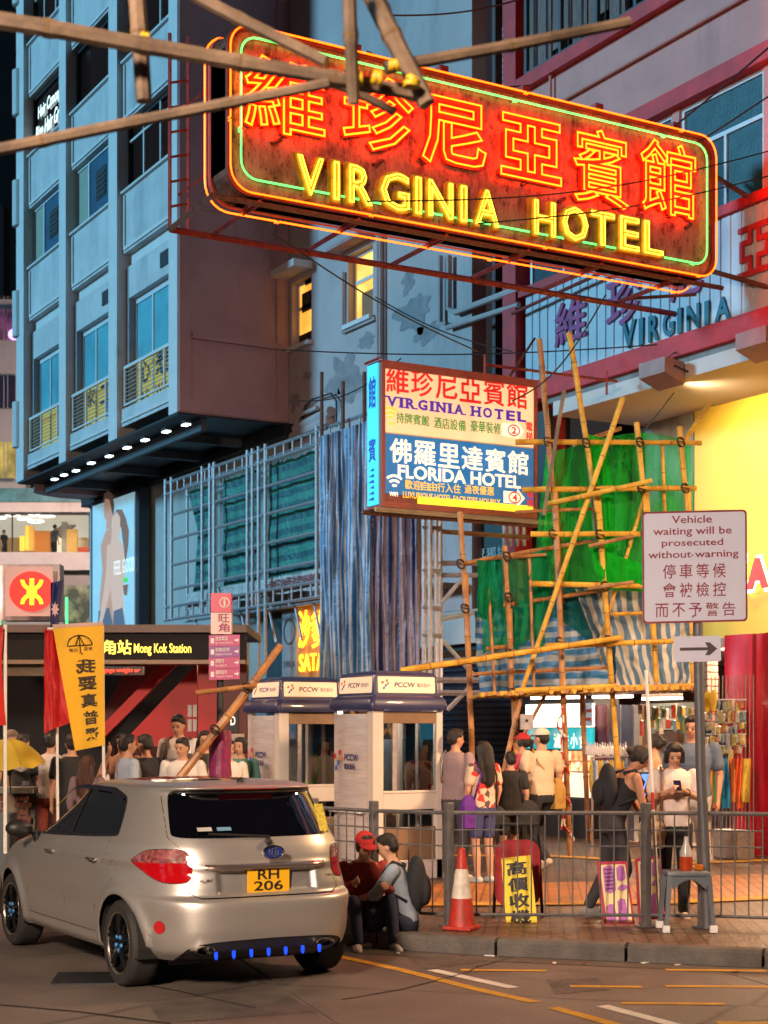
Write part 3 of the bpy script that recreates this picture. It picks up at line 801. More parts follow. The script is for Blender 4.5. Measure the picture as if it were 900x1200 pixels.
# upper shuttered windows
SHUT = pm('old_wood_shutter', (.22, .13, .11), .7, var=.4, scale=6, dirt=.5, bump=.5, stretch=(6, 6, .8))
x = HX0 + .12
MB().box(HX0, XE, P2 + .5, P2 + .6, 12.79, 15.3).build('recess_wall', DARKIN, ht)
kk = 0
while x < XE - .5:
    w_ = MB().box(x, x + .07, P2 - .05, P2 + .10, 12.79, 15.29).box(x + .07, x + .95, P2 - .05, P2 + .10, 12.79, 12.87).box(x + .07, x + .95, P2 - .05, P2 + .10, 14.55, 14.62).build('shutter_frame', pm('dark_teal_wood', (.05, .06, .07), .6, dirt=.3), ht)
    for s in range(4):
        a = x + .09 + s * .21
        MB().box(a, a + .19, P2 + .0 + .02 * (s % 2), P2 + .04 + .02 * (s % 2), 12.9 + .1 * ((kk * 7 + s * 3) % 4) * (s % 3 == 0), 14.53).build('shutter_slat', SHUT, w_)
    MB().tube([(x + .25, P2 - .02, 12.9), (x + .25, P2 - .02, 14.5)], .012, 5).build('bar', DARK, w_); MB().tube([(x + .6, P2 - .02, 12.9), (x + .6, P2 - .02, 14.5)], .012, 5).build('bar', DARK, w_)
    MB().box(x + .09, x + .93, P2 + .06, P2 + .08, 14.64, 15.28).build('pane', DARKIN, w_)
    x += .96; kk += 1
pipe(ht, [(HX0 - 1.6, P2 - .06, 12.05), (XE, P2 - .06, 12.05)], .035, PINKWALL)
pipe(ht, [(HX0 + .9, P2 - .07, 12.05), (HX0 + .9, P2 - .07, 12.56)], .025, PINKWALL)
pipe(ht, [(hx(612), P2 - .2, 8.85), (hx(800), P2 - .2, 9.0)], .03, REDSTEEL)
# corrugated sign band
SHEET = pm('painted_sheet', (.50, .53, .56), .45, var=.10, scale=1.6, dirt=.3, dirtc=(.18, .12, .12), bump=.15)
x = HX0 + .12; q = 0
band_b = MB().box(HX0 + .1, XE, P2 + .05, P2 + .3, 7.3, 9.119).build('band_backing', DARK, ht)
while x < XE:
    w = .215; j = .004 * ((q * 5) % 3)
    m = MB(); y0 = P2 - .02 - j
    rows = [[(x, P2 + .045, z), (x, y0 + .012, z), (x + .012, y0, z), (x + w - .03, y0, z), (x + w - .018, y0 + .02, z), (x + w, y0 + .022, z), (x + w, P2 + .045, z)] for z in (7.62, 8.4, 9.11)]
    m.grid([[Vector(p) for p in r] for r in rows]); m.build('metal_sheet', SHEET, band_b)
    x += w + .004; q += 1
def rect_on(fn, x0, x1, yt, yb, c):       # box on a plane from measured edges; heights taken at the middle
    xm = (x0 + x1) / 2
    return fn(x0, yt, c), fn(x1, yt, c), fn(xm, yb, c).z, fn(xm, yt, c).z
MW = frame((0, P2 - .03, 0), (1, 0, 0), (0, 0, 1))
PURP = pm('purple_red_paint', (.36, .03, .16), .5, var=.35, scale=5, bump=0); REDP = pm('red_letter_paint', (.50, .03, .04), .5, var=.3, scale=5, bump=0); TEALP = pm('teal_letter_paint', (.01, .12, .17), .5, var=.2, bump=0)
for ch, x0, x1, yt, yb, mt in (('維', 653, 690, 351, 404, PURP), ('珍', 714, 754, 322, 381, PURP), ('尼', 788, 826, 296, 350, PURP), ('亞', 867, 908, 262, 322, REDP)):
    a, b, z0, z1 = rect_on(on_y, x0, x1, yt, yb, P2)
    t = MB(); put_text(t, ch, MW, a.x, b.x, z0, z1, .0, .015, depth=.03); t.build('lettering', mt, ht)
t = MB(); vx = [732, 750, 765, 778, 793, 805, 820, 831, 843, 858]
for ch, x0, x1 in zip('VIRGINIA', (732, 752, 763, 780, 797, 808, 829, 841), (748, 757, 775, 793, 802, 823, 834, 859)):
    xm = (x0 + x1) / 2; f_ = (xm - 732) / (859 - 732)
    a, b, z0, z1 = rect_on(on_y, x0, x1, 379 - f_ * 33, 411 - f_ * 38, P2)
    put_text(t, ch, MW, a.x, b.x, z0, z1, .0, .03, depth=.03)
t.build('lettering', TEALP, ht)
# red beam over the shops, grey ledge, canopy fascia, soffit
MB().bbox(hx(628), XE, P2 - .16, P2 + .3, 7.30, 7.615, .01).build('beam', REDBEAM, ht)
CX0 = hx(654)
MB().box(CX0 - .2, XE, P2 - .06, P2 + .04, 7.20, 7.298).build('ledge', CONCRETE, ht)
cn = MB().box(CX0, XE, P2 - .10, P3 + .3, 6.97, 7.195).build('canopy', pm('canopy_plaster', (.62, .50, .44), .7, var=.06, scale=1.5, dirt=.15, dirtc=(.3, .22, .18), bump=.1), ht)
# upper shop wall set back under the canopy
a817 = on_y(817, 500, P3).x
YW = pm('yellow_panel', (.80, .50, .06), .45, var=.04, scale=.8, bump=.02)
xx = a817
while xx < XE:
    MB().box(xx + .004, min(xx + 2.4, XE), P3 - .06, P3 + .1, 3.2, 6.968).build('yellow_panel', YW, ht); xx += 2.4
MB().box(on_y(757, 500, P3).x, a817 - .06, P3 - .02, P3 + .1, 3.2, 6.968).build('bare_wall', pm('stained_plaster', (.42, .40, .36), .8, var=.15, scale=2, dirt=.7, dirtc=(.12, .11, .09), bump=.3), ht)
MB().box(a817 - .058, a817 - .004, P3 - .03, P3 + .1, 3.2, 6.968).build('conduit', RUST, ht)
MB().box(on_y(738, 500, P3).x, on_y(757, 500, P3).x - .01, P3 + .1, P3 + .3, 3.2, 6.968).build('column', pm('grey_column', (.25, .27, .27), .8, dirt=.4), ht)
MB().box(hx(560), on_y(738, 500, P3).x - .01, P3 + 1.3, P3 + 1.4, 3.2, 9.2).build('recess_wall', DARKIN, ht)
for i in range(14): MB().box(hx(600) + i * .34, hx(600) + i * .34 + .05, P3 + .9, P3 + .95, 4.2, 6.9).build('railing_bar', pm('dim_white_bar', (.35, .36, .36), .6), ht)
for z in (4.3, 5.1, 5.9, 6.7): MB().box(hx(560), on_y(738, 500, P3).x, P3 + .96, P3 + 1.0, z, z + .06).build('railing_rail', MATS['dim_white_bar'], ht)
# letters on the yellow wall
st = thing('shop_letters', 'red backlit letters EA on the yellow shop wall', 'shop sign', (on_y(880, 670, P3).x, P3 - .1, 4))
MY = frame((0, P3 - .14, 0), (1, 0, 0), (0, 0, 1))
t = MB(); h = MB()
for ch, x0, x1 in (('E', 849, 874), ('A', 878, 903)):
    a, b, z0, z1 = rect_on(on_y, x0, x1, 654, 690, P3 - .14)
    put_text(t, ch, MY, a.x, b.x, z0, z1, .03, .05, depth=.04)
    put_text(h, ch, MY, a.x - .05, b.x + .05, z0 - .05, z1 + .05, .0, .07, depth=.01)
t.build('lettering', em('red_letter_glow', (1, .05, .04), 1.0), st); h.build('halo_plate', em('white_backlight', (1, .82, .62), 3.0), st)
# floodlights on the fascia
for i, (x, y) in enumerate(((768, 441), (884, 405), (1000, 370))):
    p = on_y(x, y, P2 - .45)
    fl = thing('floodlight', ('box floodlight on the pink fascia under the letters VIRGINIA', 'box floodlight on the pink fascia at the right edge', 'box floodlight beyond the right edge')[i], 'floodlight', (p.x, P2 - .10, 7.03), group='floodlights on the canopy fascia')
    if i == 2: fl.name = 'floodlight'
    fm = pm('floodlight_housing', (.34, .17, .14), .5, metal=.3, dirt=.2)
    m = MB(); m.prism([(-.05, .16), (-.42, .20), (-.42, -.02), (-.05, -.16)], -.29, .29, frame((0, 0, 0), (0, 1, 0), (0, 0, 1))); m.build('housing', fm, fl, local=True)
    MB().box(-.27, .27, -.40, -.08, -.02, -.012).build('lens', em('flood_lens', (1, .82, .5), 3), fl, local=True).rotation_euler = (0, 0, 0)
    MB().tube([(-.31, 0, .02), (-.31, -.24, .08), (.31, -.24, .08), (.31, 0, .02)], .014, 6).build('bracket', DARK, fl, local=True)
    MB().tube([(.2, -.3, .2), (.15, -.1, .33), (.0, .06, .25)], .008, 5).build('cord', CABLE, fl, local=True)
    lamp('floodlight_lamp', 'SPOT', (p.x, P2 + .12, 6.90), 420, (1, .78, .42), target=(p.x + .3, P3 + .4, 5.3), spot_size=R_(150), spot_blend=1.0, shadow_soft_size=.12)

# ------------------------------------------------------------------ neon sign
SXN = -16.75
ns = thing('neon_sign', 'large projecting neon sign VIRGINIA HOTEL with red glowing Chinese characters', 'neon sign', on_x(265, 225, SXN))
MN = frame((SXN, 0, 0), (0, 1, 0), (0, 0, 1))
def sign_mat():
    m, N, L, b = nt('weathered_sign_face')
    tc = N.new('ShaderNodeTexCoord'); mp = N.new('ShaderNodeMapping'); mp.inputs['Scale'].default_value = (1, 1.3, .7); L.new(tc.outputs['Object'], mp.inputs[0])
    n1 = N.new('ShaderNodeTexNoise'); n1.inputs['Scale'].default_value = 3.2; n1.inputs['Detail'].default_value = 9; n1.inputs['Roughness'].default_value = .72; L.new(mp.outputs[0], n1.inputs[0])
    rp = N.new('ShaderNodeValToRGB'); e = rp.color_ramp.elements
    e[0].position = .36; e[0].color = (.05, .022, .014, 1); e[1].position = .60; e[1].color = (.46, .24, .15, 1); x = e.new(.47); x.color = (.36, .15, .08, 1)
    L.new(n1.outputs[0], rp.inputs[0])
    n2 = N.new('ShaderNodeTexNoise'); n2.inputs['Scale'].default_value = 26; n2.inputs['Detail'].default_value = 5; mp2 = N.new('ShaderNodeMapping'); mp2.inputs['Scale'].default_value = (1, 1, .5); L.new(tc.outputs['Object'], mp2.inputs[0]); L.new(mp2.outputs[0], n2.inputs[0])
    r2 = N.new('ShaderNodeValToRGB'); r2.color_ramp.elements[0].position = .30; r2.color_ramp.elements[0].color = (.12, .12, .12, 1); r2.color_ramp.elements[1].position = .42; r2.color_ramp.elements[1].color = (1, 1, 1, 1)
    L.new(n2.outputs[0], r2.inputs[0]); mx = N.new('ShaderNodeMixRGB'); mx.blend_type = 'MULTIPLY'; mx.inputs[0].default_value = 1; L.new(rp.outputs[0], mx.inputs[1]); L.new(r2.outputs[0], mx.inputs[2])
    L.new(mx.outputs[0], b.inputs['Base Color']); b.inputs['Roughness'].default_value = .38; b.inputs['Metallic'].default_value = .1
    bp = N.new('ShaderNodeBump'); bp.inputs['Strength'].default_value = .5; bp.inputs['Distance'].default_value = .01; L.new(n2.outputs[0], bp.inputs['Height']); L.new(bp.outputs[0], b.inputs['Normal'])
    return m
YL, YR = on_x(264, 225, SXN).y, on_x(835, 325, SXN).y
ZB, ZT = 7.98, 9.93
MB().prism(rrect(YL, YR, ZB, ZT, .28), -.40, 0, MN).build('face', sign_mat(), ns)
rim = MB()
o_ = rrect(YL, YR, ZB, ZT, .28); i_ = rrect(YL + .05, YR - .05, ZB + .05, ZT - .05, .24)
rim.grid([[MN @ Vector((x, y, z)) for x, y in s] for s, z in ((o_, -.41), (o_, .05), (i_, .05), (i_, -.0))], True)
rim.grid([[MN @ Vector((x, y, z)) for x, y in s] for s, z in ((rrect(YL - .03, YR + .03, ZB - .03, ZT + .03, .3), -.42), (rrect(YL - .03, YR + .03, ZB - .03, ZT + .03, .3), -.34))], True)
rim.build('rim', pm('rusty_red_rim', (.16, .03, .02), .45, metal=.2, var=.5, scale=6, dirt=.4), ns)
NR = em('neon_orange_red', (1, .024, .0008), 42); NO = em('neon_orange', (1, .09, .003), 7); NG = em('neon_green', (.10, 1, .16), 2.6); NY = em('neon_yellow', (1, .56, .035), 4.6)
def tube_rr(name, x0, x1, y0, y1, r, z, tr, mat, n=5, gap=True):
    pts = [MN @ Vector((x, y, z)) for x, y in rrect(x0, x1, y0, y1, r, 6)]
    # lengths of tube with small gaps, as bent glass tubing is
    P = pts + [pts[0]]; L_ = [(P[i + 1] - P[i]).length for i in range(len(P) - 1)]; tot = sum(L_)
    k = 0; cuts = [tot * i / n for i in range(n)]
    def at_len(s):
        s %= tot
        for i, l in enumerate(L_):
            if s <= l: return P[i].lerp(P[i + 1], s / l)
            s -= l
        return P[-1]
    for c in cuts:
        m = MB(); ln = tot / n - .035; st_ = 40
        pp = [at_len(c + ln * i / st_) for i in range(st_ + 1)]
        pp = [pp[0] + Vector((-.06, 0, 0))] + pp + [pp[-1] + Vector((-.06, 0, 0))]
        m.tube(pp, tr, 6); m.build(name, mat, ns, smooth=True)
tube_rr('neon_tube', YL + .02, YR - .02, ZB + .02, ZT - .02, .27, .10, .011, NO, 7)
tube_rr('neon_tube', YL + .17, YR - .15, ZB + .19, ZT - .13, .20, .06, .012, NG, 7)
tube_rr('neon_tube', YL - .05, YR + .05, ZB - .06, ZT + .04, .30, -.46, .011, NO, 6)
chars = (('維', 286, 381, 70, 158), ('珍', 401, 485, 88, 178), ('尼', 494, 570, 116, 197), ('亞', 586, 658, 138, 212), ('賓', 671, 737, 152, 241), ('館', 750, 815, 166, 252))
for ch, x0, x1, yt, yb in chars:
    a, b, z0, z1 = rect_on(on_x, x0, x1, yt, yb, SXN + .09)
    t = MB(); put_text(t, ch, MN, a.y, b.y, z0, z1, .001, .022, depth=.06)
    c_ = t.build('character', pm('red_channel_letter', (.45, .035, .02), .4, var=.4, scale=8, bump=.1), ns)
    me = glyphs(ch, .02 if ch in '尼亞' else .004, 2, outline=.0125)
    xs = [q.co.x for q in me.vertices]; ys = [q.co.y for q in me.vertices]
    sx, sy = (b.y - a.y) / (max(xs) - min(xs)), (z1 - z0) / (max(ys) - min(ys))
    t = MB(); M = MN @ Matrix.Translation((a.y, z0, .10)) @ Matrix.Diagonal((sx, sy, .8, 1)) @ Matrix.Translation((-min(xs), -min(ys), 0))
    t.mesh_data(me, M); t.build('neon_tube', NR, c_, smooth='all')
letters = list(zip('VIRGINIA', (345, 388, 406, 443, 484, 499, 537, 554), (382, 400, 439, 482, 496, 533, 549, 587))) + list(zip('HOTEL', (623, 656, 690, 724, 752), (653, 691, 722, 751, 779)))
for ch, x0, x1 in letters:
    xm = (x0 + x1) / 2; f_ = (xm - 350) / 428
    a, b, z0, z1 = rect_on(on_x, x0, x1, 178 + 82 * f_, 230 + 73 * f_, SXN + .11)
    t = MB(); put_text(t, ch, MN, a.y, b.y, z0, z1, .001, .045, depth=.10)
    c_ = t.build('letter', pm('yellow_channel_letter', (.50, .33, .03), .4, var=.45, scale=9, dirt=.3, dirtc=(.1, .06, .02), bump=.1), ns)
    me = glyphs(ch, -.008, 2, outline=.016)
    xs = [q.co.x for q in me.vertices]; ys = [q.co.y for q in me.vertices]
    i0 = .035 if ch != 'I' else .03; j0 = .06 * (z1 - z0)
    sx, sy = (b.y - a.y - 2 * i0) / (max(xs) - min(xs)), (z1 - z0 - 2 * j0) / (max(ys) - min(ys))
    t = MB(); M = MN @ Matrix.Translation((a.y + i0, z0 + j0, .125)) @ Matrix.Diagonal((sx, sy, .7, 1)) @ Matrix.Translation((-min(xs), -min(ys), 0))
    t.mesh_data(me, M); t.build('neon_tube', NY, c_, smooth='all')
# stand-off rods on the face
for x, y in ((330, 163), (448, 188), (620, 212), (662, 232), (752, 252), (810, 262)):
    p = on_x(x, y, SXN); MB().tube([p, p + Vector((.06, -.16, -.10))], .022, 6).build('stand_off', DARK, ns)
# service frame of red steel behind and below
def bar(parent, a, b, w=.06, mat=None, name='frame_bar'):
    MB().tube([a, b], w * .7, 4).build(name, mat or REDSTEEL, parent)
zf = 7.93; XBk = SXN - 1.35
bar(ns, (SXN - .02, YL - .15, zf), (SXN - .02, YR + .2, zf), .05, RUST); bar(ns, (XBk, YL - .12, zf - .02), (XBk, YR + .5, zf - .02), .06)
bar(ns, (SXN - .02, YL - .15, zf), (XBk, YL - .12, zf - .02), .06, RUST)
for fr_ in (.06, .24, .41, .58, .74, .92):
    y = YL + (YR - YL) * fr_
    bar(ns, (SXN + .0, y, zf + .02), (XBk, y, zf), .05); MB().box(SXN - .35, SXN - .05, y - .05, y + .05, zf, zf + .12).build('bracket', REDSTEEL, ns)
    MB().box(SXN - .35, SXN - .05, y - .06, y + .06, ZT + .02, ZT + .14).build('bracket', REDSTEEL, ns)
for y in (YL - .12, YL + .12):
    bar(ns, (XBk, y, zf), (XBk, y, ZT + .35), .035)
for k in range(7): bar(ns, (XBk, YL - .12, zf + .25 + k * .3), (XBk, YL + .12, zf + .33 + k * .3), .022)
for z in (8.35, 9.35): bar(ns, (XBk, YL, z), (SXN - .42, YL + .05, z + .03), .03)
# right-hand brackets back to the wall
for a, b, yt, yb in ((846, 868, 186, 360),):
    c = [on_x(a, 190, SXN - .9), on_x(b, 197, SXN - .9), on_x(b, 361, SXN - .9), on_x(a, 357, SXN - .9)]
    for i in range(4): bar(ns, c[i], c[(i + 1) % 4], .035, RUST)
    for k in (.33, .66): bar(ns, c[0].lerp(c[3], k), c[1].lerp(c[2], k), .03, RUST)
bar(ns, on_x(835, 205, SXN - .4), (SXN + .2, P2, 9.1), .05, RUST); bar(ns, on_x(835, 318, SXN - .4), (SXN + .4, P2, 7.9), .05, RUST)
bar(ns, on_x(735, 350, SXN - 1.1), on_x(816, 345, SXN - .3), .035, RUST)
bar(ns, (XBk, YL + 1.3, ZT + .1), (XBk - 3.0, YL + 4.4, ZT + 1.4), .03); bar(ns, (XBk, YL + 4.6, ZT + .1), (XBk - 1.3, P2, ZT + 1.2), .025, RUST)

# ------------------------------------------------------------------ two-part light box sign
SB = -19.05
bs = thing('light_box_sign', 'projecting light box VIRGINIA HOTEL above FLORIDA HOTEL, white over blue', 'light box', on_x(447, 592, SB))
yl, yr = on_x(447, 500, SB).y, on_x(629, 500, SB).y
zb, zt = on_x(447, 592, SB).z, on_x(447, 424, SB).z
zb2 = 4.98
MBX = frame((SB, 0, 0), (0, 1, 0), (0, 0, 1))
MB().box(SB - .36, SB - .04, yl + .02, yr - .02, zb, zt).build('box_body', pm('red_brown_casing', (.20, .04, .035), .5, dirt=.3), bs)
f = MB(); t = .05
for q in ((yl, yl + t, zb - .02, zt + .03), (yr - t, yr, zb - .02, zt + .03), (yl + t, yr - t, zt - .08, zt + .03), (yl + t, yr - t, zb - .02, zb + .06)):
    f.box(SB - .38, SB + .02, q[0], q[1], q[2], q[3])
f.build('casing_frame', pm('red_brown_frame', (.26, .05, .04), .45, dirt=.3), bs)
zm = on_x(448, 507, SB).z
def lit_face(name, c, s, var=.35):
    m, N, L, b = nt(name)
    tc = N.new('ShaderNodeTexCoord'); n1 = N.new('ShaderNodeTexNoise'); n1.inputs['Scale'].default_value = .9; n1.inputs['Detail'].default_value = 2; L.new(tc.outputs['Object'], n1.inputs[0])
    mr = N.new('ShaderNodeMapRange'); mr.inputs['From Min'].default_value = .3; mr.inputs['From Max'].default_value = .7; mr.inputs['To Min'].default_value = s * (1 - var); mr.inputs['To Max'].default_value = s
    L.new(n1.outputs[0], mr.inputs[0]); L.new(mr.outputs[0], b.inputs['Emission Strength'])
    b.inputs['Base Color'].default_value = c + (1,); b.inputs['Emission Color'].default_value = c + (1,); b.inputs['Roughness'].default_value = .3
    return m
up = MB().box(SB - .039, SB - .01, yl + t, yr - t, zm + .02, zt - .081).build('white_panel', lit_face('lit_cream_acrylic', (1, .62, .36), .78), bs)
lo = MB().box(SB - .039, SB - .008, yl + t, yr - t, zb + .17, zm - .002).build('blue_panel', lit_face('lit_blue_acrylic', (.010, .13, .36), .9), bs)
MB().box(SB - .039, SB - .006, yl + t, yr - t, zm, zm + .018).build('divider', CREAM, bs)
MB().box(SB - .039, SB - .02, yl + t + .55, yr - t, zb + .061, zb + .168).build('lower_strip', em('yellow_strip', (1, .66, .03), 1.3), bs)
Y = lambda x: on_x(x, 500, SB).y
Z = lambda x, y: on_x(x, y, SB).z
RED_ = em('sign_red', (.55, .012, .01), .75); NAVY_ = em('sign_navy', (.05, .02, .32), .7); GREEN_ = em('sign_green', (.01, .22, .03), .7); WHT_ = em('sign_white', (1, .86, .68), .85); GOLD_ = em('sign_gold', (.85, .50, .05), .9)
def line(s, x0, x1, yt0, yt1, yb0, yb1, mat, parent, bold=.01, chars=False, gap=.08, name='lettering', serif=False):
    # a line of text on the box: its corners measured left and right
    z0 = (Z(x0, yb0) + Z(x1, yb1)) / 2; z1 = (Z(x0, yt0) + Z(x1, yt1)) / 2
    t = MB()
    (put_chars if chars else put_text)(t, s, MBX, Y(x0), Y(x1), z0, z1, **(dict(gap=gap, z=.002, bold=bold, depth=.006) if chars else dict(z=.002, bold=bold, depth=.006)))
    return t.build(name, mat, parent)
line('維珍尼亞賓館', 451, 619, 428, 449, 462, 478, RED_, up, .012, True, .10)
def serif_word(s, x0, x1, yt0, yt1, yb0, yb1, mat, parent):
    z0 = (Z(x0, yb0) + Z(x1, yb1)) / 2; z1 = (Z(x0, yt0) + Z(x1, yt1)) / 2
    wd = {'I': .5, ' ': .45}
    tot = sum(wd.get(c, 1) for c in s); u = (Y(x1) - Y(x0)) / tot; p = Y(x0); t = MB(); H = z1 - z0; sf = H * .13
    for c in s:
        w = u * wd.get(c, 1)
        if c != ' ':
            g_ = .12 * u
            put_text(t, c, MBX, p + g_, p + w - g_, z0, z1, .002, .035, depth=.006)
            feet = {'V': [(g_, 1), (w - g_, 1)], 'I': [(w / 2, 0), (w / 2, 1)], 'R': [(g_ * 1.6, 0), (w - g_, 0), (g_ * 1.6, 1)], 'G': [], 'N': [(g_ * 1.6, 0), (g_ * 1.6, 1), (w - g_ * 1.6, 1)], 'A': [(g_, 0), (w - g_, 0)], 'H': [(g_ * 1.7, 0), (g_ * 1.7, 1), (w - g_ * 1.7, 0), (w - g_ * 1.7, 1)], 'O': [], 'T': [(w / 2, 0)], 'E': [], 'L': [(g_ * 1.7, 1)]}.get(c, [])
            for fx, top in feet:
                zz = z1 - sf if top else z0
                t.prism([(p + fx - u * .2, zz), (p + fx + u * .2, zz), (p + fx + u * .2, zz + sf), (p + fx - u * .2, zz + sf)], .001, .0095, MBX)
        p += w
    return t.build('lettering', mat, parent)
serif_word('VIRGINIA HOTEL', 452, 618, 464, 483, 477, 494, NAVY_, up)
line('持牌賓館', 464, 503, 482, 488, 495, 500, GREEN_, up, .004, True); line('酒店設備', 508, 546, 488, 493, 502, 505, GREEN_, up, .004, True); line('豪華裝修', 551, 587, 492, 496, 506, 509, GREEN_, up, .004, True)
line('佛羅里達賓館', 455, 620, 514, 529, 543, 556, WHT_, lo, .014, True, .10)
line('FLORIDA HOTEL', 466, 610, 546, 556, 562, 571, WHT_, lo, .025)
line('歡迎自由行入住', 474, 540, 562.5, 567.5, 573.5, 578, GOLD_, lo, .004, True); line('過夜優惠', 544, 579, 567.5, 571, 578, 581, GOLD_, lo, .004, True)
line('LUXURIOUS HOTEL FACILITIES HOURLY', 472, 586, 576.5, 584.5, 584, 592, GOLD_, lo, .008)
line('WIFI', 456, 466, 576, 577, 581, 582, WHT_, lo, .02); line('WIFI', 455, 462, 494, 495, 498, 499, GOLD_, up, .02)
def wifi(x, y, r, mat, parent):
    p = on_x(x, y, SB); m = MB()
    for k in (1, 2, 3):
        rr = r * k / 3; a0 = R_(50)
        A = [(p.y + rr * math.cos(a0 + R_(80) * i / 6), p.z + rr * math.sin(a0 + R_(80) * i / 6)) for i in range(7)]
        Bq = [(p.y + (rr - r * .17) * math.cos(a0 + R_(80) * i / 6), p.z + (rr - r * .17) * math.sin(a0 + R_(80) * i / 6)) for i in range(7)]
        m.prism(A + Bq[::-1], .002, .008, MBX)
    m.build('wifi_mark', mat, parent)
wifi(462, 573, .20, WHT_, lo); wifi(457, 492, .18, GOLD_, up)
for par, n_, xa, ya in ((up, '2', 589, 503), (lo, '4', 590, 582)):
    p = on_x(xa, ya, SB); L_ = .30
    m = MB(); m.prism([(p.y, p.z - .085), (p.y + .24, p.z - .085), (p.y + .24, p.z - .13), (p.y + .37, p.z), (p.y + .24, p.z + .13), (p.y + .24, p.z + .085), (p.y, p.z + .085)], .002, .006, MBX); m.build('arrow', WHT_, par)
    m = MB(); cc = (p.y + .19, p.z)
    R0 = [(cc[0] + .11 * math.cos(2 * PI * i / 20), cc[1] + .085 * math.sin(2 * PI * i / 20)) for i in range(20)]; R1 = [(cc[0] + .09 * math.cos(2 * PI * i / 20), cc[1] + .066 * math.sin(2 * PI * i / 20)) for i in range(20)]
    m.grid([[MBX @ Vector((x, y, .009)) for x, y in R0], [MBX @ Vector((x, y, .009)) for x, y in R1]], True)
    put_text(m, n_, MBX, cc[0] - .04, cc[0] + .045, cc[1] - .05, cc[1] + .05, .009, .03); m.build('arrow_number', RED_, par)
    m = MB(); put_chars(m, '電梯', MBX, p.y + .40, p.y + .52, p.z - .13, p.z + .15, .1, True, z=.008, bold=.02); m.build('lettering', RED_, par)
# side face of the box, lit blue, with red line patterns
sd = MB().box(SB - .34, SB - .06, yl - .03, yl + .001, zb + .02, zt).build('side_panel', lit_face('lit_side_cyan', (.05, .55, .75), 1.1), bs)
MS = frame((SB - .34, yl - .032, 0), (1, 0, 0), (0, 0, 1)); m = MB()
put_text(m, '賓', MS, .04, .24, zb + .62, zb + .95, .002, .02); put_text(m, '館', MS, .04, .24, zb + 1.35, zb + 1.8, .002, .02)
for k in range(6): m.prism([(.02 + .03 * (k % 3), zb + .1 + k * .08), (.20, zb + .08 + k * .08), (.18, zb + .13 + k * .08)], .002, .004, MS)
m.build('lettering', em('side_blue', (.01, .06, .35), .5), sd)
for y0 in (yl - .05,): bar(bs, (SB - .36, y0, zt + .04), (SB + .03, y0, zt + .04), .03)
bar(bs, (SB + .0, yl - .1, zb - .06), (SB + .0, yr + .3, zb - .06), .05, pm('cream_angle', (.36, .28, .20), .5, dirt=.3)); bar(bs, (SB - .36, yl - .1, zb - .06), (SB - .36, yr + .3, zb - .06), .05, RUST)
bar(bs, (SB - .16, yr - .8, zt + .2), (SB - .16, yr + 1.6, zt + .22), .03); bar(bs, (SB - .16, yr - .8, zt), (SB - .16, yr - .8, zt + .35), .03); bar(bs, (SB - .16, yr + 1.4, zt + .0), (SB - .16, yr + 1.4, zt + .35), .03)
bar(bs, (SB - .2, yr - .4, zt), (SB - .9, yr + .6, zt + .9), .035, RUST)
# ------------------------------------------------------------------ bamboo
def bamboo_mat(name, c0, c1):
    m, N, L, b = nt(name)
    tc = N.new('ShaderNodeTexCoord'); n1 = N.new('ShaderNodeTexNoise'); n1.inputs['Scale'].default_value = 5; n1.inputs['Detail'].default_value = 6; L.new(tc.outputs['Object'], n1.inputs[0])
    rp = N.new('ShaderNodeValToRGB'); rp.color_ramp.elements[0].position = .33; rp.color_ramp.elements[1].position = .68; rp.color_ramp.elements[0].color = c0 + (1,); rp.color_ramp.elements[1].color = c1 + (1,)
    L.new(n1.outputs[0], rp.inputs[0])
    n2 = N.new('ShaderNodeTexNoise'); n2.inputs['Scale'].default_value = 45; n2.inputs['Detail'].default_value = 4; L.new(tc.outputs['Object'], n2.inputs[0])
    r2 = N.new('ShaderNodeMapRange'); r2.inputs['To Min'].default_value = .6; r2.inputs['To Max'].default_value = 1.25; L.new(n2.outputs[0], r2.inputs[0])
    mx = N.new('ShaderNodeMixRGB'); mx.blend_type = 'MULTIPLY'; mx.inputs[0].default_value = 1; L.new(rp.outputs[0], mx.inputs[1]); L.new(r2.outputs[0], mx.inputs[2])
    L.new(mx.outputs[0], b.inputs['Base Color']); b.inputs['Roughness'].default_value = .45
    bp = N.new('ShaderNodeBump'); bp.inputs['Strength'].default_value = .25; bp.inputs['Distance'].default_value = .005; L.new(n2.outputs[0], bp.inputs['Height']); L.new(bp.outputs[0], b.inputs['Normal'])
    return m
BAM = bamboo_mat('bamboo', (.50, .25, .025), (.86, .52, .07))
BAMG = bamboo_mat('weathered_bamboo', (.10, .07, .05), (.25, .17, .11))
BAMB = bamboo_mat('reddish_bamboo', (.30, .12, .04), (.55, .27, .09))
NODE = pm('bamboo_node', (.16, .09, .03), .6, bump=0)
TIE = pm('black_strap', (.03, .02, .015), .6, bump=0); TIEY = pm('yellow_strap', (.72, .45, .02), .45, var=.15, scale=30, bump=0)
prng = random.Random(5)
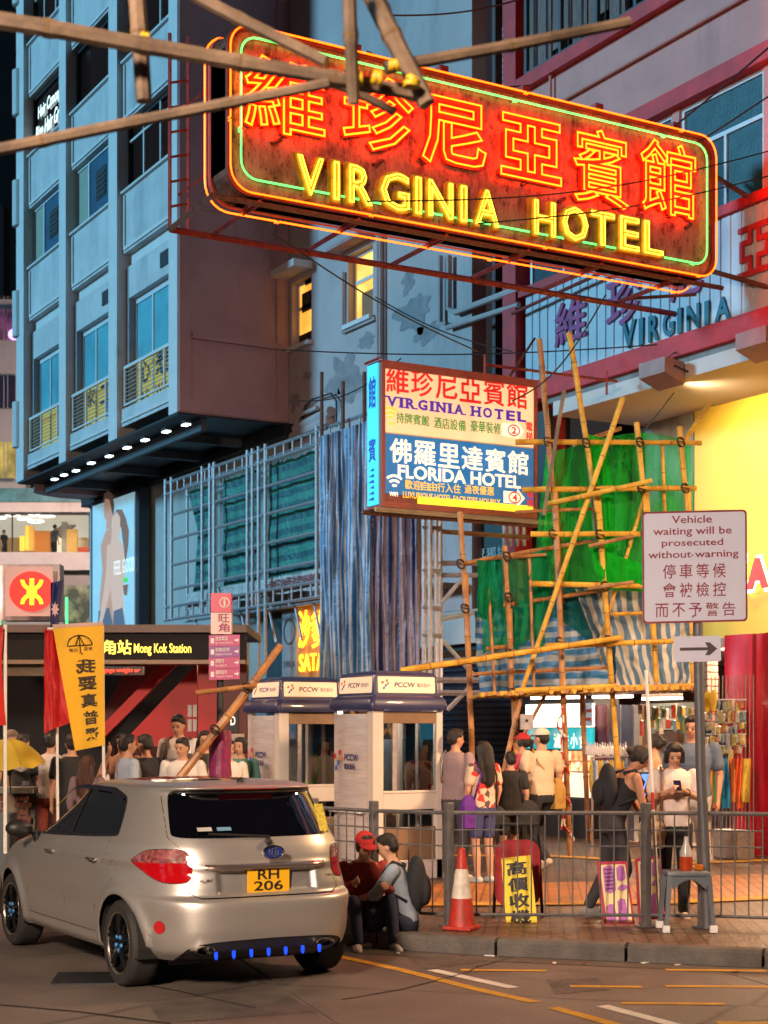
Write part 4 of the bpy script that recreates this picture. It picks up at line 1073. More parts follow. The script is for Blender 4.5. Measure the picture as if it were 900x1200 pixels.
def bamboo_geom(mb, a, b, r, node=.38, bend=.012):
    a, b = Vector(a), Vector(b); L_ = (b - a).length; n = max(2, int(L_ / node)); pts = []; rs = []
    ph = prng.random() * 6; side = Vector((prng.uniform(-1, 1), prng.uniform(-1, 1), prng.uniform(-1, 1)))
    for i in range(n + 1):
        t = i / n
        p = a.lerp(b, t) + side * (bend * L_ * math.sin(PI * t) * .6 + .004 * math.sin(ph + t * 20))
        e = .0 if i in (0, n) else .022
        rr = r * (1.06 - .16 * t)
        if e:
            d = (b - a).normalized()
            pts += [p - d * .03, p - d * .008, p, p + d * .008, p + d * .03]; rs += [rr, rr * 1.13, rr * 1.02, rr * 1.13, rr]
        else: pts.append(p); rs.append(rr)
    mb.tube(pts, rs, 8)
    keep = mb.mat; mb.mat = 1; d = (b - a).normalized()
    for i in range(1, n):
        p = pts[1 + 5 * (i - 1) + 2]; mb.tube([p - d * .005, p + d * .005], rs[1 + 5 * (i - 1) + 1] * 1.02, 8, caps=False)
    mb.mat = keep
def pole(parent, a, b, r=.038, mat=None, name='pole', **k):
    m = MB(); bamboo_geom(m, a, b, r, **k); return m.build(name, [mat or BAM, NODE], parent, smooth=True)
def tie(parent, p, r=.055, mat=None):
    m = MB(); p = Vector(p)
    for ax in ((1, 0, .25), (.9, 0, -.35), (.2, .1, 1)):
        M = frame(p, Vector(ax).cross(Vector((.1, 1, .1))), Vector(ax).cross(Vector((0, .2, 1)) if abs(ax[2]) < .9 else Vector((1, 0, 0))))
        m.tube([M @ Vector((r * math.cos(q), r * math.sin(q), 0)) for q in [2 * PI * k / 10 for k in range(10)]], .009, 4, closed=True)
    return m.build('strap', mat or TIE, parent)

sc_t = thing('bamboo_scaffold', 'bamboo scaffold lashed together in front of the shops under the hotel canopy', 'scaffold', at(665, 1008, 21) )
sc_t.location.z = PZ
DS = 21.3
V_ = [((632, 397), (650, 600), (668, 1003), 0), ((667, 390), (700, 600), (724, 900), .02), ((746, 495), (757, 600), (769, 800), .06), ((796, 500), (806, 600), (813, 812), .04), ((539, 600), (545, 700), (556, 965), .1), ((591, 640), (597, 740), (600, 820), .1)]
for i, (a, b, c, dd) in enumerate(V_):
    m = MB(); D = DS + dd
    bamboo_geom(m, at(*a, D), at(*b, D), .037, bend=.002); bamboo_geom(m, at(*b, D + .02) - Vector((0, 0, -.3)), at(*c, D + .02), .040, bend=.002)
    m.build('pole', [(BAMB, BAM, BAM, BAM, BAMB, BAMB)[i], NODE], sc_t, smooth=True)
pole(sc_t, at(724, 890, DS + .3), at(732, 1000, DS + .3), .038, BAMB); pole(sc_t, at(602, 815, DS), at(609, 962, DS), .04, BAMB); pole(sc_t, at(610, 818, DS - .1), at(576, 960, DS - .3), .036, BAMB); pole(sc_t, at(682, 800, DS + .8), at(690, 985, DS + .8), .036, BAMB)
for a, b, d0, d1, r, mt in (((730, 466), (612, 808), DS - .1, DS - .1, .034, BAM), ((831, 474), (801, 519), DS + .9, DS + .2, .036, BAM), ((661, 458), (637, 604), DS - .3, DS - .3, .026, BAMG),
        ((604, 518), (822, 519), DS, DS + .1, .036, BAM), ((612, 574), (816, 572), DS, DS, .037, BAM), ((622, 626), (815, 626), DS, DS, .037, BAM), ((622, 684), (812, 688), DS, DS, .037, BAM),
        ((470, 786), (728, 747), DS - 1.0, DS - .2, .040, BAM), ((640, 757), (812, 750), DS - .1, DS - .1, .036, BAM), ((562, 815), (656, 812), DS - .2, DS - .2, .036, BAM), ((604, 810), (722, 804), DS - .3, DS - .3, .040, BAM), ((680, 808), (820, 803), DS - .1, DS - .1, .036, BAM),
        ((540, 661), (704, 632), DS + .3, DS + .2, .030, BAMB), ((565, 713), (704, 692), DS + .3, DS + .2, .030, BAMB), ((672, 521), (727, 502), DS + .4, DS + .9, .032, BAMB), ((640, 591), (764, 563), DS + .0, DS - .5, .034, BAM), ((570, 760), (600, 757), DS + .2, DS + .2, .03, BAMB), ((690, 690), (742, 682), DS - .1, DS - .4, .026, BAMB), ((690, 640), (742, 628), DS - .1, DS - .3, .026, BAMB)):
    pole(sc_t, at(*a, d0), at(*b, d1), r, mt, name='ledger', bend=.003)
for a, b, mt in (((566, 655), (640, 650), BAMB), ((556, 790), (716, 782), BAMB), ((604, 600), (700, 596), BAMB), ((716, 720), (812, 716), BAM), ((690, 545), (705, 700), BAMG), ((776, 520), (783, 690), BAM), ((620, 655), (626, 810), BAMB), ((572, 690), (580, 815), BAMB), ((640, 812), (560, 960), BAMB), ((756, 580), (700, 760), BAM)):
    pole(sc_t, at(*a, DS + .16), at(*b, DS + .12), .024, mt, name='ledger', bend=.004)
for x, y in ((642, 518), (687, 519), (750, 518), (798, 518), (698, 573), (752, 573), (803, 572), (703, 626), (756, 626), (709, 687), (713, 750), (718, 806), (600, 812), (656, 752), (648, 626), (540, 661), (545, 713), (594, 652), (596, 700), (597, 766)):
    tie(sc_t, at(x, y, DS - .02), .062)
# deck of short poles, seen end on
deck = MB(); zd = at(700, 810, 21.0).z
for i in range(58):
    x = 566 + i * 4.45; D = 20.95 + .1 * prng.random()
    a = at(x, 813 - (i / 58) * 8 + prng.uniform(-1, 1), D); MB_ = MB(); bamboo_geom(MB_, a, a + FW * (1.7 + .3 * prng.random()) + RT * prng.uniform(-.05, .05), .027 + .006 * prng.random(), bend=.0)
    MB_.build('deck_pole', [(BAM, BAMB, BAM)[i % 3], NODE], sc_t, smooth=True)
# red and white hazard tape wound round the standing poles
m = MB(); pp = []
for k in range(60):
    t = k / 59; c = at(656.5 + 11 * t, 830 + 160 * t, DS); q = t * 26
    pp.append(c + RT * (.055 * math.cos(q)) + FW * (.055 * math.sin(q)))
def tape_mat():
    m, N, L, b = nt('hazard_tape')
    tc = N.new('ShaderNodeTexCoord'); w = N.new('ShaderNodeTexWave'); w.bands_direction = 'Z'; w.inputs['Scale'].default_value = 1.6; L.new(tc.outputs['Object'], w.inputs[0])
    r = N.new('ShaderNodeValToRGB'); r.color_ramp.interpolation = 'CONSTANT'; r.color_ramp.elements[0].color = (.6, .04, .03, 1); r.color_ramp.elements[1].position = .5; r.color_ramp.elements[1].color = (.8, .74, .68, 1)
    L.new(w.outputs[0], r.inputs[0]); L.new(r.outputs[0], b.inputs['Base Color']); b.inputs['Roughness'].default_value = .4; return m
TAPE = tape_mat()
m.tube(pp, .017, 4); m.build('hazard_tape', TAPE, sc_t, smooth=True)
m = MB(); m.tube([at(659 + 1.5 * math.sin(k), 828 + k * 8.5, DS - .12 - .04 * math.sin(k * .7)) for k in range(18)], .014, 4); m.build('hazard_tape', TAPE, sc_t)

# ------------------------------------------------------------------ hanging cloths: corners measured, hung at distance D with folds
def cloth(name, label, cat, quad, D, mat, nu=40, nv=40, amp=.08, fold=6., seed=0, sag=.0, ragged=0., parent=None, droop=.35, group=None):
    (tl, tr, br_, bl_) = quad
    Ds = D if isinstance(D, (tuple, list)) else (D, D)
    rows = []
    lw_ = Vector((0, 0, 0))
    for j in range(nv + 1):
        v = j / nv; row = []
        for i in range(nu + 1):
            u = i / nu
            x = (tl[0] * (1 - u) + tr[0] * u) * (1 - v) + (bl_[0] * (1 - u) + br_[0] * u) * v
            y = (tl[1] * (1 - u) + tr[1] * u) * (1 - v) + (bl_[1] * (1 - u) + br_[1] * u) * v
            y += sag * math.sin(PI * u) * (1 - v) * 1.0
            y += ragged * v * noise.noise(Vector((u * 6, seed, 3.1)))
            nz = noise.noise(Vector((u * fold * .8 + seed, v * fold * droop, seed * 1.7)))
            n2 = noise.noise(Vector((u * fold * 2.3 - seed, v * fold * droop * 2, 9.2)))
            x += 6 * nz * v + 3 * n2 * min(1, v * 3)
            d = Ds[0] * (1 - u) + Ds[1] * u + amp * (math.sin(u * fold * PI + 4 * nz + v * 1.5) * .35 + nz * 1.2 + n2 * .8 + .35 * noise.noise(Vector((u * 22, v * 9, seed))))
            row.append(at(x, y, d))
        rows.append(row)
    c = rows[nv][nu // 2]
    cw, ch_ = (rows[0][nu] - rows[0][0]).length, (rows[nv][0] - rows[0][0]).length
    o = bpy.data.objects.new(name, bpy.data.meshes.new(name)); col.objects.link(o)
    base = Vector((c.x, c.y, c.z)); o.location = base; o.rotation_euler = (0, 0, THETA)
    Mi = world_of(o).inverted()
    m = MB(); m.grid([[Mi @ p for p in r] for r in rows])
    o.data.from_pydata([tuple(p) for p in m.v], [], m.f); o.data.materials.append(mat)
    o.data.polygons.foreach_set('use_smooth', [True] * len(o.data.polygons))
    ul = o.data.uv_layers.new(name='UVMap')
    for lp in o.data.loops:
        vi = lp.vertex_index; ul.data[lp.index].uv = ((vi % (nu + 1)) / nu * cw, (1 - (vi // (nu + 1)) / nv) * ch_)
    tag(o, label, cat, group)
    return o
GNET = net('green_debris_net', (.03, .62, .08), .46, trans=.7); GNETB = net('bright_green_net', (.02, .60, .05), .93, trans=.55); GNETD = net('deep_green_net', (.015, .30, .13), .78, trans=.45)
TB1 = striped('blue_white_tarp', (.40, .46, .55), (.03, .16, .42), 0, .17, .5, trans=.3, warp=.07)
TB2 = striped('blue_white_tarp_low', (.34, .42, .52), (.05, .20, .46), 2, .15, .5, trans=.3, warp=.06)
TB3 = striped('pale_striped_tarp', (.55, .52, .46), (.10, .20, .34), 0, .16, .5, trans=.45, warp=.05)
cloth('debris_net', 'sheer green debris net hung from the top scaffold rail beside the yellow wall', 'debris net', ((712, 512), (812, 519), (810, 690), (700, 690)), DS + .22, GNET, amp=.05, fold=3, seed=1, sag=-8)
cloth('debris_net', 'sheer green net behind the leaning poles left of the bright green strip', 'debris net', ((640, 528), (700, 512), (706, 680), (622, 690)), DS + .35, GNET, amp=.07, fold=4, seed=2, sag=4)
cloth('debris_net', 'bright green gathered strip of net falling down the scaffold middle', 'debris net', ((686, 508), (712, 514), (724, 692), (706, 690)), DS + .12, GNETB, nu=24, amp=.07, fold=5, seed=3)
cloth('debris_net', 'bright green net bunched at the foot of the scaffold bay above the pale tarp', 'debris net', ((690, 640), (765, 665), (758, 694), (706, 690)), DS + .05, GNETB, nu=24, nv=16, amp=.08, fold=4, seed=8)
cloth('green_sheet', 'deep green sheet draped over the rail left of the scaffold middle', 'sheet', ((559, 656), (645, 640), (640, 752), (566, 768)), DS + .25, GNETD, amp=.10, fold=5, seed=4, ragged=14, sag=6)
cloth('green_sheet', 'narrow dark green sheet hanging from the rail at the far left of the bay', 'sheet', ((560, 656), (580, 658), (572, 726), (558, 722)), DS + .1, GNETD, nu=16, amp=.07, fold=4, seed=5)
cloth('green_sheet', 'dark teal sheet sagging behind the pole between green net and blue tarp', 'sheet', ((640, 690), (716, 684), (708, 762), (614, 700)), DS + .45, net('teal_sheet', (.01, .10, .11), .97, trans=.2), amp=.06, fold=3, seed=6)
cloth('tarpaulin', 'blue and white striped tarp stretched along the lower scaffold bay', 'tarpaulin', ((556, 716), (716, 700), (716, 808), (562, 814)), DS + .55, TB2, amp=.09, fold=7, seed=7)
cloth('tarpaulin', 'pale striped tarp lit from behind, right of the scaffold middle', 'tarpaulin', ((674, 690), (815, 690), (812, 806), (716, 806)), (DS + .35, DS + .3), TB3, amp=.09, fold=6, seed=9, droop=.7)
cloth('tarpaulin', 'dark blue striped tarp corner beside the warning sign foot', 'tarpaulin', ((716, 752), (722, 752), (722, 806), (716, 806)), DS + .3, TB1, nu=6, amp=.02, seed=11)
# tall blue striped curtain
cloth('tarpaulin_curtain', 'tall blue and white striped tarpaulin hanging left of the light box sign', 'tarpaulin', ((374, 512), (434, 492), (436, 800), (373, 800)), (26.6, 25.6), striped('curtain_tarp', (.42, .50, .60), (.04, .20, .44), 0, .10, .5, trans=.2, warp=.01), nu=70, nv=70, amp=.12, fold=8, seed=12, droop=.22)
cloth('tarpaulin_curtain', 'darker striped tarpaulin hanging directly under the light box sign', 'tarpaulin', ((430, 492), (492, 560), (494, 802), (432, 800)), (25.7, 25.3), striped('curtain_tarp_dark', (.34, .26, .32), (.012, .05, .20), 0, .20, .66, trans=.2, warp=.01), nu=60, nv=60, amp=.08, fold=8, seed=13, droop=.15)

# ------------------------------------------------------------------ steel signboard frame on the lower wall
fy = 14.4
sf = thing('signboard_frame', 'galvanised steel signboard frame with trusses beside the billboard', 'steel frame', (on_y(193, 700, fy).x, fy, 4.6))
fx = lambda p, c=fy: on_y(p, 600, c).x
zt1, zt0, zm1, zm0 = 7.62, 7.36, 4.72, 4.42
def rod(a, b, r=.035, mat=None, name='tube', par=None): MB().tube([a, b], r, 6).build(name, mat or GREYMETAL, par or sf, smooth=True)
X0, X9 = fx(193), fx(434)
for z in (zt1, zt0, zm1, zm0):
    for y in (fy, fy + .55): rod((X0, y, z), (X9 if z > 6 else fx(376), y, z), .035, name='chord')
for k in range(26):
    x = X0 + (X9 - X0) * k / 25; rod((x, fy, zt0), (x, fy, zt1), .022, name='web'); rod((x, fy + .55, zt0), (x, fy + .55, zt1), .022, name='web')
for k in range(20):
    x = X0 + (fx(376) - X0) * k / 19; rod((x, fy, zm0), (x, fy, zm1), .022, name='web')
for ps in ((194, 201), (237, 246, 251), (290, 296, 303), (311,), (371,)):
    for p in ps: rod((fx(p), fy, 3.0 if p in (290, 303, 311) else zm0), (fx(p), fy, zt1 + .1), .04, name='upright')
    rod((fx(ps[0]), fy + .55, zm0), (fx(ps[0]), fy + .55, zt1), .035, name='upright')
for z in (6.85, 6.28, 5.68, 5.12): rod((fx(201), fy + .02, z), (fx(371), fy + .02, z), .035, name='rail')
for p in (215, 240, 268, 300, 330, 352): rod((fx(p), fy + .3, zm0 - .05), (fx(p + 8), fy + .3, zm0 - .75), .028, name='brace')
def tarp_y(name, label, x0, x1, z0, z1, y, mat, seed, cut=0, parent=None, cat='tarpaulin', amp=.05):
    n, mm = 40, 30; m = MB()
    rows = []
    for j in range(mm + 1):
        v = j / mm; r = []
        for i in range(n + 1):
            u = i / n; xx = x0 + (x1 - x0) * u + cut * (math.sin(v * PI) * .9 + .3 * v) * (1 - u)
            r.append(Vector((xx, y + amp * noise.noise(Vector((u * 5 + seed, v * 4, 1))), z1 + (z0 - z1) * v - (.08 * abs(math.sin(u * 17)) if v == 0 else 0) + .1 * v * noise.noise(Vector((u * 7, seed, 2))))))
        rows.append(r)
    m.grid(rows); o = m.build(name, mat, parent, smooth='all')
    return tag(o, label, cat) if parent is None else o
GT = striped('green_striped_tarp', (.04, .26, .20), (.012, .12, .13), 2, .26, .52, trans=.15, warp=.03, rough=.5, uv=False)
tarp_y('tarpaulin', 'green striped tarp behind the left bay of the steel frame', fx(210), fx(237), 4.75, 7.4, fy + .22, GT, 1, cut=.5)
tarp_y('tarpaulin', 'green striped tarp behind the middle bay of the steel frame', fx(250), fx(291), 4.85, 7.4, fy + .24, GT, 2)
tarp_y('tarpaulin', 'green striped tarp behind the right bay of the steel frame', fx(304), fx(371), 4.95, 7.4, fy + .22, GT, 3)
tarp_y('banner_strip', 'white cloth strip with red characters along the steel frame foot', fx(214), fx(372), 4.62, 5.0, fy + .12, pm('dirty_white_cloth', (.50, .50, .48), .8, var=.3, scale=6, dirt=.5, dirtc=(.2, .08, .08)), 5, cat='banner', amp=.03)
t = MB(); put_chars(t, '九龍旺角西洋菜街特賣', frame((0, fy + .07, 0), (1, 0, 0), (0, 0, 1)), fx(306), fx(370), 4.70, 4.92, .1, z=.0, bold=.02)
tag(t.build('banner_lettering', pm('dark_red_print', (.22, .03, .04), .7, bump=0)), 'dark red characters on the white cloth strip', 'lettering') if False else None
bl_ = bpy.data.objects.get('banner_strip')
if bl_:
    t.build('lettering', pm('dark_red_print', (.22, .03, .04), .7, bump=0), bl_)
# plank floor of the frame, lit from the shop below
for k in range(9):
    MB().box(fx(240) + k * 1.0, fx(240) + k * 1.0 + .92, fy + .62, fy + 1.1, zm0 - .02, zm0 + .03).build('plank', pm('frame_plank', (.30, .20, .10), .8), sf)

# steel scaffold tower behind the box sign
tw = thing('steel_scaffold_tower', 'galvanised tube tower standing between the curtain and the bamboo', 'scaffold tower', at(512, 1000, 24.2)); tw.location.z = PZ
for x, d in ((497, 24.4), (504, 24.2), (511, 24.4), (516, 25.0)):
    rod(at(x, 600, d), Vector((at(x, 600, d).x, at(x, 600, d).y, PZ)), .042, par=tw, name='upright')
for x in (591, 598, 606, 614): rod(at(x, 600, 25.2), at(x, 640, 25.2), .036, par=tw, name='upright')
for y in (618, 668, 712, 744): 
    for dy in (0, 3): rod(at(495, y, 24.2), at(518, y + dy, 24.2), .022, GREYMETAL, par=tw, name='coupler_bar')
rod(at(496, 797, 24.1), at(564, 797, 24.1), .05, par=tw, name='ledger'); rod(at(496, 812, 24.1), at(564, 812, 24.1), .05, par=tw, name='ledger'); rod(at(518, 706, 24.1), at(540, 680, 24.1), .035, par=tw, name='brace'); rod(at(520, 752, 24.1), at(556, 792, 24.1), .035, par=tw, name='brace'); rod(at(524, 832, 24.1), at(552, 804, 24.1), .04, par=tw, name='brace')
rod(at(496, 660, 25), at(565, 660, 25), .045, par=tw, name='ledger'); rod(at(496, 674, 25), at(565, 674, 25), .04, par=tw, name='ledger'); rod(at(518, 725, 24.6), at(565, 716, 24.6), .05, MATS['dim_white_bar'], par=tw, name='ledger'); rod(at(505, 622, 25), at(620, 630, 25), .04, BAMB, par=tw, name='ledger')
# faint sign behind the tower
fs = MB(); fs.box(hx(492), hx(632), P2 + .2, P2 + .3, 3.3, 7.2); o = tag(fs.build('dark_shop_sign', pm('dark_green_board', (.012, .03, .03), .5)), 'dark unlit shop board with pale characters behind the steel tower', 'shop sign')
t = MB(); Mk = frame((0, P2 + .17, 0), (1, 0, 0), (0, 0, 1)); zz0 = on_y(570, 655, P2).z; zz1 = on_y(570, 640, P2).z
put_chars(t, '昇獨特', Mk, on_y(548, 600, P2).x, on_y(585, 600, P2).x, zz0, zz1, .1, z=.0, bold=.01); put_text(t, 'JOY PHOTO', Mk, on_y(508, 600, P2).x, on_y(545, 600, P2).x, zz0 + .08, zz1 - .04, .0, .01)
put_text(t, 'WEDDING PHOTO', Mk, on_y(508, 600, P2).x, on_y(545, 600, P2).x, zz0 - .2, zz0 - .06, .0, .01)
for k in range(9): put_text(t, '•', Mk, on_y(520 + k * 9, 600, P2).x, on_y(525 + k * 9, 600, P2).x, zz0 - 1.05, zz0 - .95, .0)
t.build('lettering', pm('pale_print', (.35, .36, .33), .6, bump=0), o)

# ------------------------------------------------------------------ foreground bamboo overhead
fb = thing('overhead_bamboo', 'weathered bamboo poles lashed with yellow straps crossing overhead in the top left', 'bamboo frame', at(300, 60, 5.6))
DF = 5.6
for a, b, d0, d1, r in [(a, b, c, d, e * .86) for a, b, c, d, e in (((-60, 14), (500, 112), DF - .1, DF + .1, .036), ((-60, 186), (385, 97), DF + .1, DF, .026), ((158, -40), (169, 118), DF + .12, DF + .12, .037), ((408, -40), (414, 122), DF - .1, DF - .02, .029), ((418, -40), (501, 122), DF + .10, DF + .05, .040),
        ((452, 80), (738, 26), DF + .12, DF + .3, .026), ((180, -30), (382, 72), DF + .14, DF + .1, .028), ((380, 92), (462, 130), DF + .2, DF + .3, .022), ((425, -50), (478, 70), DF + .22, DF + .22, .026))]:
    pole(fb, at(*a, d0), at(*b, d1), r, BAMG, node=.33, bend=.006)
for x, y, r, tl_ in ((171, 47, .034, -.17), (412, 78, .034, -.17), (443, 92, .036, -.2), (420, 92, .034, -.17), (462, 77, .028, .15), (482, 97, .038, -1.9)):
    m = MB()
    for s, (o_, tw) in enumerate(((-.010, -.22), (.006, .26))):
        d = RT * math.cos(tl_ + tw) + Vector((0, 0, math.sin(tl_ + tw))); c = at(x, y, DF - .01) + d * o_
        m.tube([c - d * .009, c - d * .006, c + d * .006, c + d * .009], [r * .70, r * (.73 + .02 * s), r * (.73 + .02 * s), r * .70], 14)
    m.build('strap', TIEY, fb, smooth=True)

# ------------------------------------------------------------------ overhead cables
def cable(label, pts, r=.012, sag=0.):
    P = [Vector(p) for p in pts]
    if len(P) == 2:
        P = [P[0].lerp(P[1], t / 14) - Vector((0, 0, sag * math.sin(PI * t / 14))) for t in range(15)]
    return tag(MB().tube(P, r, 5).build('cable', CABLE), label, 'cable')
cable('thin black cable rising from the neon sign to the upper right corner', (at(560, 275, 23), at(905, 52, 21)), .014, .3)
cable('thin black cable crossing the pink wall near the first one', (at(590, 270, 23), at(905, 110, 21.4)), .012, .2)
cable('long thin cable crossing the face of the neon sign letters', (at(430, 236, 17.6), at(905, 176, 21.0)), .009, .2)
cable('long thin cable passing below the sign letters HOTEL', (at(560, 262, 17.6), at(905, 205, 21.0)), .009, .1)
cable('thin cable sloping down from the neon sign past the lit windows', (at(318, 272, 19), at(560, 412, 22)), .010, .1)
cable('thin cable level above the light box sign', (at(330, 410, 24), at(770, 404, 22.0)), .010, .1)
cable('thin cable sloping from grey wall down toward the light box sign', (at(440, 348, 22.5), at(600, 412, 21)), .009, .1)
cable('thin cable from the sign bracket curving past the letters down to the scaffold', (at(710, 345, 21), at(600, 470, 21)), .011, .25)
cable('thin cable hooked over the red beam near the scaffold', (at(790, 460, 22), at(640, 600, 22)), .009, .2)
cable('thin cable at the top centre above the neon sign', (at(450, 18, 19), at(640, -10, 20)), .011, .1)
cable('thin cable high over the neon sign joining the red column', (at(430, 60, 21), at(620, 100, 22.5)), .011, .2)
cable('cable drooping over the blue tarpaulin', (at(350, 470, 25), at(470, 420, 23)), .010, .2)
# ------------------------------------------------------------------ shop row under the canopy
LX = lambda p, c=P2: on_y(p, 900, c).x
def yb(mb, x0, x1, yt, yb_, c, d=.05):    # box on plane Y=c given edges, d deep
    a = on_y(x0, yt, c); b = on_y(x1, yt, c); xm = (x0 + x1) / 2
    return mb.box(a.x, b.x, c, c + d, on_y(xm, yb_, c).z, on_y(xm, yt, c).z)
sr = tag(MB().box(LX(470), XE + 2, P3 + 3.2, P3 + 3.4, .1, 3.3).build('shop_back_wall', pm('shop_back', (.10, .085, .08), .8)), 'dark back wall of the shop row', 'wall')
tag(MB().box(LX(470), XE + 2, P2 + .35, P3 + 3.2, 3.05, 3.19).build('shop_ceiling', pm('shop_ceiling_paint', (.22, .18, .15), .8)), 'ceiling slab over the shop row', 'ceiling')
lamp('shop_ceiling_light', 'AREA', (LX(690), P2 + 1.5, 2.95), 380, (1, .70, .46), target=(LX(690), P2 + .2, 0), shape='RECTANGLE', size=2.6, size_y=.6)
lamp('shop_ceiling_light', 'AREA', (LX(790), P2 + 1.0, 2.95), 380, (1, .70, .46), target=(LX(790), P2 - 1.0, 0), shape='RECTANGLE', size=2.6, size_y=.6)
lamp('shop_ceiling_light', 'AREA', (LX(880), P2 + .5, 2.95), 330, (1, .70, .44), target=(LX(860), P2 - 3.0, 0), shape='RECTANGLE', size=2.0, size_y=.6)
for i, (x0, x1, y) in enumerate(((622, 686, 818), (694, 742, 817), (752, 800, 819))):
    tl_ = thing('strip_light', 'white strip light under the scaffold deck, %s' % ('over the kiosk', 'over the maroon doors', 'over the salon wall')[i], 'strip light', at(x0, y, 23.5), 0, 'strip lights under the deck')
    a, b = at(x0, y, 23.5), at(x1, y - 1, 23.5); MB().tube([a, b], .022, 8).build('tube', em('strip_white', (1, .88, .72), 6), tl_); MB().tube([a + Vector((0, 0, .045)), b + Vector((0, 0, .045))], .03, 6).build('fitting', WHITE, tl_); MB().tube([a + Vector((0, 0, .07)), a + Vector((0, 0, .5))], .008, 5).build('hanger', DARK, tl_)
# roller shutter
rs = thing('roller_shutter', 'dark closed roller shutter behind the scaffold legs', 'shutter', (LX(500), P2 + .1, PZ))
SH = pm('shutter_blue_black', (.03, .035, .055), .4, metal=.5, dirt=.3)
for k in range(26):
    z = PZ + k * .11; m = MB(); x0, x1 = LX(505), LX(611)
    m.grid([[Vector((x0, P2 + .10, z)), Vector((x1, P2 + .10, z))], [Vector((x0, P2 + .07, z + .03)), Vector((x1, P2 + .07, z + .03))], [Vector((x0, P2 + .07, z + .08)), Vector((x1, P2 + .07, z + .08))], [Vector((x0, P2 + .10, z + .109)), Vector((x1, P2 + .10, z + .109))]])
    m.build('slat', SH, rs)
# food kiosk
fk = thing('food_kiosk', 'brightly lit food kiosk with white lightbox, teal band and menu photos', 'kiosk', (LX(655), P2, PZ))
yb(MB(), 613, 696, 820, 985, P2 + .06, .5).build('cabinet', DARKIN, fk)
yb(MB(), 616, 694, 825, 852, P2 - .0, .05).build('lightbox', em('kiosk_white', (1, .86, .68), 4), fk)
tb = yb(MB(), 616, 694, 853.2, 878, P2 - .0, .05).build('teal_band', em_noise('kiosk_teal', (.02, .42, .48), (.45, .62, .5), .9, 2.2, 2, (.5, .75)), fk)
t = MB(); zc = on_y(668, 868, P2 - .02); put_chars(t, '滷味小食', frame((0, P2 - .005, 0), (1, 0, 0), (0, 0, 1)), LX(648), LX(688), zc.z - .12, zc.z + .12, .2, z=.0, bold=.01); t.build('lettering', em('kiosk_letter', (1, .9, .7), 1.2), tb)
for r_ in range(2):
    for c_ in range(6):
        x0 = 617 + c_ * 13; y0 = 880 + r_ * 12.5
        yb(MB(), x0 + .5, x0 + 12, y0, y0 + 11.3, P2, .05).build('menu_photo', (em_noise('menu_photo_a', (.8, .06, .02), (1, .6, .2), 1.1, 6, 4), em_noise('menu_photo_b', (.5, .2, .03), (1, .85, .6), 1.1, 8, 4))[(r_ + c_) % 2], fk)
yb(MB(), 652, 692, 906, 934, P2 - .2, .3).build('counter', em('kiosk_counter', (1, .80, .62), .9), fk)
yb(MB(), 616, 692, 935, 985, P2 - .1, .3).build('counter_base', DARKIN, fk)
m = MB(); yb(m, 679, 694, 824, 851, P2 - .25, .01); pp_ = m.build('paper_notice', WHITE); tag(pp_, 'white and red paper notice hanging before the kiosk lightbox', 'notice')
t = MB(); 
for k in range(5): yb(t, 679.5 + (k % 2) * 7, 686 + (k % 2) * 7, 826 + k * 5, 829.5 + k * 5, P2 - .262, .008)
t.build('notice_print', pm('red_print', (.6, .06, .03), .6, bump=0), pp_)
# maroon and grey doors with hanging things
dr = thing('shop_door', 'maroon and grey folding shop doors right of the food kiosk', 'door', (LX(720), P2 + .1, PZ))
for x0, x1, mt in ((698, 712, pm('maroon_door', (.12, .015, .03), .5)), (713, 727, pm('grey_violet_door', (.13, .115, .13), .5)), (728, 742, pm('grey_violet_door', (.13, .115, .13), .5)), (743, 750, CREAM)):
    yb(MB(), x0, x1 - .6, 826, 985, P2 + .1, .05).build('door_leaf', mt, dr)
sp_ = thing('salon_wall', 'cream wall with beauty salon poster over a brown panel', 'wall', (LX(775), P2 + .15, PZ))
yb(MB(), 750, 816, 822, 985, P2 + .2, .1).build('wall_panel', pm('salon_cream', (.42, .34, .24), .7, dirt=.3), sp_)
po = yb(MB(), 765, 792, 825, 855, P2 + .1, .02).build('poster', pm('salon_poster', (.70, .62, .42), .6, var=.08), sp_)
t = MB(); Mz = frame((0, P2 + .095, 0), (1, 0, 0), (0, 0, 1)); zc = on_y(778, 835, P2 + .1).z
put_text(t, 'JIT YUSUM', Mz, LX(767), LX(786), zc + .02, zc + .10, .0, .01); put_text(t, 'SALON', Mz, LX(767), LX(779), zc - .09, zc - .02, .0, .01); put_text(t, '美容中心', Mz, LX(776), LX(790), zc - .2, zc - .12, .0, .01); t.build('lettering', pm('poster_ink', (.10, .07, .04), .6, bump=0), po)
yb(MB(), 768, 794, 857, 880, P2 + .1, .03).build('brown_panel', pm('brown_board', (.16, .07, .025), .6), sp_)
for k in range(10): yb(MB(), 816, 829, 772 + k * 8.2, 779 + k * 8.2, P2 + .05, .2).build('stone_course', pm('brown_stone', (.26, .17, .12), .8, dirt=.4), sp_)
hg_ = thing('hanging_goods', 'string of small wrapped goods hanging before the salon wall', 'goods', at(780, 826, 22.6))
MB().tube([at(748, 824, 22.6), at(816, 822, 22.6)], .01, 5).build('cord', CABLE, hg_)
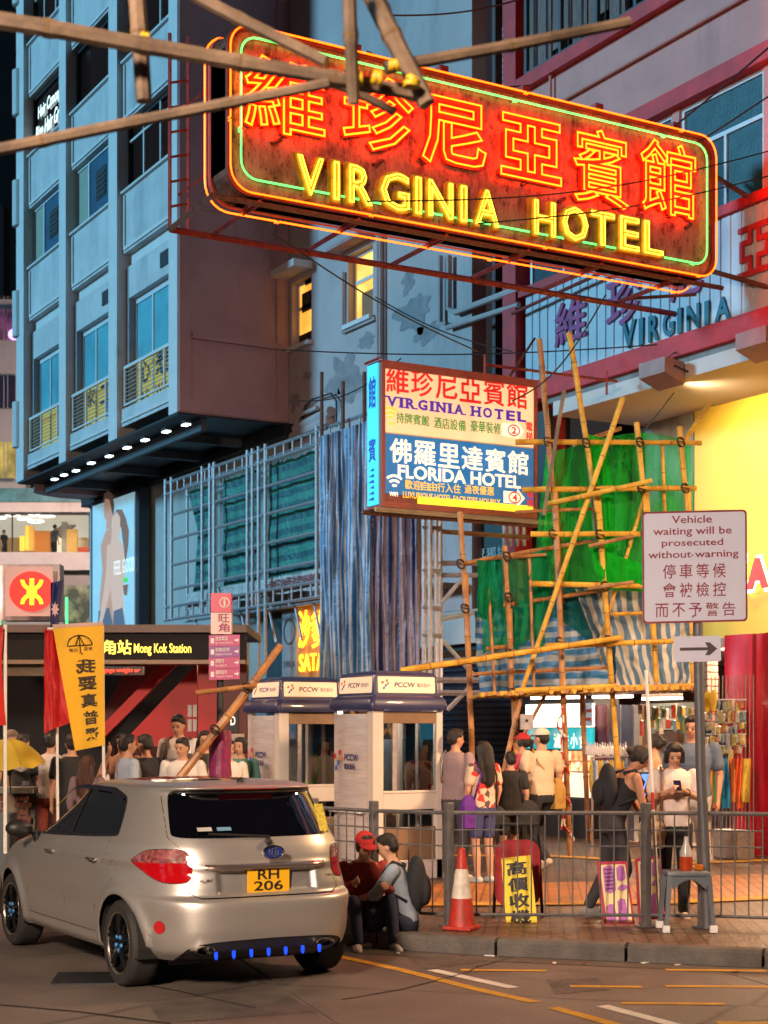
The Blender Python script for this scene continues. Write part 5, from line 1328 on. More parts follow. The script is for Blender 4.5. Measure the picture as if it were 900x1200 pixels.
for i in range(22):
    p = at(750 + (i % 11) * 6.2 + (i * 37 % 5), 826 + (i // 11) * 13 + (i * 13 % 6), 22.58); w = .03 + .012 * (i % 3)
    MB().bbox(-w, w, -.012, .012, -.13 - .03 * (i % 4), 0, .008, Matrix.Translation(p) @ Matrix.Rotation(THETA + .5 * (i % 3), 4, 'Z')).build('packet', pm('goods_%d' % (i % 5), [(.6, .55, .5), (.5, .08, .05), (.12, .3, .45), (.6, .42, .08), (.2, .4, .15)][i % 5], .3, var=.5, scale=25, bump=0), hg_)
# red clad column at the right edge
rc = thing('red_column', 'magenta red clad column at the right edge of the pavement', 'column', (LX(885), P2 - .15, PZ))
xc0, xc1 = LX(863), LX(935)
m = MB(); prof = []
nseg = 40
rows = []
for j in range(25):
    v = j / 24; z = PZ + (3.18 - PZ) * v; r = []
    for i in range(nseg + 1):
        u = i / nseg; w = xc0 - .18 * v + .10 + (xc1 - xc0) * u
        r.append(Vector((w, P2 - .15 - .04 * math.sin(u * 9) - .05 * noise.noise(Vector((u * 4, v * 2, 0))), z)))
    r = [Vector((r[0].x, P2 + .8, z))] + r
    rows.append(r)
m.grid(rows); m.build('cladding', pm('magenta_red_cloth', (.52, .004, .022), .4, var=.15, scale=1.5, bump=.1, coat=.3), rc, smooth=True)
for x_ in (897,): MB().box(LX(x_) , LX(x_) + .03, P2 - .24, P2 - .2, PZ, 3.17).build('seam', pm('dark_red_seam', (.25, .005, .02), .5), rc)
mb_ = tag(MB().bbox(LX(893), LX(893) + .5, P2 - .9, P2 - .6, PZ, PZ + .38, .01).build('metal_box', GREYMETAL), 'grey metal box on the pavement at the foot of the red column', 'box')
# goods hung beside the column
def blobcol(i): return [(.6, .5, .2), (.2, .3, .35), (.5, .45, .38), (.6, .55, .45), (.45, .42, .15), (.5, .2, .1), (.35, .35, .38)][i % 7]
gr_ = thing('goods_rack', 'rack of small hanging packets beside the red column', 'rack', (LX(850), P2 - .6, PZ))
gy = P2 - .6
for k in range(12): MB().box(on_y(830, 800, gy).x + k * .075, on_y(830, 800, gy).x + k * .075 + .01, gy + .05, gy + .06, PZ, 2.6).build('grid_wire', GREYMETAL, gr_)
r_ = random.Random(9)
for row in range(5):
    for c_ in range(9):
        x0 = 829 + c_ * 5.0 + r_.uniform(-1.5, 1.5); y0 = 822 + row * 13.5 + r_.uniform(-2.5, 2.5)
        a = on_y(x0, y0, gy); 
        m = MB(); m.bbox(a.x, a.x + .05 + .04 * r_.random(), gy - .05, gy - .01, a.z - .08 - .09 * r_.random(), a.z, .008, Matrix.Translation((a.x, 0, a.z)) @ Matrix.Rotation(r_.uniform(-.2, .2), 4, 'Y') @ Matrix.Translation((-a.x, 0, -a.z))); m.build('packet', pm('packet_%d' % ((row * 3 + c_ * 5) % 7), blobcol(row * 3 + c_ * 5), .35, var=.5, scale=18, bump=0), gr_)
    rod(on_y(828, 820 + row * 13.5, gy), on_y(874, 820 + row * 13.5, gy), .012, WHITEFRAME, par=gr_, name='hook_rail')
for i, (x, y) in enumerate(((829, 812), (836, 811))):
    a = on_y(x, y, gy - .15)
    fl_ = tag(MB().prism([(.06 * math.cos(q) * (1.1 if math.sin(q) > 0 else .85), .15 * math.sin(q)) for q in [2 * PI * k / 16 for k in range(16)]], -.012, .012, frame((a.x, a.y, a.z - .12), (1, 0, .1 * (1 - 2 * i)), (0, 0, 1))).build('flip_flop', pm('yellow_foam', (.75, .50, .06), .6, bump=0)), 'yellow flip flop hung above the goods rack, %s one' % ('left', 'right')[i], 'flip flop', 'yellow flip flops over the rack')
scs = [(833, (.70, .25, .04)), (839, (.05, .30, .08)), (847, (.02, .22, .42)), (851, (.02, .25, .45)), (857, (.60, .22, .05)), (862, (.75, .09, .02)), (867, (.70, .12, .02)), (872, (.65, .42, .05)), (876, (.68, .48, .06))]
for i, (x, c) in enumerate(scs):
    gy2 = gy - .12; rows = []
    for j in range(14):
        v = j / 13; rr = []
        for k in range(6):
            u = k / 5
            p = on_y(x + (u - .5) * (8 + 2 * v) + 2.5 * v * math.sin(i * 2.1), 889 + 58 * v * (1 - .12 * (i % 3)), gy2 + .04 * math.sin(u * 7 + i + v * 3) - .02 * i * 0)
            rr.append(p)
        rows.append(rr)
    m = MB(); m.grid(rows)
    tag(m.build('scarf', pm('scarf_cloth_%d' % i, c, .8, var=.3, scale=9, bump=.2), smooth='all'), {0: 'orange scarf at the left end of the hanging row', 1: 'dark green scarf second in the hanging row', 2: 'blue scarf left of the two blue ones', 3: 'blue scarf right of the two blue ones', 4: 'ochre orange scarf between blue and bright orange', 5: 'bright orange red scarf, left one of its pair', 6: 'bright orange red scarf, right one of its pair', 7: 'dull yellow scarf beside the orange pair', 8: 'yellow scarf at the right end of the hanging row'}[i], 'scarf', 'scarves hanging beside the red column')
# small wares on a stand left of the women
ws = thing('wares_stand', 'stand of small yellow and blue wares behind the woman in black', 'stand', at(708, 985, 22.0)); ws.location.z = PZ
MB().tube([at(692, 888, 22), at(736, 886, 22)], .015, 6).build('rail', GREYMETAL, ws)
for x in (694, 734): MB().tube([at(x, 888, 22), Vector((at(x, 888, 22).x, at(x, 888, 22).y, PZ))], .018, 6).build('leg', GREYMETAL, ws)
for i in range(14):
    x = 693 + i * 3.1; a = at(x, 890, 21.96); m = MB(); h = .28 + .2 * r_.random()
    m.ball((a.x, a.y, a.z - h / 2), (.035, .035, h / 2), 8, 6); m.build('hanging_ware', pm('ware_%d' % (i % 4), [(.55, .38, .05), (.12, .22, .4), (.5, .5, .52), (.45, .28, .05)][i % 4], .3, var=.4, scale=20, bump=0), ws, smooth=True)
for i in range(16):
    x = 688 + i * 3; a = at(x, 884 + (i % 3), 22.0); m = MB(); m.lathe([(.001, .0), (.03, .0), (.03, .10), (.012, .13), (.012, .17), (.001, .17)], a, 8); m.build('bottle', pm('clear_bottle', (.55, .55, .6), .1, bump=0), ws, smooth=True)

# ------------------------------------------------------------------ satay restaurant front
sy = 15.2
rt_ = thing('satay_shop', 'shop with yellow neon 沙爹 SATAY sign under the steel frame', 'shop', on_y(352, 900, sy)); rt_.location.z = PZ
RX = lambda p: on_y(p, 760, sy).x
RZ = lambda x, y: on_y(x, y, sy).z
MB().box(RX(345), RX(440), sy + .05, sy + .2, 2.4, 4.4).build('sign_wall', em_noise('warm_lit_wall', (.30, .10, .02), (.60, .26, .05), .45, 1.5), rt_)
MB().box(RX(328), RX(345) - .01, sy + .05, sy + .2, PZ, 4.4).build('grey_pillar', pm('pillar_grey', (.30, .31, .33), .6, dirt=.3), rt_)
MB().box(RX(300), RX(328) - .01, sy + .25, sy + .35, PZ, 4.4).build('dark_panel', pm('dark_blue_grey', (.04, .06, .07), .5), rt_)
MB().box(RX(345), RX(470), sy + 1.2, sy + 1.3, PZ, 2.4).build('shop_interior', em_noise('shop_interior_glow', (.03, .012, .006), (.9, .34, .06), .9, 2.5, 5, (.5, .75)), rt_)
MSY = frame((0, sy + .03, 0), (1, 0, 0), (0, 0, 1))
NSY = em('satay_neon', (1, .50, .03), 2.2)
for ch, x0, x1, y0, y1, o_l in (('沙', 349, 363, 716, 760, .02), ('爹', 364, 380, 716, 760, .02)):
    t = MB(); put_text(t, ch, MSY, RX(x0), RX(x1), RZ(x0, y1), RZ(x0, y0), .0, .012, depth=.03); t.build('neon_character', NSY, rt_)
t = MB(); put_text(t, 'SATAY', MSY, RX(350), RX(386), RZ(358, 787), RZ(358, 766), .0, .01, depth=.03); t.build('neon_word', NSY, rt_)
t = MB(); Mp = frame((0, sy + .03, 0), (1, 0, 0), (0, 0, 1)); cx_, cz_ = RX(337), RZ(337, 740)
t.grid([[Mp @ Vector((cx_ + r * .28 * math.cos(q), cz_ + r * .28 * math.sin(q), .0)) for q in [2 * PI * k / 20 for k in range(20)]] for r in (1, .85)], True)
put_text(t, 'OPEN 24', Mp, RX(330), RX(343), cz_ - .75, cz_ - .62, .0, .01); t.build('lettering', pm('grey_print', (.10, .10, .11), .6, bump=0), rt_)
lamp('satay_light', 'SPOT', (RX(362), sy - .5, 4.1), 45, (1, .50, .10), target=(RX(362), sy + .3, 3), spot_size=R_(165), spot_blend=1.0, shadow_soft_size=.03)

# ------------------------------------------------------------------ underground station entrance
DE = 26.0
def fr_(x, y, D=DE): return at(x, y, D)
se = thing('station_entrance', 'underground station entrance with black sign fascia reading Mong Kok Station', 'station entrance', (0, 0, 0))
b0 = at(-60, 900, DE); se.location = (b0.x, b0.y, PZ); se.rotation_euler = (0, 0, THETA)
MME = lambda D: frame(FW * D, RT, (0, 0, 1))
lat = lambda x, D=DE: (x - CX) / F * D
hgt = lambda y, D=DE: CH + (HY - y) / F * D
def fbox(x0, x1, yt, yb_, D, d, name, mat, par, zb=None):   # box facing the camera side: lateral by height by depth
    M = frame(FW * D, RT, (0, 0, 1))
    m = MB(); m.box(lat(x0, D), lat(x1, D), zb if zb is not None else hgt(yb_, D), hgt(yt, D), -d, 0, M)
    return m.build(name, mat, par)
fbox(-60, 289, 732, 741, DE - .5, 3.0, 'roof_slab', pm('brown_roof_edge', (.09, .06, .055), .5), se)
fbox(-60, 287, 741.2, 773, DE - .4, .4, 'fascia', pm('fascia_black', (.010, .009, .011), .6, bump=0, spec=.15), se)
fbox(-60, 287, 773.2, 778, DE - .45, .5, 'fascia_trim', pm('fascia_brown', (.16, .10, .06), .4), se)
t = MB(); MF = frame(FW * (DE - .41), RT, (0, 0, 1)); lt = lambda x: lat(x, DE - .41); hh = lambda y: hgt(y, DE - .41)
put_chars(t, '旺角站', MF, lt(100), lt(155), hh(767), hh(750), .1, z=.003, bold=.015); put_text(t, 'Mong Kok Station', MF, lt(157), lt(224), hh(768.5), hh(754), .003, .01); t.build('lettering', em('station_letter', (1, .85, .10), 1.5), se)
fbox(-60, 120, 779, 792, DE - .2, .1, 'canopy_strip', pm('bronze_strip', (.14, .08, .03), .4), se)
fbox(-60, 232, 779, 1010, DE + 3.2, .1, 'hall_wall', DARKIN, se, zb=PZ)
REDW = pm('station_red_wall', (.55, .012, .012), .5, var=.1, scale=3, bump=.05); REDD = pm('station_dark_red', (.10, .006, .008), .5)
def fpoly(pts, D, d, name, mat, par):
    M = frame(FW * D, RT, (0, 0, 1)); m = MB(); m.prism([(lat(x, D), hgt(y, D)) for x, y in reversed(pts)], -d, 0, M); return m.build(name, mat, par)
fpoly([(231, 778), (231, 925), (130, 925), (130, 880), (142, 872)], DE + 1.0, .1, 'red_wall', REDW, se)
fpoly([(190, 778), (208, 778), (118, 868), (104, 866)], DE + .8, .1, 'escalator_side', REDW, se)
fpoly([(150, 778), (186, 778), (112, 872), (104, 868)], DE + 2.6, .1, 'escalator_soffit', REDD, se)
fbox(232, 260, 779, 925, DE + .3, .8, 'red_wall', pm('station_red_wall_deep', (.40, .010, .012), .5), se, zb=PZ)
fbox(260, 289, 779, 925, DE + .2, .4, 'dark_red_wall', REDD, se, zb=PZ)
ex = fbox(267, 279, 828, 858, DE + .16, .03, 'exit_plate', DARK, se)
t = MB(); MEx = frame(FW * (DE + .14), RT, (0, 0, 1)); put_text(t, 'D', MEx, lat(270, DE + .14), lat(276, DE + .14), hgt(850, DE + .14), hgt(839, DE + .14), .0, .03); t.build('lettering', em('exit_white', (.9, .9, .85), .5), ex)
fbox(262, 286, 860, 960, DE + .1, .2, 'wall_base', pm('cream_base', (.45, .38, .32), .6, dirt=.3), se, zb=PZ)
for i, (x, y) in enumerate(((220, 826), (226, 826), (220, 843), (226, 843))): fbox(x, x + 4.5, y, y + 14, DE + .98, .02, 'notice', WHITE, se)
fbox(120, 229, 874, 902, DE - .1, .04, 'glass_barrier', glass('barrier_glass', (.6, .85, .85), .6), se)
fbox(116, 229, 902, 960, DE - .05, .08, 'barrier_base', pm('white_barrier', (.55, .55, .54), .5), se, zb=PZ)
led = fbox(118, 168, 781, 791, DE - .3, .1, 'led_board', pm('led_board', (.02, .015, .01), .4, bump=0), se)
t = MB(); ML = frame(FW * (DE - .41), RT, (0, 0, 1)); put_text(t, 'gage weight or', ML, lt(122), lt(164), hh(789), hh(783), .002, .01); t.build('lettering', em('led_red', (1, .03, .01), 3), led)
lamp('station_hall_light', 'AREA', fr_(170, 775, DE + 1.6) , 30, (1, .62, .42), target=tuple(fr_(170, 900, DE + .6)), shape='RECTANGLE', size=3, size_y=.5)
lamp('station_front_light', 'AREA', fr_(120, 770, DE - 2.6) + Vector((0, 0, 1.0)), 40, (1, .62, .40), target=tuple(fr_(120, 900, DE - 1.5)), shape='RECTANGLE', size=4, size_y=.4)
# emblem box
eb = thing('station_emblem_sign', 'lit square sign with the red oval railway emblem above the entrance', 'sign', at(33, 727, 26.6)); De = 26.6
fbox(3, 70, 661, 727, De, .35, 'sign_box', GREYMETAL, eb); fbox(6, 62, 664, 722, De - .352, .02, 'white_face', lit_face('emblem_face', (.46, .30, .28), .32), eb)
ME = frame(FW * (De - .376), RT, (0, 0, 1)); le = lambda x: lat(x, De - .38); he = lambda y: hgt(y, De - .38)
t = MB(); t.prism([(le(37) + (le(63) - le(11)) / 2 * math.cos(2 * PI * k / 40), he(693) + (he(670) - he(717)) / 2 * math.sin(2 * PI * k / 40)) for k in range(40)], .0, .015, ME); t.build('red_oval', em('emblem_red', (1, .012, .008), 1.25), eb)
t = MB(); u = (le(63) - le(11)) / 52
def arc_band(cx, cy, r0, r1, a0, a1):
    n = 12; A = [(cx + r1 * math.cos(a0 + (a1 - a0) * k / n), cy + r1 * math.sin(a0 + (a1 - a0) * k / n)) for k in range(n + 1)]; B_ = [(cx + r0 * math.cos(a0 + (a1 - a0) * k / n), cy + r0 * math.sin(a0 + (a1 - a0) * k / n)) for k in range(n + 1)]
    t.prism(A + B_[::-1], .016, .022, ME)
cx_, cy_ = le(37.5), he(694)
t.prism([(cx_ - 2.6 * u, cy_ - 15 * u), (cx_ + 2.6 * u, cy_ - 15 * u), (cx_ + 2.6 * u, cy_ + 16 * u), (cx_ - 2.6 * u, cy_ + 16 * u)], .016, .0225, ME)
arc_band(cx_, cy_ + 15 * u, 9 * u, 13.5 * u, PI + .05, 2 * PI - .05); arc_band(cx_, cy_ - 14.5 * u, 9 * u, 13.5 * u, .05, PI - .05)
t.prism([(cx_ - 6 * u, cy_ - 1.6 * u), (cx_ + 6 * u, cy_ - 1.6 * u), (cx_ + 6 * u, cy_ + 2 * u), (cx_ - 6 * u, cy_ + 2 * u)], .016, .021, ME)
t.build('emblem', em('emblem_yellow', (1, .68, .01), 1.3), eb)
# neighbouring lit sign just showing at the left edge
nb = fbox(-12, 2, 663, 725, 26.5, .3, 'side_light_box', em_noise('pink_white_glow', (1, .35, .3), (1, .85, .7), 1.0, 2), None); tag(nb, 'glowing pink and white light box at the left edge beside the emblem sign', 'light box')

# ------------------------------------------------------------------ distant building with lit floor
DM = 70.0
fm_ = thing('far_building', 'grey building far back with a lit glazed floor behind the station', 'building', (0, 0, 0)); b0 = at(60, 900, DM); fm_.location = (b0.x, b0.y, 0)
GW = pm('far_grey_wall', (.36, .32, .33), .8, var=.15, scale=.8, dirt=.25); GW2 = pm('far_light_wall', (.62, .54, .53), .8, var=.12, scale=.8, dirt=.3)
fbox(-60, 135, 649, 668, DM - 1, 1.2, 'parapet', GW2, fm_); fbox(-60, 135, 668.2, 740, DM - .5, .5, 'wall', GW, fm_)
fbox(-60, 135, 588, 600, DM - 1, 1, 'upper_slab', GW2, fm_)
fbox(-60, 135, 572, 588, DM - 1.1, .3, 'teal_banner', pm('teal_mural', (.05, .20, .24), .5, var=.6, scale=2), fm_)
fbox(-60, 135, 602, 606, DM + 8, .1, 'ceiling_edge', WHITE, fm_)
fbox(-60, 135, 600, 652, DM + 9, .2, 'back_wall', em_noise('mall_back', (.25, .14, .05), (.9, .72, .48), 1.2, .6, 3, (.42, .6)), fm_)
m = MB(); M_ = frame(FW * DM, RT, (0, 0, 1)); zc = hgt(601, DM); m.box(lat(-60, DM), lat(135, DM), zc, zc + .1, -9, 1, M_); m.build('lit_ceiling', em('mall_ceiling', (.62, .58, .48), .8), fm_)
zf_ = hgt(650, DM); m = MB(); m.box(lat(-60, DM), lat(135, DM), zf_ - .1, zf_, -9, 1, M_); m.build('floor_slab', GW2, fm_)
for x, y, rx, ry in ((15, 604, 9, 1.8), (28, 608, 8, 2), (42, 611, 10, 2.2), (55, 605, 10, 1.8), (2, 607, 6, 1.6), (40, 603.5, 7, 1)):
    D = (zc - .12 - CH) * F / (HY - y); M2 = frame(FW * D, RT, (0, 0, 1)); t = MB()
    t.grid([[M2 @ Vector((lat(x, D) + k_ * rx / F * D * math.cos(q), hgt(y, D) + k_ * ry / F * D * math.sin(q), 0)) for q in [2 * PI * k / 22 for k in range(22)]] for k_ in (1, .45)], True)
    t.build('ring_light', em('ring_light', (1, 1, .95), 3.5), fm_)
fpoly([(62, 622), (95, 600), (105, 600), (70, 630)], DM + 4, .4, 'stair_beam', GW2, fm_); fbox(72, 78, 602, 650, DM + 3, .4, 'white_pillar', pm('white_pillar', (.6, .6, .55), .6), fm_)
for x0, x1, y0, y1, c in ((23, 27, 628, 645, 0), (29, 39, 616, 645, 1), (40, 58, 622, 648, 2), (78, 90, 620, 649, 1), (85, 104, 641, 650, 3), (30, 32, 616, 644, 0)):
    fbox(x0, x1, y0, y1, DM + 2 + c * .3, .3, 'shop_fitting', (em('fit_yellow', (1, .6, .08), 1.1), em('fit_gold', (.75, .40, .10), .6), em('fit_orange', (.50, .17, .03), .7), em('fit_red', (.6, .07, .03), .5))[c], fm_)
fbox(13.5, 15, 598, 650, DM - .2, .1, 'mullion', DARK, fm_); fbox(104, 105.5, 598, 650, DM - .2, .1, 'mullion', DARK, fm_)
fbox(-60, 135, 600.3, 649, DM - .1, .03, 'glazing', glass('mall_glass', (.95, .97, .95), .93), fm_)
fbox(74, 106, 686, 732, DM - .95, .3, 'lower_opening', em_noise('lower_mall', (.02, .03, .02), (.22, .22, .12), .6, 1.6, 5, (.45, .7)), fm_)
fbox(77, 79, 700, 732, DM - 1.3, .1, 'green_tube_light', em('green_tube', (.05, 1, .25), 2.5), fm_); fbox(-5, 0, 715, 735, DM - 1.3, .1, 'green_tube_light', MATS['green_tube'], fm_)
lamp('parapet_fill_light', 'AREA', tuple(at(40, 640, DM - 14) + Vector((0, 0, 5))), 2600, (1, .74, .6), target=tuple(at(45, 655, DM)), shape='DISK', size=2.0)  # unseen lamp added to brighten the far parapet
# stacked floors above, left of the blue building
fbox(-60, 30, 347, 587, DM + 3, 1, 'side_block', GW, fm_)
for y0, y1, mt in ((347, 350, DARK), (362, 398, em_noise('dim_windows_violet', (.01, .01, .02), (.20, .05, .16), .5, 1.5)), (440, 478, pm('far_window_dark', (.015, .02, .05), .3)), (518, 560, em_noise('far_window_olive', (.03, .03, .01), (.45, .36, .08), .7, .9, 4))):
    w_ = fbox(-20, 17.5, y0, y1, DM + 1.9, .1, 'window', mt, fm_)
    for x in (4, 8.5): fbox(x, x + .8, y0, y1, DM + 1.78, .05, 'mullion', GREYMETAL, w_)
o = thing('round_lamp_sign', 'small glowing violet round sign on the far building edge', 'sign', at(16, 380, DM - 2)); p = at(16, 392, DM - 2); MB().ball(p, .24, 12, 8).build('globe', em('violet_glow', (.55, .35, 1), 1.6), o, smooth=True); MB().tube([p, p + FW * 3.5], .05, 6).build('arm', DARK, o)
# black slab added behind everything to cover the glowing sky
tw_ = thing('dark_sky_cover', 'added black slab hiding the sky glow in the top left corner', 'building', at(0, 900, 130)); tw_.location.z = 0
fbox(-160, 60, -200, 900, 130, 5, 'wall', pm('sky_cover_black', (.006, .006, .008), .9, bump=0), tw_, zb=0)
fbox(-30, 4, 238, 345, 120, 2, 'side_wall', pm('tower_mauve', (.05, .04, .05), .9), tw_, zb=8)

# ------------------------------------------------------------------ billboard
bb = thing('billboard', 'tall lit advertising billboard of an embracing couple with words FEEL GOOD', 'billboard', (on_y(107, 700, 15.2).x, 15.2, 5))
x0, x1 = on_y(107, 700, 15.2).x, on_y(163, 700, 15.2).x; z0, z1 = 4.0, 8.12
MB().box(x0, x1, 15.2, 15.5, z0, z1).build('frame', pm('billboard_frame', (.02, .03, .05), .4), bb)
pc = MB().box(x0 + .18, x1 - .28, 15.17, 15.199, z0 + .1, z1 - .12).build('poster', lit_face('billboard_blue', (.36, .60, .68), .6, .3), bb)
XP = lambda x: on_y(x, 650, 15.16).x
def zp(x, y): return on_y(x, y, 15.16).z
MP = frame((0, 15.165, 0), (1, 0, 0), (0, 0, 1))
def fig(pts, mat, z): t = MB(); t.prism([(XP(x), zp(x, y)) for x, y in pts][::-1], z, z + .004, MP); t.build('print_shape', mat, pc)
SK1 = em('print_skin', (.50, .27, .19), .6); SK2 = em('print_skin_light', (.66, .40, .30), .6); HR = em('print_hair', (.10, .06, .05), .5); HR2 = em('print_hair_brown', (.22, .12, .09), .5); JN = em('print_jeans', (.10, .13, .18), .55)
fig([(118, 640), (124, 622), (131, 618), (137, 628), (139, 650), (140, 690), (139, 715), (134, 735), (116, 735), (117, 700), (120, 668)], SK1, .002)
fig([(122, 592), (124, 580), (129, 577), (132, 583), (133, 597), (131, 608), (130, 619), (124, 620), (125, 610), (122, 606)], SK1, .004)
fig([(121, 590), (122, 579), (127, 575), (132, 579), (134, 592), (133, 605), (131, 598), (129, 586), (124, 584)], HR, .008)
fig([(133, 605), (137, 597), (143, 597), (147, 606), (151, 622), (150, 640), (147, 660), (145, 640), (142, 618)], HR2, .006)
fig([(132, 606), (137, 600), (141, 606), (141, 620), (139, 630), (144, 640), (147, 665), (144, 690), (145, 720), (133, 722), (130, 690), (128, 655), (131, 630)], SK2, .010)
fig([(126, 640), (131, 636), (133, 660), (130, 690), (124, 716), (119, 734), (116, 733), (121, 700), (125, 670)], SK2, .014)
fig([(116, 716), (128, 712), (133, 735), (115, 735)], JN, .012); fig([(134, 716), (144, 712), (147, 735), (133, 735)], JN, .016)
t = MB(); put_text(t, 'FEEL GOOD', MP, XP(134), XP(158), zp(140, 673), zp(146, 655), .018, .0); t.build('lettering', em('print_white', (.85, .9, .9), .7), pc)
t = MB(); cxx, czz = XP(147.5), zp(147.5, 683); t.prism([(cxx + .19 * math.cos(q), czz + .02 + .13 * math.sin(q)) for q in [PI * k / 8 for k in range(9)]], .018, .022, MP); t.build('green_top', em('print_green', (.08, .55, .12), .7), pc)
t = MB(); t.prism([(cxx - .17, czz - .05), (cxx - .09, czz - .32), (cxx + .09, czz - .32), (cxx + .17, czz - .05)], .018, .022, MP); t.build('brown_cup', HR2, pc)
# ------------------------------------------------------------------ hatchback
import numpy as np
CARP = on_z(148, 1155, 0)
car = thing('parked_car', 'silver hatchback with tail towards the camera parked by the kerb', 'car', (CARP.x + .80, CARP.y + .80, 0), PI)
KEY = [(.23, .80, .16, 4.08, 4.6), (.30, .845, .05, 4.16, 4.6), (.44, .872, .005, 4.21, 4.6), (.59, .882, .0, 4.21, 4.6), (.655, .884, .015, 4.19, 4.6), (.69, .884, .075, 4.18, 4.6),
       (.75, .882, .085, 4.14, 4.4), (.84, .880, .10, 4.02, 4.0), (.90, .870, .112, 3.80, 4.0), (.96, .855, .13, 3.45, 4.0), (1.02, .835, .155, 3.15, 4.0), (1.08, .806, .19, 2.98, 4.0),
       (1.16, .770, .25, 2.80, 4.0), (1.27, .722, .335, 2.55, 4.0), (1.395, .675, .425, 2.33, 4.0), (1.432, .650, .37, 2.24, 4.0), (1.453, .610, .42, 2.12, 3.8), (1.468, .54, .57, 1.98, 3.6), (1.478, .42, .78, 1.84, 3.3), (1.488, .25, 1.0, 1.72, 2.9), (1.493, .02, 1.3, 1.45, 2.5)]
NK = len(KEY)
def prof(s):        # s in 0..NK-1, eased between the keys
    i = min(int(s), NK - 2); t = s - i
    p = [np.array(KEY[max(0, min(NK - 1, k))]) for k in (i - 1, i, i + 1, i + 2)]
    sm = .5 * ((2 * p[1]) + (-p[0] + p[2]) * t + (2 * p[0] - 5 * p[1] + 4 * p[2] - p[3]) * t * t + (-p[0] + 3 * p[1] - 3 * p[2] + p[3]) * t ** 3)
    li = p[1] * (1 - t) + p[2] * t
    return sm * .75 + li * .25
NU = 330
lev = []
for i in range(NK - 1):
    n = max(2, int(math.ceil(math.hypot(KEY[i + 1][0] - KEY[i][0], max(abs(KEY[i + 1][1] - KEY[i][1]), abs(KEY[i + 1][2] - KEY[i][2]) * .7)) / .014)))
    lev += [i + k / n for k in range(n)]
lev.append(NK - 1)
tt = np.linspace(0, PI, 2400)
V = []; AC = []
for s in lev:
    z, w, xr, xf, n = prof(s); w = max(w, .015)
    xm = (xr + xf) / 2; a = (xf - xr) / 2
    nr = n
    c, s_ = np.cos(tt), np.sin(tt)
    X = xm - a * np.sign(c) * np.abs(c) ** (2 / nr); Yy = w * np.abs(s_) ** (2 / nr)
    # tail corners drawn in tighter than the superellipse gives
    L_ = np.concatenate([[0], np.cumsum(np.hypot(np.diff(X), np.diff(Yy)))])
    f = np.linspace(0, 1, NU) ** 1.15
    q = f * L_[-1]
    xx = np.interp(q, L_, X); yy = np.interp(q, L_, Yy)
    for k in range(NU): V.append((xx[k], yy[k], z)); AC.append(q[k])
V = np.array(V); AC = np.array(AC)
NL = len(lev)
x, y, z = V[:, 0].copy(), V[:, 1].copy(), V[:, 2].copy()
side = np.clip((y - .55) / .2, 0, 1) * ((AC > .95) & (AC < 5.0))
for xw in (.80, 3.38):
    r = np.hypot(x - xw, z - .31)
    V[:, 1] += side * .030 * np.exp(-((r - .385) / .055) ** 2) * (z < .80)
V[:, 1] -= side * .016 * np.exp(-((z - .52) / .12) ** 2) * (np.exp(-((x - 2.1) / .8) ** 4))
V[:, 1] += side * .010 * np.exp(-((z - .91) / .028) ** 2)
V[:, 1] += side * .018 * np.exp(-((z - .27) / .04) ** 2) * np.exp(-((x - 2.1) / .95) ** 6)
rear = (AC < .9)
plate = np.clip((.40 - AC) / .05, 0, 1) * np.clip((z - .695) / .02, 0, 1) * np.clip((.875 - z) / .02, 0, 1)
V[:, 0] += plate * .035
V[:, 0] -= np.clip((.62 - AC) / .25, 0, 1) * .020 * np.exp(-((z - .885) / .022) ** 2)
V[:, 0] += (AC < 1.0) * .03 * np.exp(-((AC - .82) / .11) ** 2) * np.exp(-((z - .48) / .09) ** 2)
idx = np.arange(NL * NU).reshape(NL, NU)
a_, b_, c_, d_ = idx[:-1, :-1].ravel(), idx[:-1, 1:].ravel(), idx[1:, 1:].ravel(), idx[1:, :-1].ravel()
T = np.concatenate([np.stack([a_, b_, c_], 1), np.stack([a_, c_, d_], 1)])
class Soup: pass
def cut(V, A, T, val):            # split a triangle net along val = 0: inside (val > 0), outside
    s = val > 0; cnt = s[T].sum(1)
    ins = [tuple(t) for t in T[cnt == 3]]; out = [tuple(t) for t in T[cnt == 0]]
    Vn = list(map(tuple, V)); An = list(map(tuple, A)); vn = list(val); E = {}
    def mid(i, j):
        k = (min(i, j), max(i, j))
        if k not in E:
            t = val[k[0]] / (val[k[0]] - val[k[1]])
            E[k] = len(Vn); Vn.append(tuple(V[k[0]] * (1 - t) + V[k[1]] * t)); An.append(tuple(A[k[0]] * (1 - t) + A[k[1]] * t)); vn.append(0.)
        return E[k]
    for t in T[(cnt == 1) | (cnt == 2)]:
        f = [bool(s[i]) for i in t]; n = sum(f)
        k = f.index(True) if n == 1 else f.index(False)
        i, j, l = t[k], t[(k + 1) % 3], t[(k + 2) % 3]
        p, q = mid(i, j), mid(i, l)
        one, two = (ins, out) if n == 1 else (out, ins)
        one.append((i, p, q)); two.append((p, j, l)); two.append((p, l, q))
    return np.array(Vn), np.array(An), np.array(ins, int).reshape(-1, 3), np.array(out, int).reshape(-1, 3)
A = np.stack([AC, x, z], 1)       # attributes: arc from the tail centre, undisplaced x and z
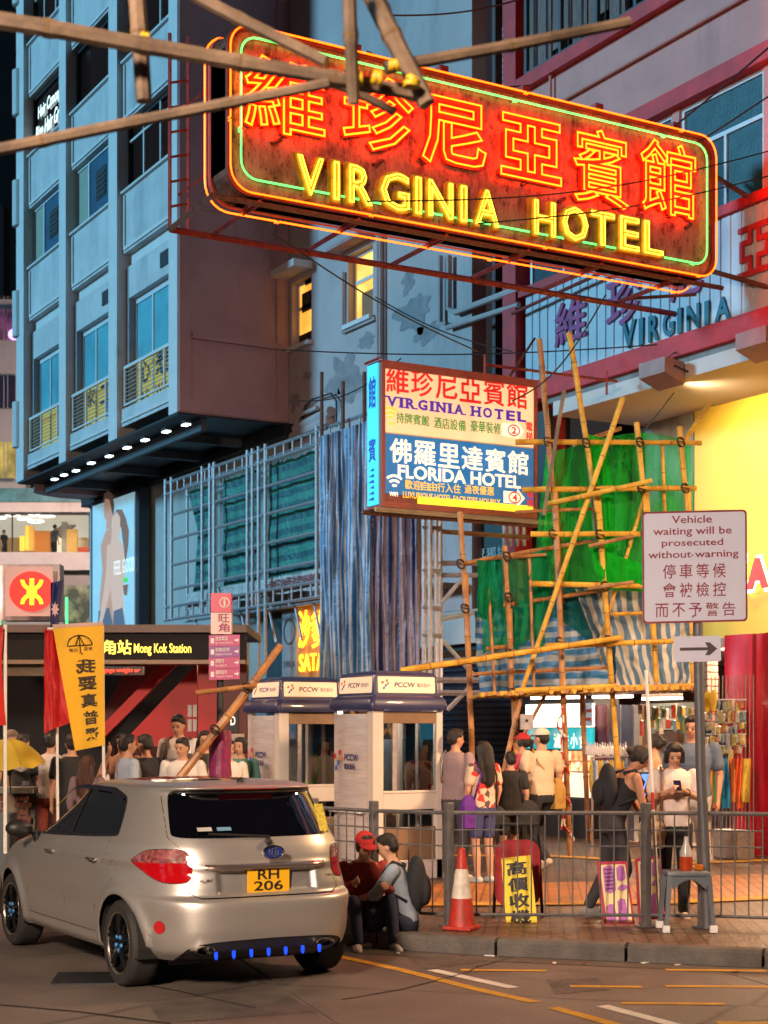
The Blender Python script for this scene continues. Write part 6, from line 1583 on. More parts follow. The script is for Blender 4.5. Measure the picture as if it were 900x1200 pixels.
def pts_in(poly, P, Q):           # signed distance to a polygon in the (P, Q) plane, positive inside
    poly = np.array(poly, float); n = len(poly); d = np.full(len(P), 1e9); ins = np.zeros(len(P), bool)
    for i in range(n):
        a, b = poly[i], poly[(i + 1) % n]; e = b - a
        t = np.clip(((P - a[0]) * e[0] + (Q - a[1]) * e[1]) / (e @ e), 0, 1)
        d = np.minimum(d, np.hypot(P - a[0] - t * e[0], Q - a[1] - t * e[1]))
        c = ((a[1] > Q) != (b[1] > Q)) & (P < (b[0] - a[0]) * (Q - a[1]) / (b[1] - a[1] + 1e-12) + a[0]); ins ^= c
    return np.where(ins, d, -d)
def dist_line(pts, P, Q, closed=False):
    d = np.full(len(P), 1e9); n = len(pts)
    for i in range(n if closed else n - 1):
        a, b = np.array(pts[i], float), np.array(pts[(i + 1) % n], float); e = b - a
        t = np.clip(((P - a[0]) * e[0] + (Q - a[1]) * e[1]) / (e @ e), 0, 1)
        d = np.minimum(d, np.hypot(P - a[0] - t * e[0], Q - a[1] - t * e[1]))
    return d
def smooth_poly(p, n=5):          # Chaikin
    for _ in range(n):
        q = []
        for i in range(len(p)):
            a, b = p[i], p[(i + 1) % len(p)]
            q += [(a[0] * .75 + b[0] * .25, a[1] * .75 + b[1] * .25), (a[0] * .25 + b[0] * .75, a[1] * .25 + b[1] * .75)]
        p = q
    return p
def rp_(p, n=2):                  # keep edges straight, round the corners a little
    q = []
    for i in range(len(p)):
        a, b = p[i], p[(i + 1) % len(p)]; L_ = math.hypot(b[0] - a[0], b[1] - a[1]); k = min(.035 / max(L_, 1e-6), .3)
        q += [(a[0] + (b[0] - a[0]) * k, a[1] + (b[1] - a[1]) * k), (b[0] - (b[0] - a[0]) * k, b[1] - (b[1] - a[1]) * k)]
    return smooth_poly(q, n)
PAINT = None
def paint_mat():
    m, N, L, b = nt('silver_paint')
    b.inputs['Base Color'].default_value = (.46, .44, .42, 1); b.inputs['Metallic'].default_value = .72; b.inputs['Roughness'].default_value = .36
    b.inputs['Coat Weight'].default_value = .3; b.inputs['Coat Roughness'].default_value = .15
    tc = N.new('ShaderNodeTexCoord'); n1 = N.new('ShaderNodeTexNoise'); n1.inputs['Scale'].default_value = 1.4; n1.inputs['Detail'].default_value = 7; L.new(tc.outputs['Object'], n1.inputs[0])
    mr = N.new('ShaderNodeMapRange'); mr.inputs['To Min'].default_value = .34; mr.inputs['To Max'].default_value = .46; L.new(n1.outputs[0], mr.inputs[0]); L.new(mr.outputs[0], b.inputs['Roughness'])
    return m
PAINT = paint_mat()
CGLASS = glass('car_glass', (.30, .34, .36), .6, .02); RGLASS = glass('tinted_rear_glass', (.04, .045, .05), .80, .03)
GAP = pm('panel_gap', (.02, .018, .016), .7, bump=0)
REDL = em('tail_lens_red', (.32, .003, .006), .05); MATS['tail_lens_red'].node_tree.nodes['Principled BSDF'].inputs['Roughness'].default_value = .08
CLRL = pm('tail_lens_clear', (.26, .07, .07), .1, var=.9, scale=30, bump=.3, coat=1)
def emit(name, V, T, mat, push=0., parent=car, both=True, smooth='all', axis='y'):
    if not len(T): return
    used = np.unique(T); mp = -np.ones(len(V), int); mp[used] = np.arange(len(used))
    v = V[used].copy()
    if push:
        cen = np.array([2.1, 0, .6]); 
        nrm = np.zeros_like(v); tri = mp[T]
        fn = np.cross(v[tri[:, 1]] - v[tri[:, 0]], v[tri[:, 2]] - v[tri[:, 0]])
        for k in range(3): np.add.at(nrm, tri[:, k], fn)
        nrm /= np.linalg.norm(nrm, axis=1)[:, None] + 1e-9
        if (nrm * (v - cen)).sum() < 0: nrm = -nrm
        v -= nrm * push
    sides = (1, -1) if both else (1,)
    for sg in sides: pass
    return v, mp[T]
def emit_obj(name, V, T, mat, push=0., mirror='join', parent=car, smooth='all'):
    r = emit(name, V, T, mat, push)
    if r is None: return None
    v, t = r; m1 = MB(); m2 = MB()
    t = t[:, ::-1] if True else t
    m1.add(v, t); m2.add(v * np.array([1, -1, 1]), t[:, ::-1])
    if mirror == 'join':
        m1.add(v * np.array([1, -1, 1]), t[:, ::-1]); o = m1.build(name, mat, parent, smooth=smooth, local=True)
        bm = bmesh.new(); bm.from_mesh(o.data); bmesh.ops.remove_doubles(bm, verts=bm.verts, dist=.0004); bm.normal_update(); bm.to_mesh(o.data); bm.free()
        o.data.polygons.foreach_set('use_smooth', [True] * len(o.data.polygons)); return o
    return [m1.build(name, mat, parent, smooth=smooth, local=True), m2.build(name, mat, parent, smooth=smooth, local=True)]
def split(fn):
    global V, A, T
    val = fn(A[:, 0], A[:, 1], A[:, 2])
    V, A, ins, out = cut(V, A, T, val); T = out
    return ins
sidem = lambda c: (c > .9) & (c < 5.3)
NEG = -1.0
# wheel arches are open
for xw in (.80, 3.38): split(lambda c, X, Z: np.where(sidem(c), .352 - np.hypot(X - xw, Z - .315), NEG))
# windows
fd = [(2.00, 1.04), (2.80, 1.01), (2.78, 1.035), (2.22, 1.395), (2.00, 1.414)]
rd = [(.98, 1.085), (1.93, 1.042), (1.93, 1.414), (1.38, 1.404), (1.08, 1.345)]
G1 = split(lambda c, X, Z: np.where(sidem(c), pts_in(rp_(fd), X, Z), NEG)); emit_obj('front_window', V, G1, CGLASS, .006, None)
G2 = split(lambda c, X, Z: np.where(sidem(c), pts_in(rp_(rd), X, Z), NEG)); emit_obj('rear_window', V, G2, CGLASS, .006, None)
win_o = [(.95, 1.065), (2.86, .99), (2.84, 1.035), (2.23, 1.424), (1.37, 1.420), (1.05, 1.362)]
G3 = split(lambda c, X, Z: np.where(sidem(c), pts_in(rp_(win_o), X, Z), NEG)); emit_obj('window_surround', V, G3, BLACK, .002, None)
tg = smooth_poly([(-.8, 1.085), (.56, 1.085), (.67, 1.10), (.68, 1.125), (.64, 1.32), (.61, 1.408), (.55, 1.424), (-.8, 1.424)], 2)
G4 = split(lambda c, X, Z: np.where(c < 1.0, pts_in(tg, c, Z), NEG)); emit_obj('tailgate_glass', V, G4, RGLASS, .004)
ws_ = split(lambda c, X, Z: np.where((X > 2.0) & (V[:, 1] < .52 + (1.4 - Z) * .45), np.minimum(Z - 1.0, 1.40 - Z), NEG)); emit_obj('windscreen', V, ws_, CGLASS, .004)
rg = split(lambda c, X, Z: np.where((Z > 1.44), np.minimum(np.minimum(X - .78, 1.95 - X), .50 - V[:, 1]), NEG)); emit_obj('roof_glass', V, rg, pm('black_roof_glass', (.01, .012, .015), .06, bump=0, coat=1), .001)
# tail lights
tlp = [(.575, 1.005), (.555, .90), (.57, .785), (.70, .770), (.86, .785), (1.13, .915), (1.10, .935), (.95, 1.0), (.80, 1.015), (.66, 1.015)]
tl = lambda c, Z: pts_in(smooth_poly(tlp, 2), c, Z)
Gc = split(lambda c, X, Z: np.minimum(tl(c, Z) - .006, Z - .915 + (c - .8) * .02)); emit_obj('reversing_lens', V, Gc, CLRL, -.004, None)
Gr = split(lambda c, X, Z: tl(c, Z) - .006); emit_obj('tail_light', V, Gr, REDL, -.004, None)
Gg = split(lambda c, X, Z: tl(c, Z)); emit_obj('lamp_seal', V, Gg, GAP, .004, None)
Gf = split(lambda c, X, Z: np.where(c < 1.3, .046 - np.hypot((c - .86) * .8, Z - .47), NEG)); emit_obj('reflector', V, Gf, em('reflector_red', (.35, .01, .01), .04), -.004, None)
# lower tail valance
vl = split(lambda c, X, Z: np.where(c < 1.2, pts_in(smooth_poly([(-.8, .1), (-.8, .385), (.30, .385), (.58, .36), (.68, .28), (.70, .1)], 2), c, Z), NEG)); emit_obj('valance', V, vl, BLACK, .012)
# gaps: tailgate, doors, flap
gaps = [([(2.86, .97), (2.83, .80), (2.90, .55), (2.88, .36)], 0), ([(1.98, 1.03), (1.97, .70), (2.0, .345)], 0), ([(1.07, 1.06), (1.09, .93), (1.20, .78), (1.27, .6), (1.30, .345)], 0), ([(1.30, .345), (2.88, .345)], 0)]
gv = split(lambda c, X, Z: np.where(sidem(c), np.maximum.reduce([.0038 - dist_line(g[0], X, Z) for g in gaps] + [.003 - np.abs(np.hypot(X - .98, Z - .80) - .075) if False else .0028 - np.abs(np.hypot((X - .93), Z - .83) - .070)]), NEG)); emit_obj('door_gap', V, gv, GAP, .006)
hg = split(lambda c, X, Z: np.where(c < 1.2, np.maximum(.0045 - dist_line([(-.2, .677), (.52, .677), (.60, .715), (.558, .79)], c, Z), .004 - dist_line([(.62, 1.015), (.71, 1.09), (.68, 1.38)], c, Z)), NEG)); emit_obj('tailgate_gap', V, hg, GAP, .008)
body = emit_obj('body', V, T, PAINT)
# dark underside, wheel tubs, cabin
m = MB(); m.bbox(.50, 3.8, -.60, .60, .17, .34, .02); m.build('underside', BLACK, car, local=True)
for xw in (.80, 3.38):
    for sg in (1, -1):
        Mx = Matrix.Translation((xw, 0, .31)) @ Matrix.Rotation(-PI / 2, 4, 'X')
        rows = []
        for yy, r in ((.40, .02), (.40, .375), (.855, .375)):
            rows.append([Vector((xw + r * math.cos(q), sg * yy, .31 + max(r * math.sin(q), -.075))) for q in [2 * PI * k / 24 for k in range(24)]])
        m = MB(); m.grid(rows, True); m.build('wheel_well', pm('wheel_well_black', (.006, .006, .006), .9, bump=0), car, local=True)
m = MB(); m.box(.45, 3.4, -.72, .72, .50, .90); m.build('cabin_floor', DARKIN, car, local=True)
for xs, w in ((1.25, 1.2), (2.1, .5)):
    for yc in ((0,) if w > 1 else (-.37, .37)):
        m = MB(); m.bbox(xs, xs + .16, yc - w / 2, yc + w / 2, .80, 1.18, .05)
        s_ = m.build('seat_back', pm('seat_cloth', (.03, .03, .032), .9), car, smooth=True, local=True)
        for yh in ((-.4, .4) if w > 1 else (yc,)):
            m = MB(); m.bbox(xs + .0, xs + .10, yh - .12, yh + .12, 1.18, 1.32, .04); hd_ = m.build('headrest', MATS['seat_cloth'], car, smooth=True, local=True)
# chrome-less tail garnish, badge, plate
def tailx(zz, yy=0.):
    # outermost surface of the tail at height zz, half width yy
    k = (np.abs(A[:, 2] - zz) < .02) & (np.abs(V[:, 1] - yy) < .03) & (A[:, 0] < 1.2)
    return float(V[k, 0].min()) if k.any() else 0.0
m = MB(); rows = []
for i in range(25):
    yy = -.47 + .94 * i / 24; xx = tailx(.89, abs(yy)) + .004; e = 1 - abs(yy / .47) ** 6
    rows.append([Vector((xx + .01, yy, .865)), Vector((xx - .028 * e, yy, .870)), Vector((xx - .034 * e, yy, .880)), Vector((xx - .022 * e, yy, .900)), Vector((xx + .01, yy, .908))])
m.grid(rows); m.build('tail_garnish', pm('bright_trim', (.55, .42, .38), .18, metal=.9, bump=0), car, smooth='all', local=True)
px_ = tailx(.77, 0) - .022
Mpl = frame((px_, 0, 0), (0, -1, 0), (0, 0, 1))
pl_ = MB().prism(rrect(-.165, .165, .702, .872, .012), 0, .008, Mpl).build('number_plate', pm('yellow_plate', (.78, .42, .015), .4, var=.06, bump=0), car, local=True)
t = MB(); put_text(t, 'RH', Mpl, -.085, .085, .792, .862, .009, .02); put_text(t, '206', Mpl, -.115, .115, .712, .782, .009, .02); t.build('lettering', BLACK, pl_, local=True)
xb_ = tailx(1.0, 0); Mb = frame((xb_ - .008, 0, 0), (0, -1, 0), (-.12, 0, 1))
m = MB(); m.grid([[Mb @ Vector((r * .085 * math.cos(q), .995 + r * .052 * math.sin(q), zz)) for q in [2 * PI * k / 28 for k in range(28)]] for r, zz in ((1.0, -.006), (1.0, .006), (.86, .010), (.84, .003))], True); bd_ = m.build('badge', pm('chrome', (.7, .68, .66), .1, metal=1, bump=0), car, smooth=True, local=True)
m = MB(); m.grid([[Mb @ Vector((r * .085 * math.cos(q), .995 + r * .052 * math.sin(q), .004)) for q in [2 * PI * k / 28 for k in range(28)]] for r in (.84, .01)], True); m.build('badge_centre', pm('badge_blue', (.01, .03, .25), .2, bump=0, coat=1), bd_, local=True)
m = MB()
for r0, cx0, rx, rz in ((0, 0, .036, .036), (0, 0, .014, .036), (0, 0, .034, .014)):
    m.tube([Mb @ Vector((rx * math.cos(q), .995 + rz * math.sin(q), .007)) for q in [2 * PI * k / 20 for k in range(20)]], .0028, 4, closed=True)
m.build('badge_rings', MATS['chrome'], bd_, local=True)
# small model lettering on the tailgate
for s_, yc, w in (('AURIS', .47, .12), ('180G', -.52, .08)):
    xx = tailx(.80, abs(yc)); ang = .16 if yc > 0 else -.16
    M = frame((xx - .008, yc, .79), (ang, -1, 0), (0, 0, 1)); t = MB(); put_text(t, s_, M, -w / 2, w / 2, 0, .018, 0, .01, depth=.002); t.build('lettering', BLACK, car, local=True)
# wiper, aerial, spoiler lamp
m = MB(); m.tube([(tailx(1.06) - .01, -.02, 1.06), (.18, -.05, 1.09), (.20, .42, 1.12)], .009, 6); m.ball((tailx(1.06) - .012, -.03, 1.055), .028, 8, 6); m.build('wiper', BLACK, car, smooth=True, local=True)
m = MB(); m.lathe([(.035, 0), (.03, .025), (.012, .05), (.001, .055)], (.56, 0, 1.452), 10); m.build('aerial_base', BLACK, car, smooth=True, local=True)
m = MB(); m.box(.375, .39, -.22, .22, 1.424, 1.434); m.build('brake_light', em('brake_lens', (.35, .01, .01), .2), car, local=True)
for (x0, y0, w, h, c) in ((0, .43, .11, .032, (.4, .4, .38)), (0, .28, .11, .030, (.12, .25, .40))):
    M = frame((tailx(1.15) + .01, y0, 1.13), (0, -1, 0), (.75, 0, 1)); MB().box(-w / 2, w / 2, 0, h, .012, .014, M).build('sticker', pm('sticker_%d' % int(y0 * 100), c, .5, bump=0), car, local=True)
M = frame((tailx(1.2) - .004, -.53, 1.12), (-.1, -1, 0), (.75, -.12, 1)); MB().box(-.035, .035, -.02, .22, .012, .014, M).build('sticker', pm('yellow_sticker', (.55, .42, .05), .5, var=.5, scale=40, bump=0), car, local=True)
# exhausts and blue lamps under the bumper
for yc in (.52, -.42):
    m = MB(); M = Matrix.Translation((.02, yc, .325)) @ Matrix.Rotation(PI / 2, 4, 'Y')
    m.grid([[M @ Vector((.032 * r * math.cos(q), .075 * r * math.sin(q), zz)) for q in [2 * PI * k / 18 for k in range(18)]] for r, zz in ((.82, .18), (.82, 0), (1, -.004), (1.02, .16))], True)
    m.build('exhaust_trim', MATS['chrome'], car, smooth=True, local=True)
for k in range(7):
    yc = .44 - k * .135; M = Matrix.Translation((.035, yc, .232))
    m = MB(); m.prism([(-.008, .03), (.008, .03), (.010, .0), (.004, -.025), (-.004, -.025), (-.010, 0)], -.01, .01, frame((.02, yc, .282), (0, -1, 0), (0, 0, 1))); m.build('blue_lamp', em('blue_led', (.01, .06, 1), 1.0), car, local=True)
# handles, mirrors, rain visors, roof rail strips
for sg in (1, -1):
    for xh in (1.30, 2.28):
        yy = .871 * sg
        m = MB(); m.bbox(xh - .085, xh + .085, min(yy, yy + .035 * sg), max(yy, yy + .035 * sg), .875, .898, .008); m.build('door_handle', MATS['chrome'], car, smooth=True, local=True)
        m = MB(); m.ball((xh, .868 * sg, .878), (.05, .012, .026), 10, 6); m.build('handle_recess', BLACK, car, smooth=True, local=True)
    m = MB(); m.ball((2.76, .985 * sg, 1.045), (.075, .115, .072), 14, 10); mi = m.build('mirror', BLACK, car, smooth=True, local=True)
    m = MB(); m.ball((2.69, .985 * sg, 1.045), (.012, .095, .055), 12, 6); m.build('mirror_glass', pm('mirror_silver', (.8, .8, .8), .03, metal=1, bump=0), mi, local=False)
    mi_c = bpy.data.objects[-1] if False else None
    m = MB(); m.tube([(2.78, .80 * sg, 1.0), (2.77, .93 * sg, 1.02)], .022, 6); m.build('mirror_arm', BLACK, car, smooth=True, local=True)
    m = MB(); m.prism([(2.72, .90), (2.84, .995), (2.70, 1.01)], -.01, .0, frame((0, .848 * sg, 0), (1, 0, 0), (0, 0, 1))); m.build('mirror_sail', BLACK, car, local=True)
    rows = []
    for i in range(20):
        xx = 1.10 + (2.72 - 1.10) * i / 19
        zt_ = np.interp(xx, [1.10, 1.38, 2.02, 2.24, 2.72], [1.345, 1.408, 1.418, 1.398, 1.085]); wz = np.interp(zt_, [k[0] for k in KEY], [k[1] for k in KEY])
        wz2 = np.interp(zt_ - .05, [k[0] for k in KEY], [k[1] for k in KEY])
        rows.append([Vector((xx, sg * (wz + .006), zt_ + .006)), Vector((xx, sg * (wz2 + .010), zt_ - .024))])
    m = MB(); m.grid(rows); m.build('rain_visor', pm('smoked_visor', (.01, .012, .02), .3, bump=0, coat=1), car, smooth='all', local=True)
# wheels
TYRE = pm('tyre_rubber', (.016, .015, .015), .75, bump=.1); RIMB = pm('black_alloy', (.02, .02, .022), .25, metal=.7, bump=0); RIME = pm('machined_edge', (.42, .36, .30), .25, metal=.9, bump=0); NUT = em('blue_wheel_nut', (.02, .14, .36), .05)
def make_wheel(parent, xw, yw, sg):
    w = bpy.data.objects.new('wheel', None); col.objects.link(w); w.parent = parent; w.location = (xw, yw, .312); w.rotation_euler = (0, 0, 0 if sg > 0 else PI)
    R90 = Matrix.Rotation(-PI / 2, 4, 'X')   # lathe axis z becomes +y, outwards
    m = MB(); m.lathe([(.215, -.09), (.235, -.105), (.290, -.105), (.309, -.085), (.312, -.05), (.312, .05), (.309, .085), (.290, .105), (.235, .105), (.222, .09)], (0, 0, 0), 40, R90); m.build('tyre', TYRE, w, smooth=True, local=True)
    m = MB(); m.lathe([(.222, -.09), (.205, -.07), (.20, .06), (.214, .098), (.226, .104)], (0, 0, 0), 40, R90); m.build('rim', RIMB, w, smooth=True, local=True)
    m = MB(); m.lathe([(.212, .094), (.215, .101), (.228, .106), (.230, .100)], (0, 0, 0), 40, R90); m.build('rim_lip', RIME, w, smooth=True, local=True)
    m = MB(); m.lathe([(.001, .03), (.19, .0), (.20, -.02)], (0, 0, 0), 24, R90); m.build('brake_disc', DARK, w, local=True)
    for k in range(5):
        q = 2 * PI * k / 5 + .3
        for dq in (-.11, .11):
            m = MB(); a = Vector((.05 * math.cos(q), .085, .05 * math.sin(q))); b = Vector((.208 * math.cos(q + dq), .092, .208 * math.sin(q + dq)))
            m.tube([a, a.lerp(b, .5) + Vector((0, .008, 0)), b], [.022, .015, .017], 6); m.build('spoke', RIMB, w, smooth=True, local=True)
    m = MB(); m.lathe([(.06, .07), (.058, .088), (.03, .096), (.001, .097)], (0, 0, 0), 20, R90); m.build('hub', RIMB, w, smooth=True, local=True)
    for k in range(5):
        q = 2 * PI * k / 5 + .9
        m = MB(); m.ball((.052 * math.cos(q), .098, .052 * math.sin(q)), (.018, .014, .018), 8, 6); m.build('wheel_nut', NUT, w, smooth=True, local=True)
    return w
for xw in (.80, 3.38):
    make_wheel(car, xw, .76, 1); make_wheel(car, xw, -.76, -1)
# ------------------------------------------------------------------ phone booths
def phone_booth(corner, label):
    # corner: the corner nearest the camera, on the pavement; the box runs to -X and +Y
    W_ = .93
    t = thing('phone_booth', label, 'phone booth', (corner.x - W_ / 2, corner.y + W_ / 2, PZ), 0, 'public phone booths')
    h = W_ / 2
    CRE = pm('booth_cream', (.60, .54, .50), .45, var=.06, bump=.02); PUR = pm('booth_purple', (.025, .03, .10), .45, var=.2, bump=.02, coat=.5)
    STL = pm('brushed_steel', (.80, .74, .74), .34, metal=.45, var=.2, scale=3, bump=.08, stretch=(1, 1, 14)); BRN = pm('booth_bronze', (.26, .17, .11), .4, metal=.3)
    def b(name, x0, x1, y0, y1, z0, z1, mat, par=t, bev=.006):
        return MB().bbox(x0, x1, y0, y1, z0, z1, bev).build(name, mat, par, local=True)
    for (cx, cy, w) in ((h - .07, -h + .0, .14),):
        b('corner_post', h - .14, h, -h, -h + .14, 0, 1.94, CRE)
    b('corner_post', h - .08, h, h - .08, h, 0, 1.94, CRE); b('corner_post', -h, -h + .08, h - .08, h, 0, 1.94, CRE); b('corner_post', -h, -h + .08, -h, -h + .08, 0, 1.94, STL)
    # curved steel side panel towards the left of the camera
    m = MB(); rows = []
    for i in range(13):
        u = i / 12; x = -h + .08 + (W_ - .22) * u; y = -h - .07 * math.sin(PI * u)
        rows.append([Vector((x, y, z)) for z in (.22, .30, .78, .80, 1.90)])
    m.grid(rows); sp = m.build('side_panel', STL, t, smooth=True, local=True)
    b('side_rail', -h + .04, h - .14, -h - .10, -h - .02, .76, .80, WHITEFRAME)
    b('plinth', -h, h, -h, h, .0, .22, STL)
    # front (towards +X)
    b('header', h - .05, h - .01, -h + .14, h - .08, 1.79, 1.93, BRN); b('kick_panel', h - .05, h - .01, -h + .14, h - .08, .80, .99, CRE); b('sill_rail', h - .06, h, -h + .14, h - .08, .99, 1.02, CRE); b('kick_panel', h - .05, h - .02, -h + .14, h - .08, .22, .60, BRN)
    MB().box(h - .035, h - .028, -h + .14, h - .08, 1.02, 1.79).build('pane', CLEARGLASS, t, local=True)
    MB().box(-h + .08, h - .08, h - .035, h - .028, .3, 1.9).build('pane', CLEARGLASS, t, local=True)
    b('mullion', h - .045, h - .015, -h + .27, -h + .33, 1.02, 1.79, GREYMETAL)
    b('back_mullion', -h + .4, -h + .46, h - .05, h, .2, 1.9, GREYMETAL)
    ph = b('telephone', -h + .10, -h + .30, -.16, .16, .95, 1.6, pm('phone_blue_grey', (.10, .12, .16), .4)); b('phone_shelf', -h + .08, -h + .36, -.3, .3, .86, .90, GREYMETAL)
    b('handset', -h + .30, -h + .36, -.12, -.05, 1.2, 1.48, BLACK)
    # roof: flared band, cap with lit name panels
    m = MB(); rows = []
    for (e, z) in ((.00, 1.94), (.05, 1.945), (.06, 1.99), (.045, 2.06), (.01, 2.10), (-.02, 2.115)):
        rows.append([Vector((sx * (h + e) * (1 if True else 1), sy * (h + e), z)) for sx, sy in rrect(-1, 1, -1, 1, .12, 4)])
    m.grid(rows, True); m.build('roof_band', PUR, t, smooth=True, local=True)
    m = MB(); rows = []
    for (e, z) in ((-.03, 2.10), (-.045, 2.34), (-.07, 2.37), (-.2, 2.40), (-.45, 2.405)):
        rows.append([Vector((sx * (h + e), sy * (h + e), z)) for sx, sy in rrect(-1, 1, -1, 1, .06, 3)])
    m.grid(rows, True); m.build('roof_cap', PUR, t, smooth=True, local=True)
    LP = lit_face('booth_lit_panel', (.90, .66, .44), .42, .15) if 'blp' not in MATS else MATS['blp']; MATS['blp'] = LP
    INK = pm('logo_navy', (.02, .015, .16), .5, bump=0); RD_ = pm('logo_red', (.55, .02, .03), .5, bump=0); BL_ = pm('logo_blue', (.03, .12, .5), .5, bump=0); OR_ = pm('logo_orange', (.7, .2, .02), .5, bump=0)
    def logo(M, x0, y0, s, par):      # coloured squares, name, characters
        for dx, dy, mt in ((0, .55, RD_), (.5, .75, RD_), (.62, .45, OR_), (.36, .25, BL_), (.14, 0, BL_)):
            MB().prism([(x0 + (dx) * s, y0 + dy * s), (x0 + (dx + .22) * s, y0 + (dy + .06) * s), (x0 + (dx + .24) * s, y0 + (dy + .30) * s), (x0 + (dx + .02) * s, y0 + (dy + .24) * s)], .001, .004, M).build('logo_mark', mt, par, local=True)
    def panel(M, w, z0, z1):
        p_ = MB().prism(rrect(-w / 2, w / 2, z0, z1, .012, 2), -.005, .006, M).build('name_panel', LP, t, local=True)
        hh_ = z1 - z0; tm = MB(); M2 = M @ Matrix.Translation((0, 0, .006))
        put_text(tm, 'PCCW', M2, -w * .22, w * .14, z0 + hh_ * .34, z0 + hh_ * .66, .001, .03, slant=.15); put_text(tm, '電訊盈科', M2, w * .18, w * .42, z0 + hh_ * .36, z0 + hh_ * .62, .001, .005)
        tm.build('lettering', INK, p_, local=True)
        logo(M2, -w * .44, z0 + hh_ * .2, hh_ * .62, p_)
    panel(frame((h + .103, .0, 0), (0, 1, 0), (-.0625, 0, 1)), .76, 2.145, 2.33)
    panel(frame((.0, -h - .103, 0), (1, 0, 0), (0, .0625, 1)), .76, 2.145, 2.33)
    panel(frame((.0, h + .103, 0), (-1, 0, 0), (0, -.0625, 1)), .76, 2.145, 2.33)
    Ms = frame((-.05, -h - .075, 0), (1, 0, 0), (0, 0, 1)); tm = MB(); put_text(tm, 'PCCW', Ms, -.02, .30, 1.36, 1.44, .006, .03, slant=.15); put_text(tm, '電訊盈科', Ms, -.02, .24, 1.26, 1.33, .006, .01); tm.build('lettering', INK, sp, local=True)
    logo(Ms, -.28, 1.24, .24, sp)
    return t
cA = on_y(437, 900, 9.01); cB = on_y(327, 900, 9.01)
phone_booth(cA, 'nearer grey and purple phone booth with cream roof panels, right of its twin')
phone_booth(cB, 'farther phone booth partly hidden behind the nearer one, by the bamboo pole')
lamp('booth_light', 'POINT', (cA.x - .45, cA.y + .45, 2.1), 30, (1, .85, .65), shadow_soft_size=.04)

# ------------------------------------------------------------------ pavement railings
def railing(label, pts, posts, group='galvanised pavement railings'):
    # pts: (px, D) ends; bars every 0.115 m
    a, b = [Vector((lat(x, D), D, 0)) for x, D in pts]
    w0, w1 = wpt(a.x, a.y, PZ), wpt(b.x, b.y, PZ)
    t = thing('pavement_railing', label, 'railing', w0, 0, group)
    d = (w1 - w0); L_ = d.length; u = d / L_; up = Vector((0, 0, 1))
    tb = lambda p, q, r, n: MB().tube([p, q], r, 6).build(n, RAILPAINT, t, smooth=True)
    tb(w0 + up * .99, w1 + up * .99, .020, 'top_rail'); tb(w0 + up * .10, w1 + up * .10, .016, 'bottom_rail')
    n = max(1, int(round(L_ / .118)))
    src = None
    for k in range(1, n):
        p = w0 + d * (k / n)
        if src is None: src = MB().tube([up * .10, up * .98], .0072, 6).build('bar', RAILPAINT, t, local=True); o = src
        else: o = src.copy(); col.objects.link(o); o.parent = t
        o.location = p - w0
    m0 = min(4, n - 1)
    for e0, e1 in ((0, m0), (n - m0, n)) if n > 9 else ((0, n),):
        for h in (.84, .70): tb(w0 + d * (e0 / n) + up * h, w0 + d * (e1 / n) + up * h, .008, 'short_rail')
    for f_ in posts:
        p = w0 + d * f_; MB().bbox(p.x - .035, p.x + .035, p.y - .035, p.y + .035, PZ - .01, PZ + 1.08, .008).build('post', RAILPAINT, t)
        MB().box(p.x - .07, p.x + .07, p.y - .07, p.y + .07, PZ, PZ + .012).build('base_plate', RAILPAINT, t)
    return t
railing('long grey railing panel in front of the yellow shop board and the placards', ((526, 14.05), (752, 14.0)), (0, ))
railing('grey railing panel in front of the woman in white with a phone', ((757, 14.0), (824, 13.95)), (0, .995))
railing('grey railing panel at the right edge beside the red column', ((829, 13.95), (1010, 13.6)), (.98,))
railing('grey railing panel behind the two people sitting on the kerb', ((438, 14.4), (521, 14.05)), (0, ))
railing('grey railing panel below the near phone booth left of the seated pair', ((368, 15.0), (436, 14.4)), (0, ))
railing('dark railing behind the car at the far left by the brick pillar', ((30, 19.8), (170, 18.8)), (0, .5, 1), 'railings behind the car')
bp_ = thing('brick_pillar', 'small brown brick pillar at the left edge behind the car', 'pillar', at(20, 1000, 19.6)); bp_.location.z = PZ
p0 = at(17, 930, 19.4)
BRK = pm('brown_brick', (.16, .06, .045), .8, var=.3, scale=6, dirt=.4)
MB().box(-.17, .17, -.17, .17, 0, .95).build('core', pm('mortar', (.20, .17, .15), .9), bp_, local=True).location = (0, 0, 0)
for r_i in range(11):
    for s in range(3):
        x = -.18 + s * .122 + (.03 if r_i % 2 else 0)
        m = MB(); m.box(x, x + .112, -.19, -.16, r_i * .085 + .01, r_i * .085 + .075, Matrix.Rotation(THETA, 4, 'Z')); m.build('brick', BRK, bp_, local=True)
MB().box(-.24, .24, -.24, .24, .95, 1.02, Matrix.Rotation(THETA, 4, 'Z')).build('cap', CONCRETE, bp_, local=True)
gbx = tag(MB().bbox(-.5, .1, -.2, .2, 0, .75, .02, Matrix.Translation(Vector((at(6, 960, 18.8).x, at(6, 960, 18.8).y, PZ))) @ Matrix.Rotation(THETA, 4, 'Z')).build('utility_box', pm('grey_green_box', (.10, .13, .14), .5, dirt=.3)), 'grey utility box at the left edge before the brick pillar', 'utility box')

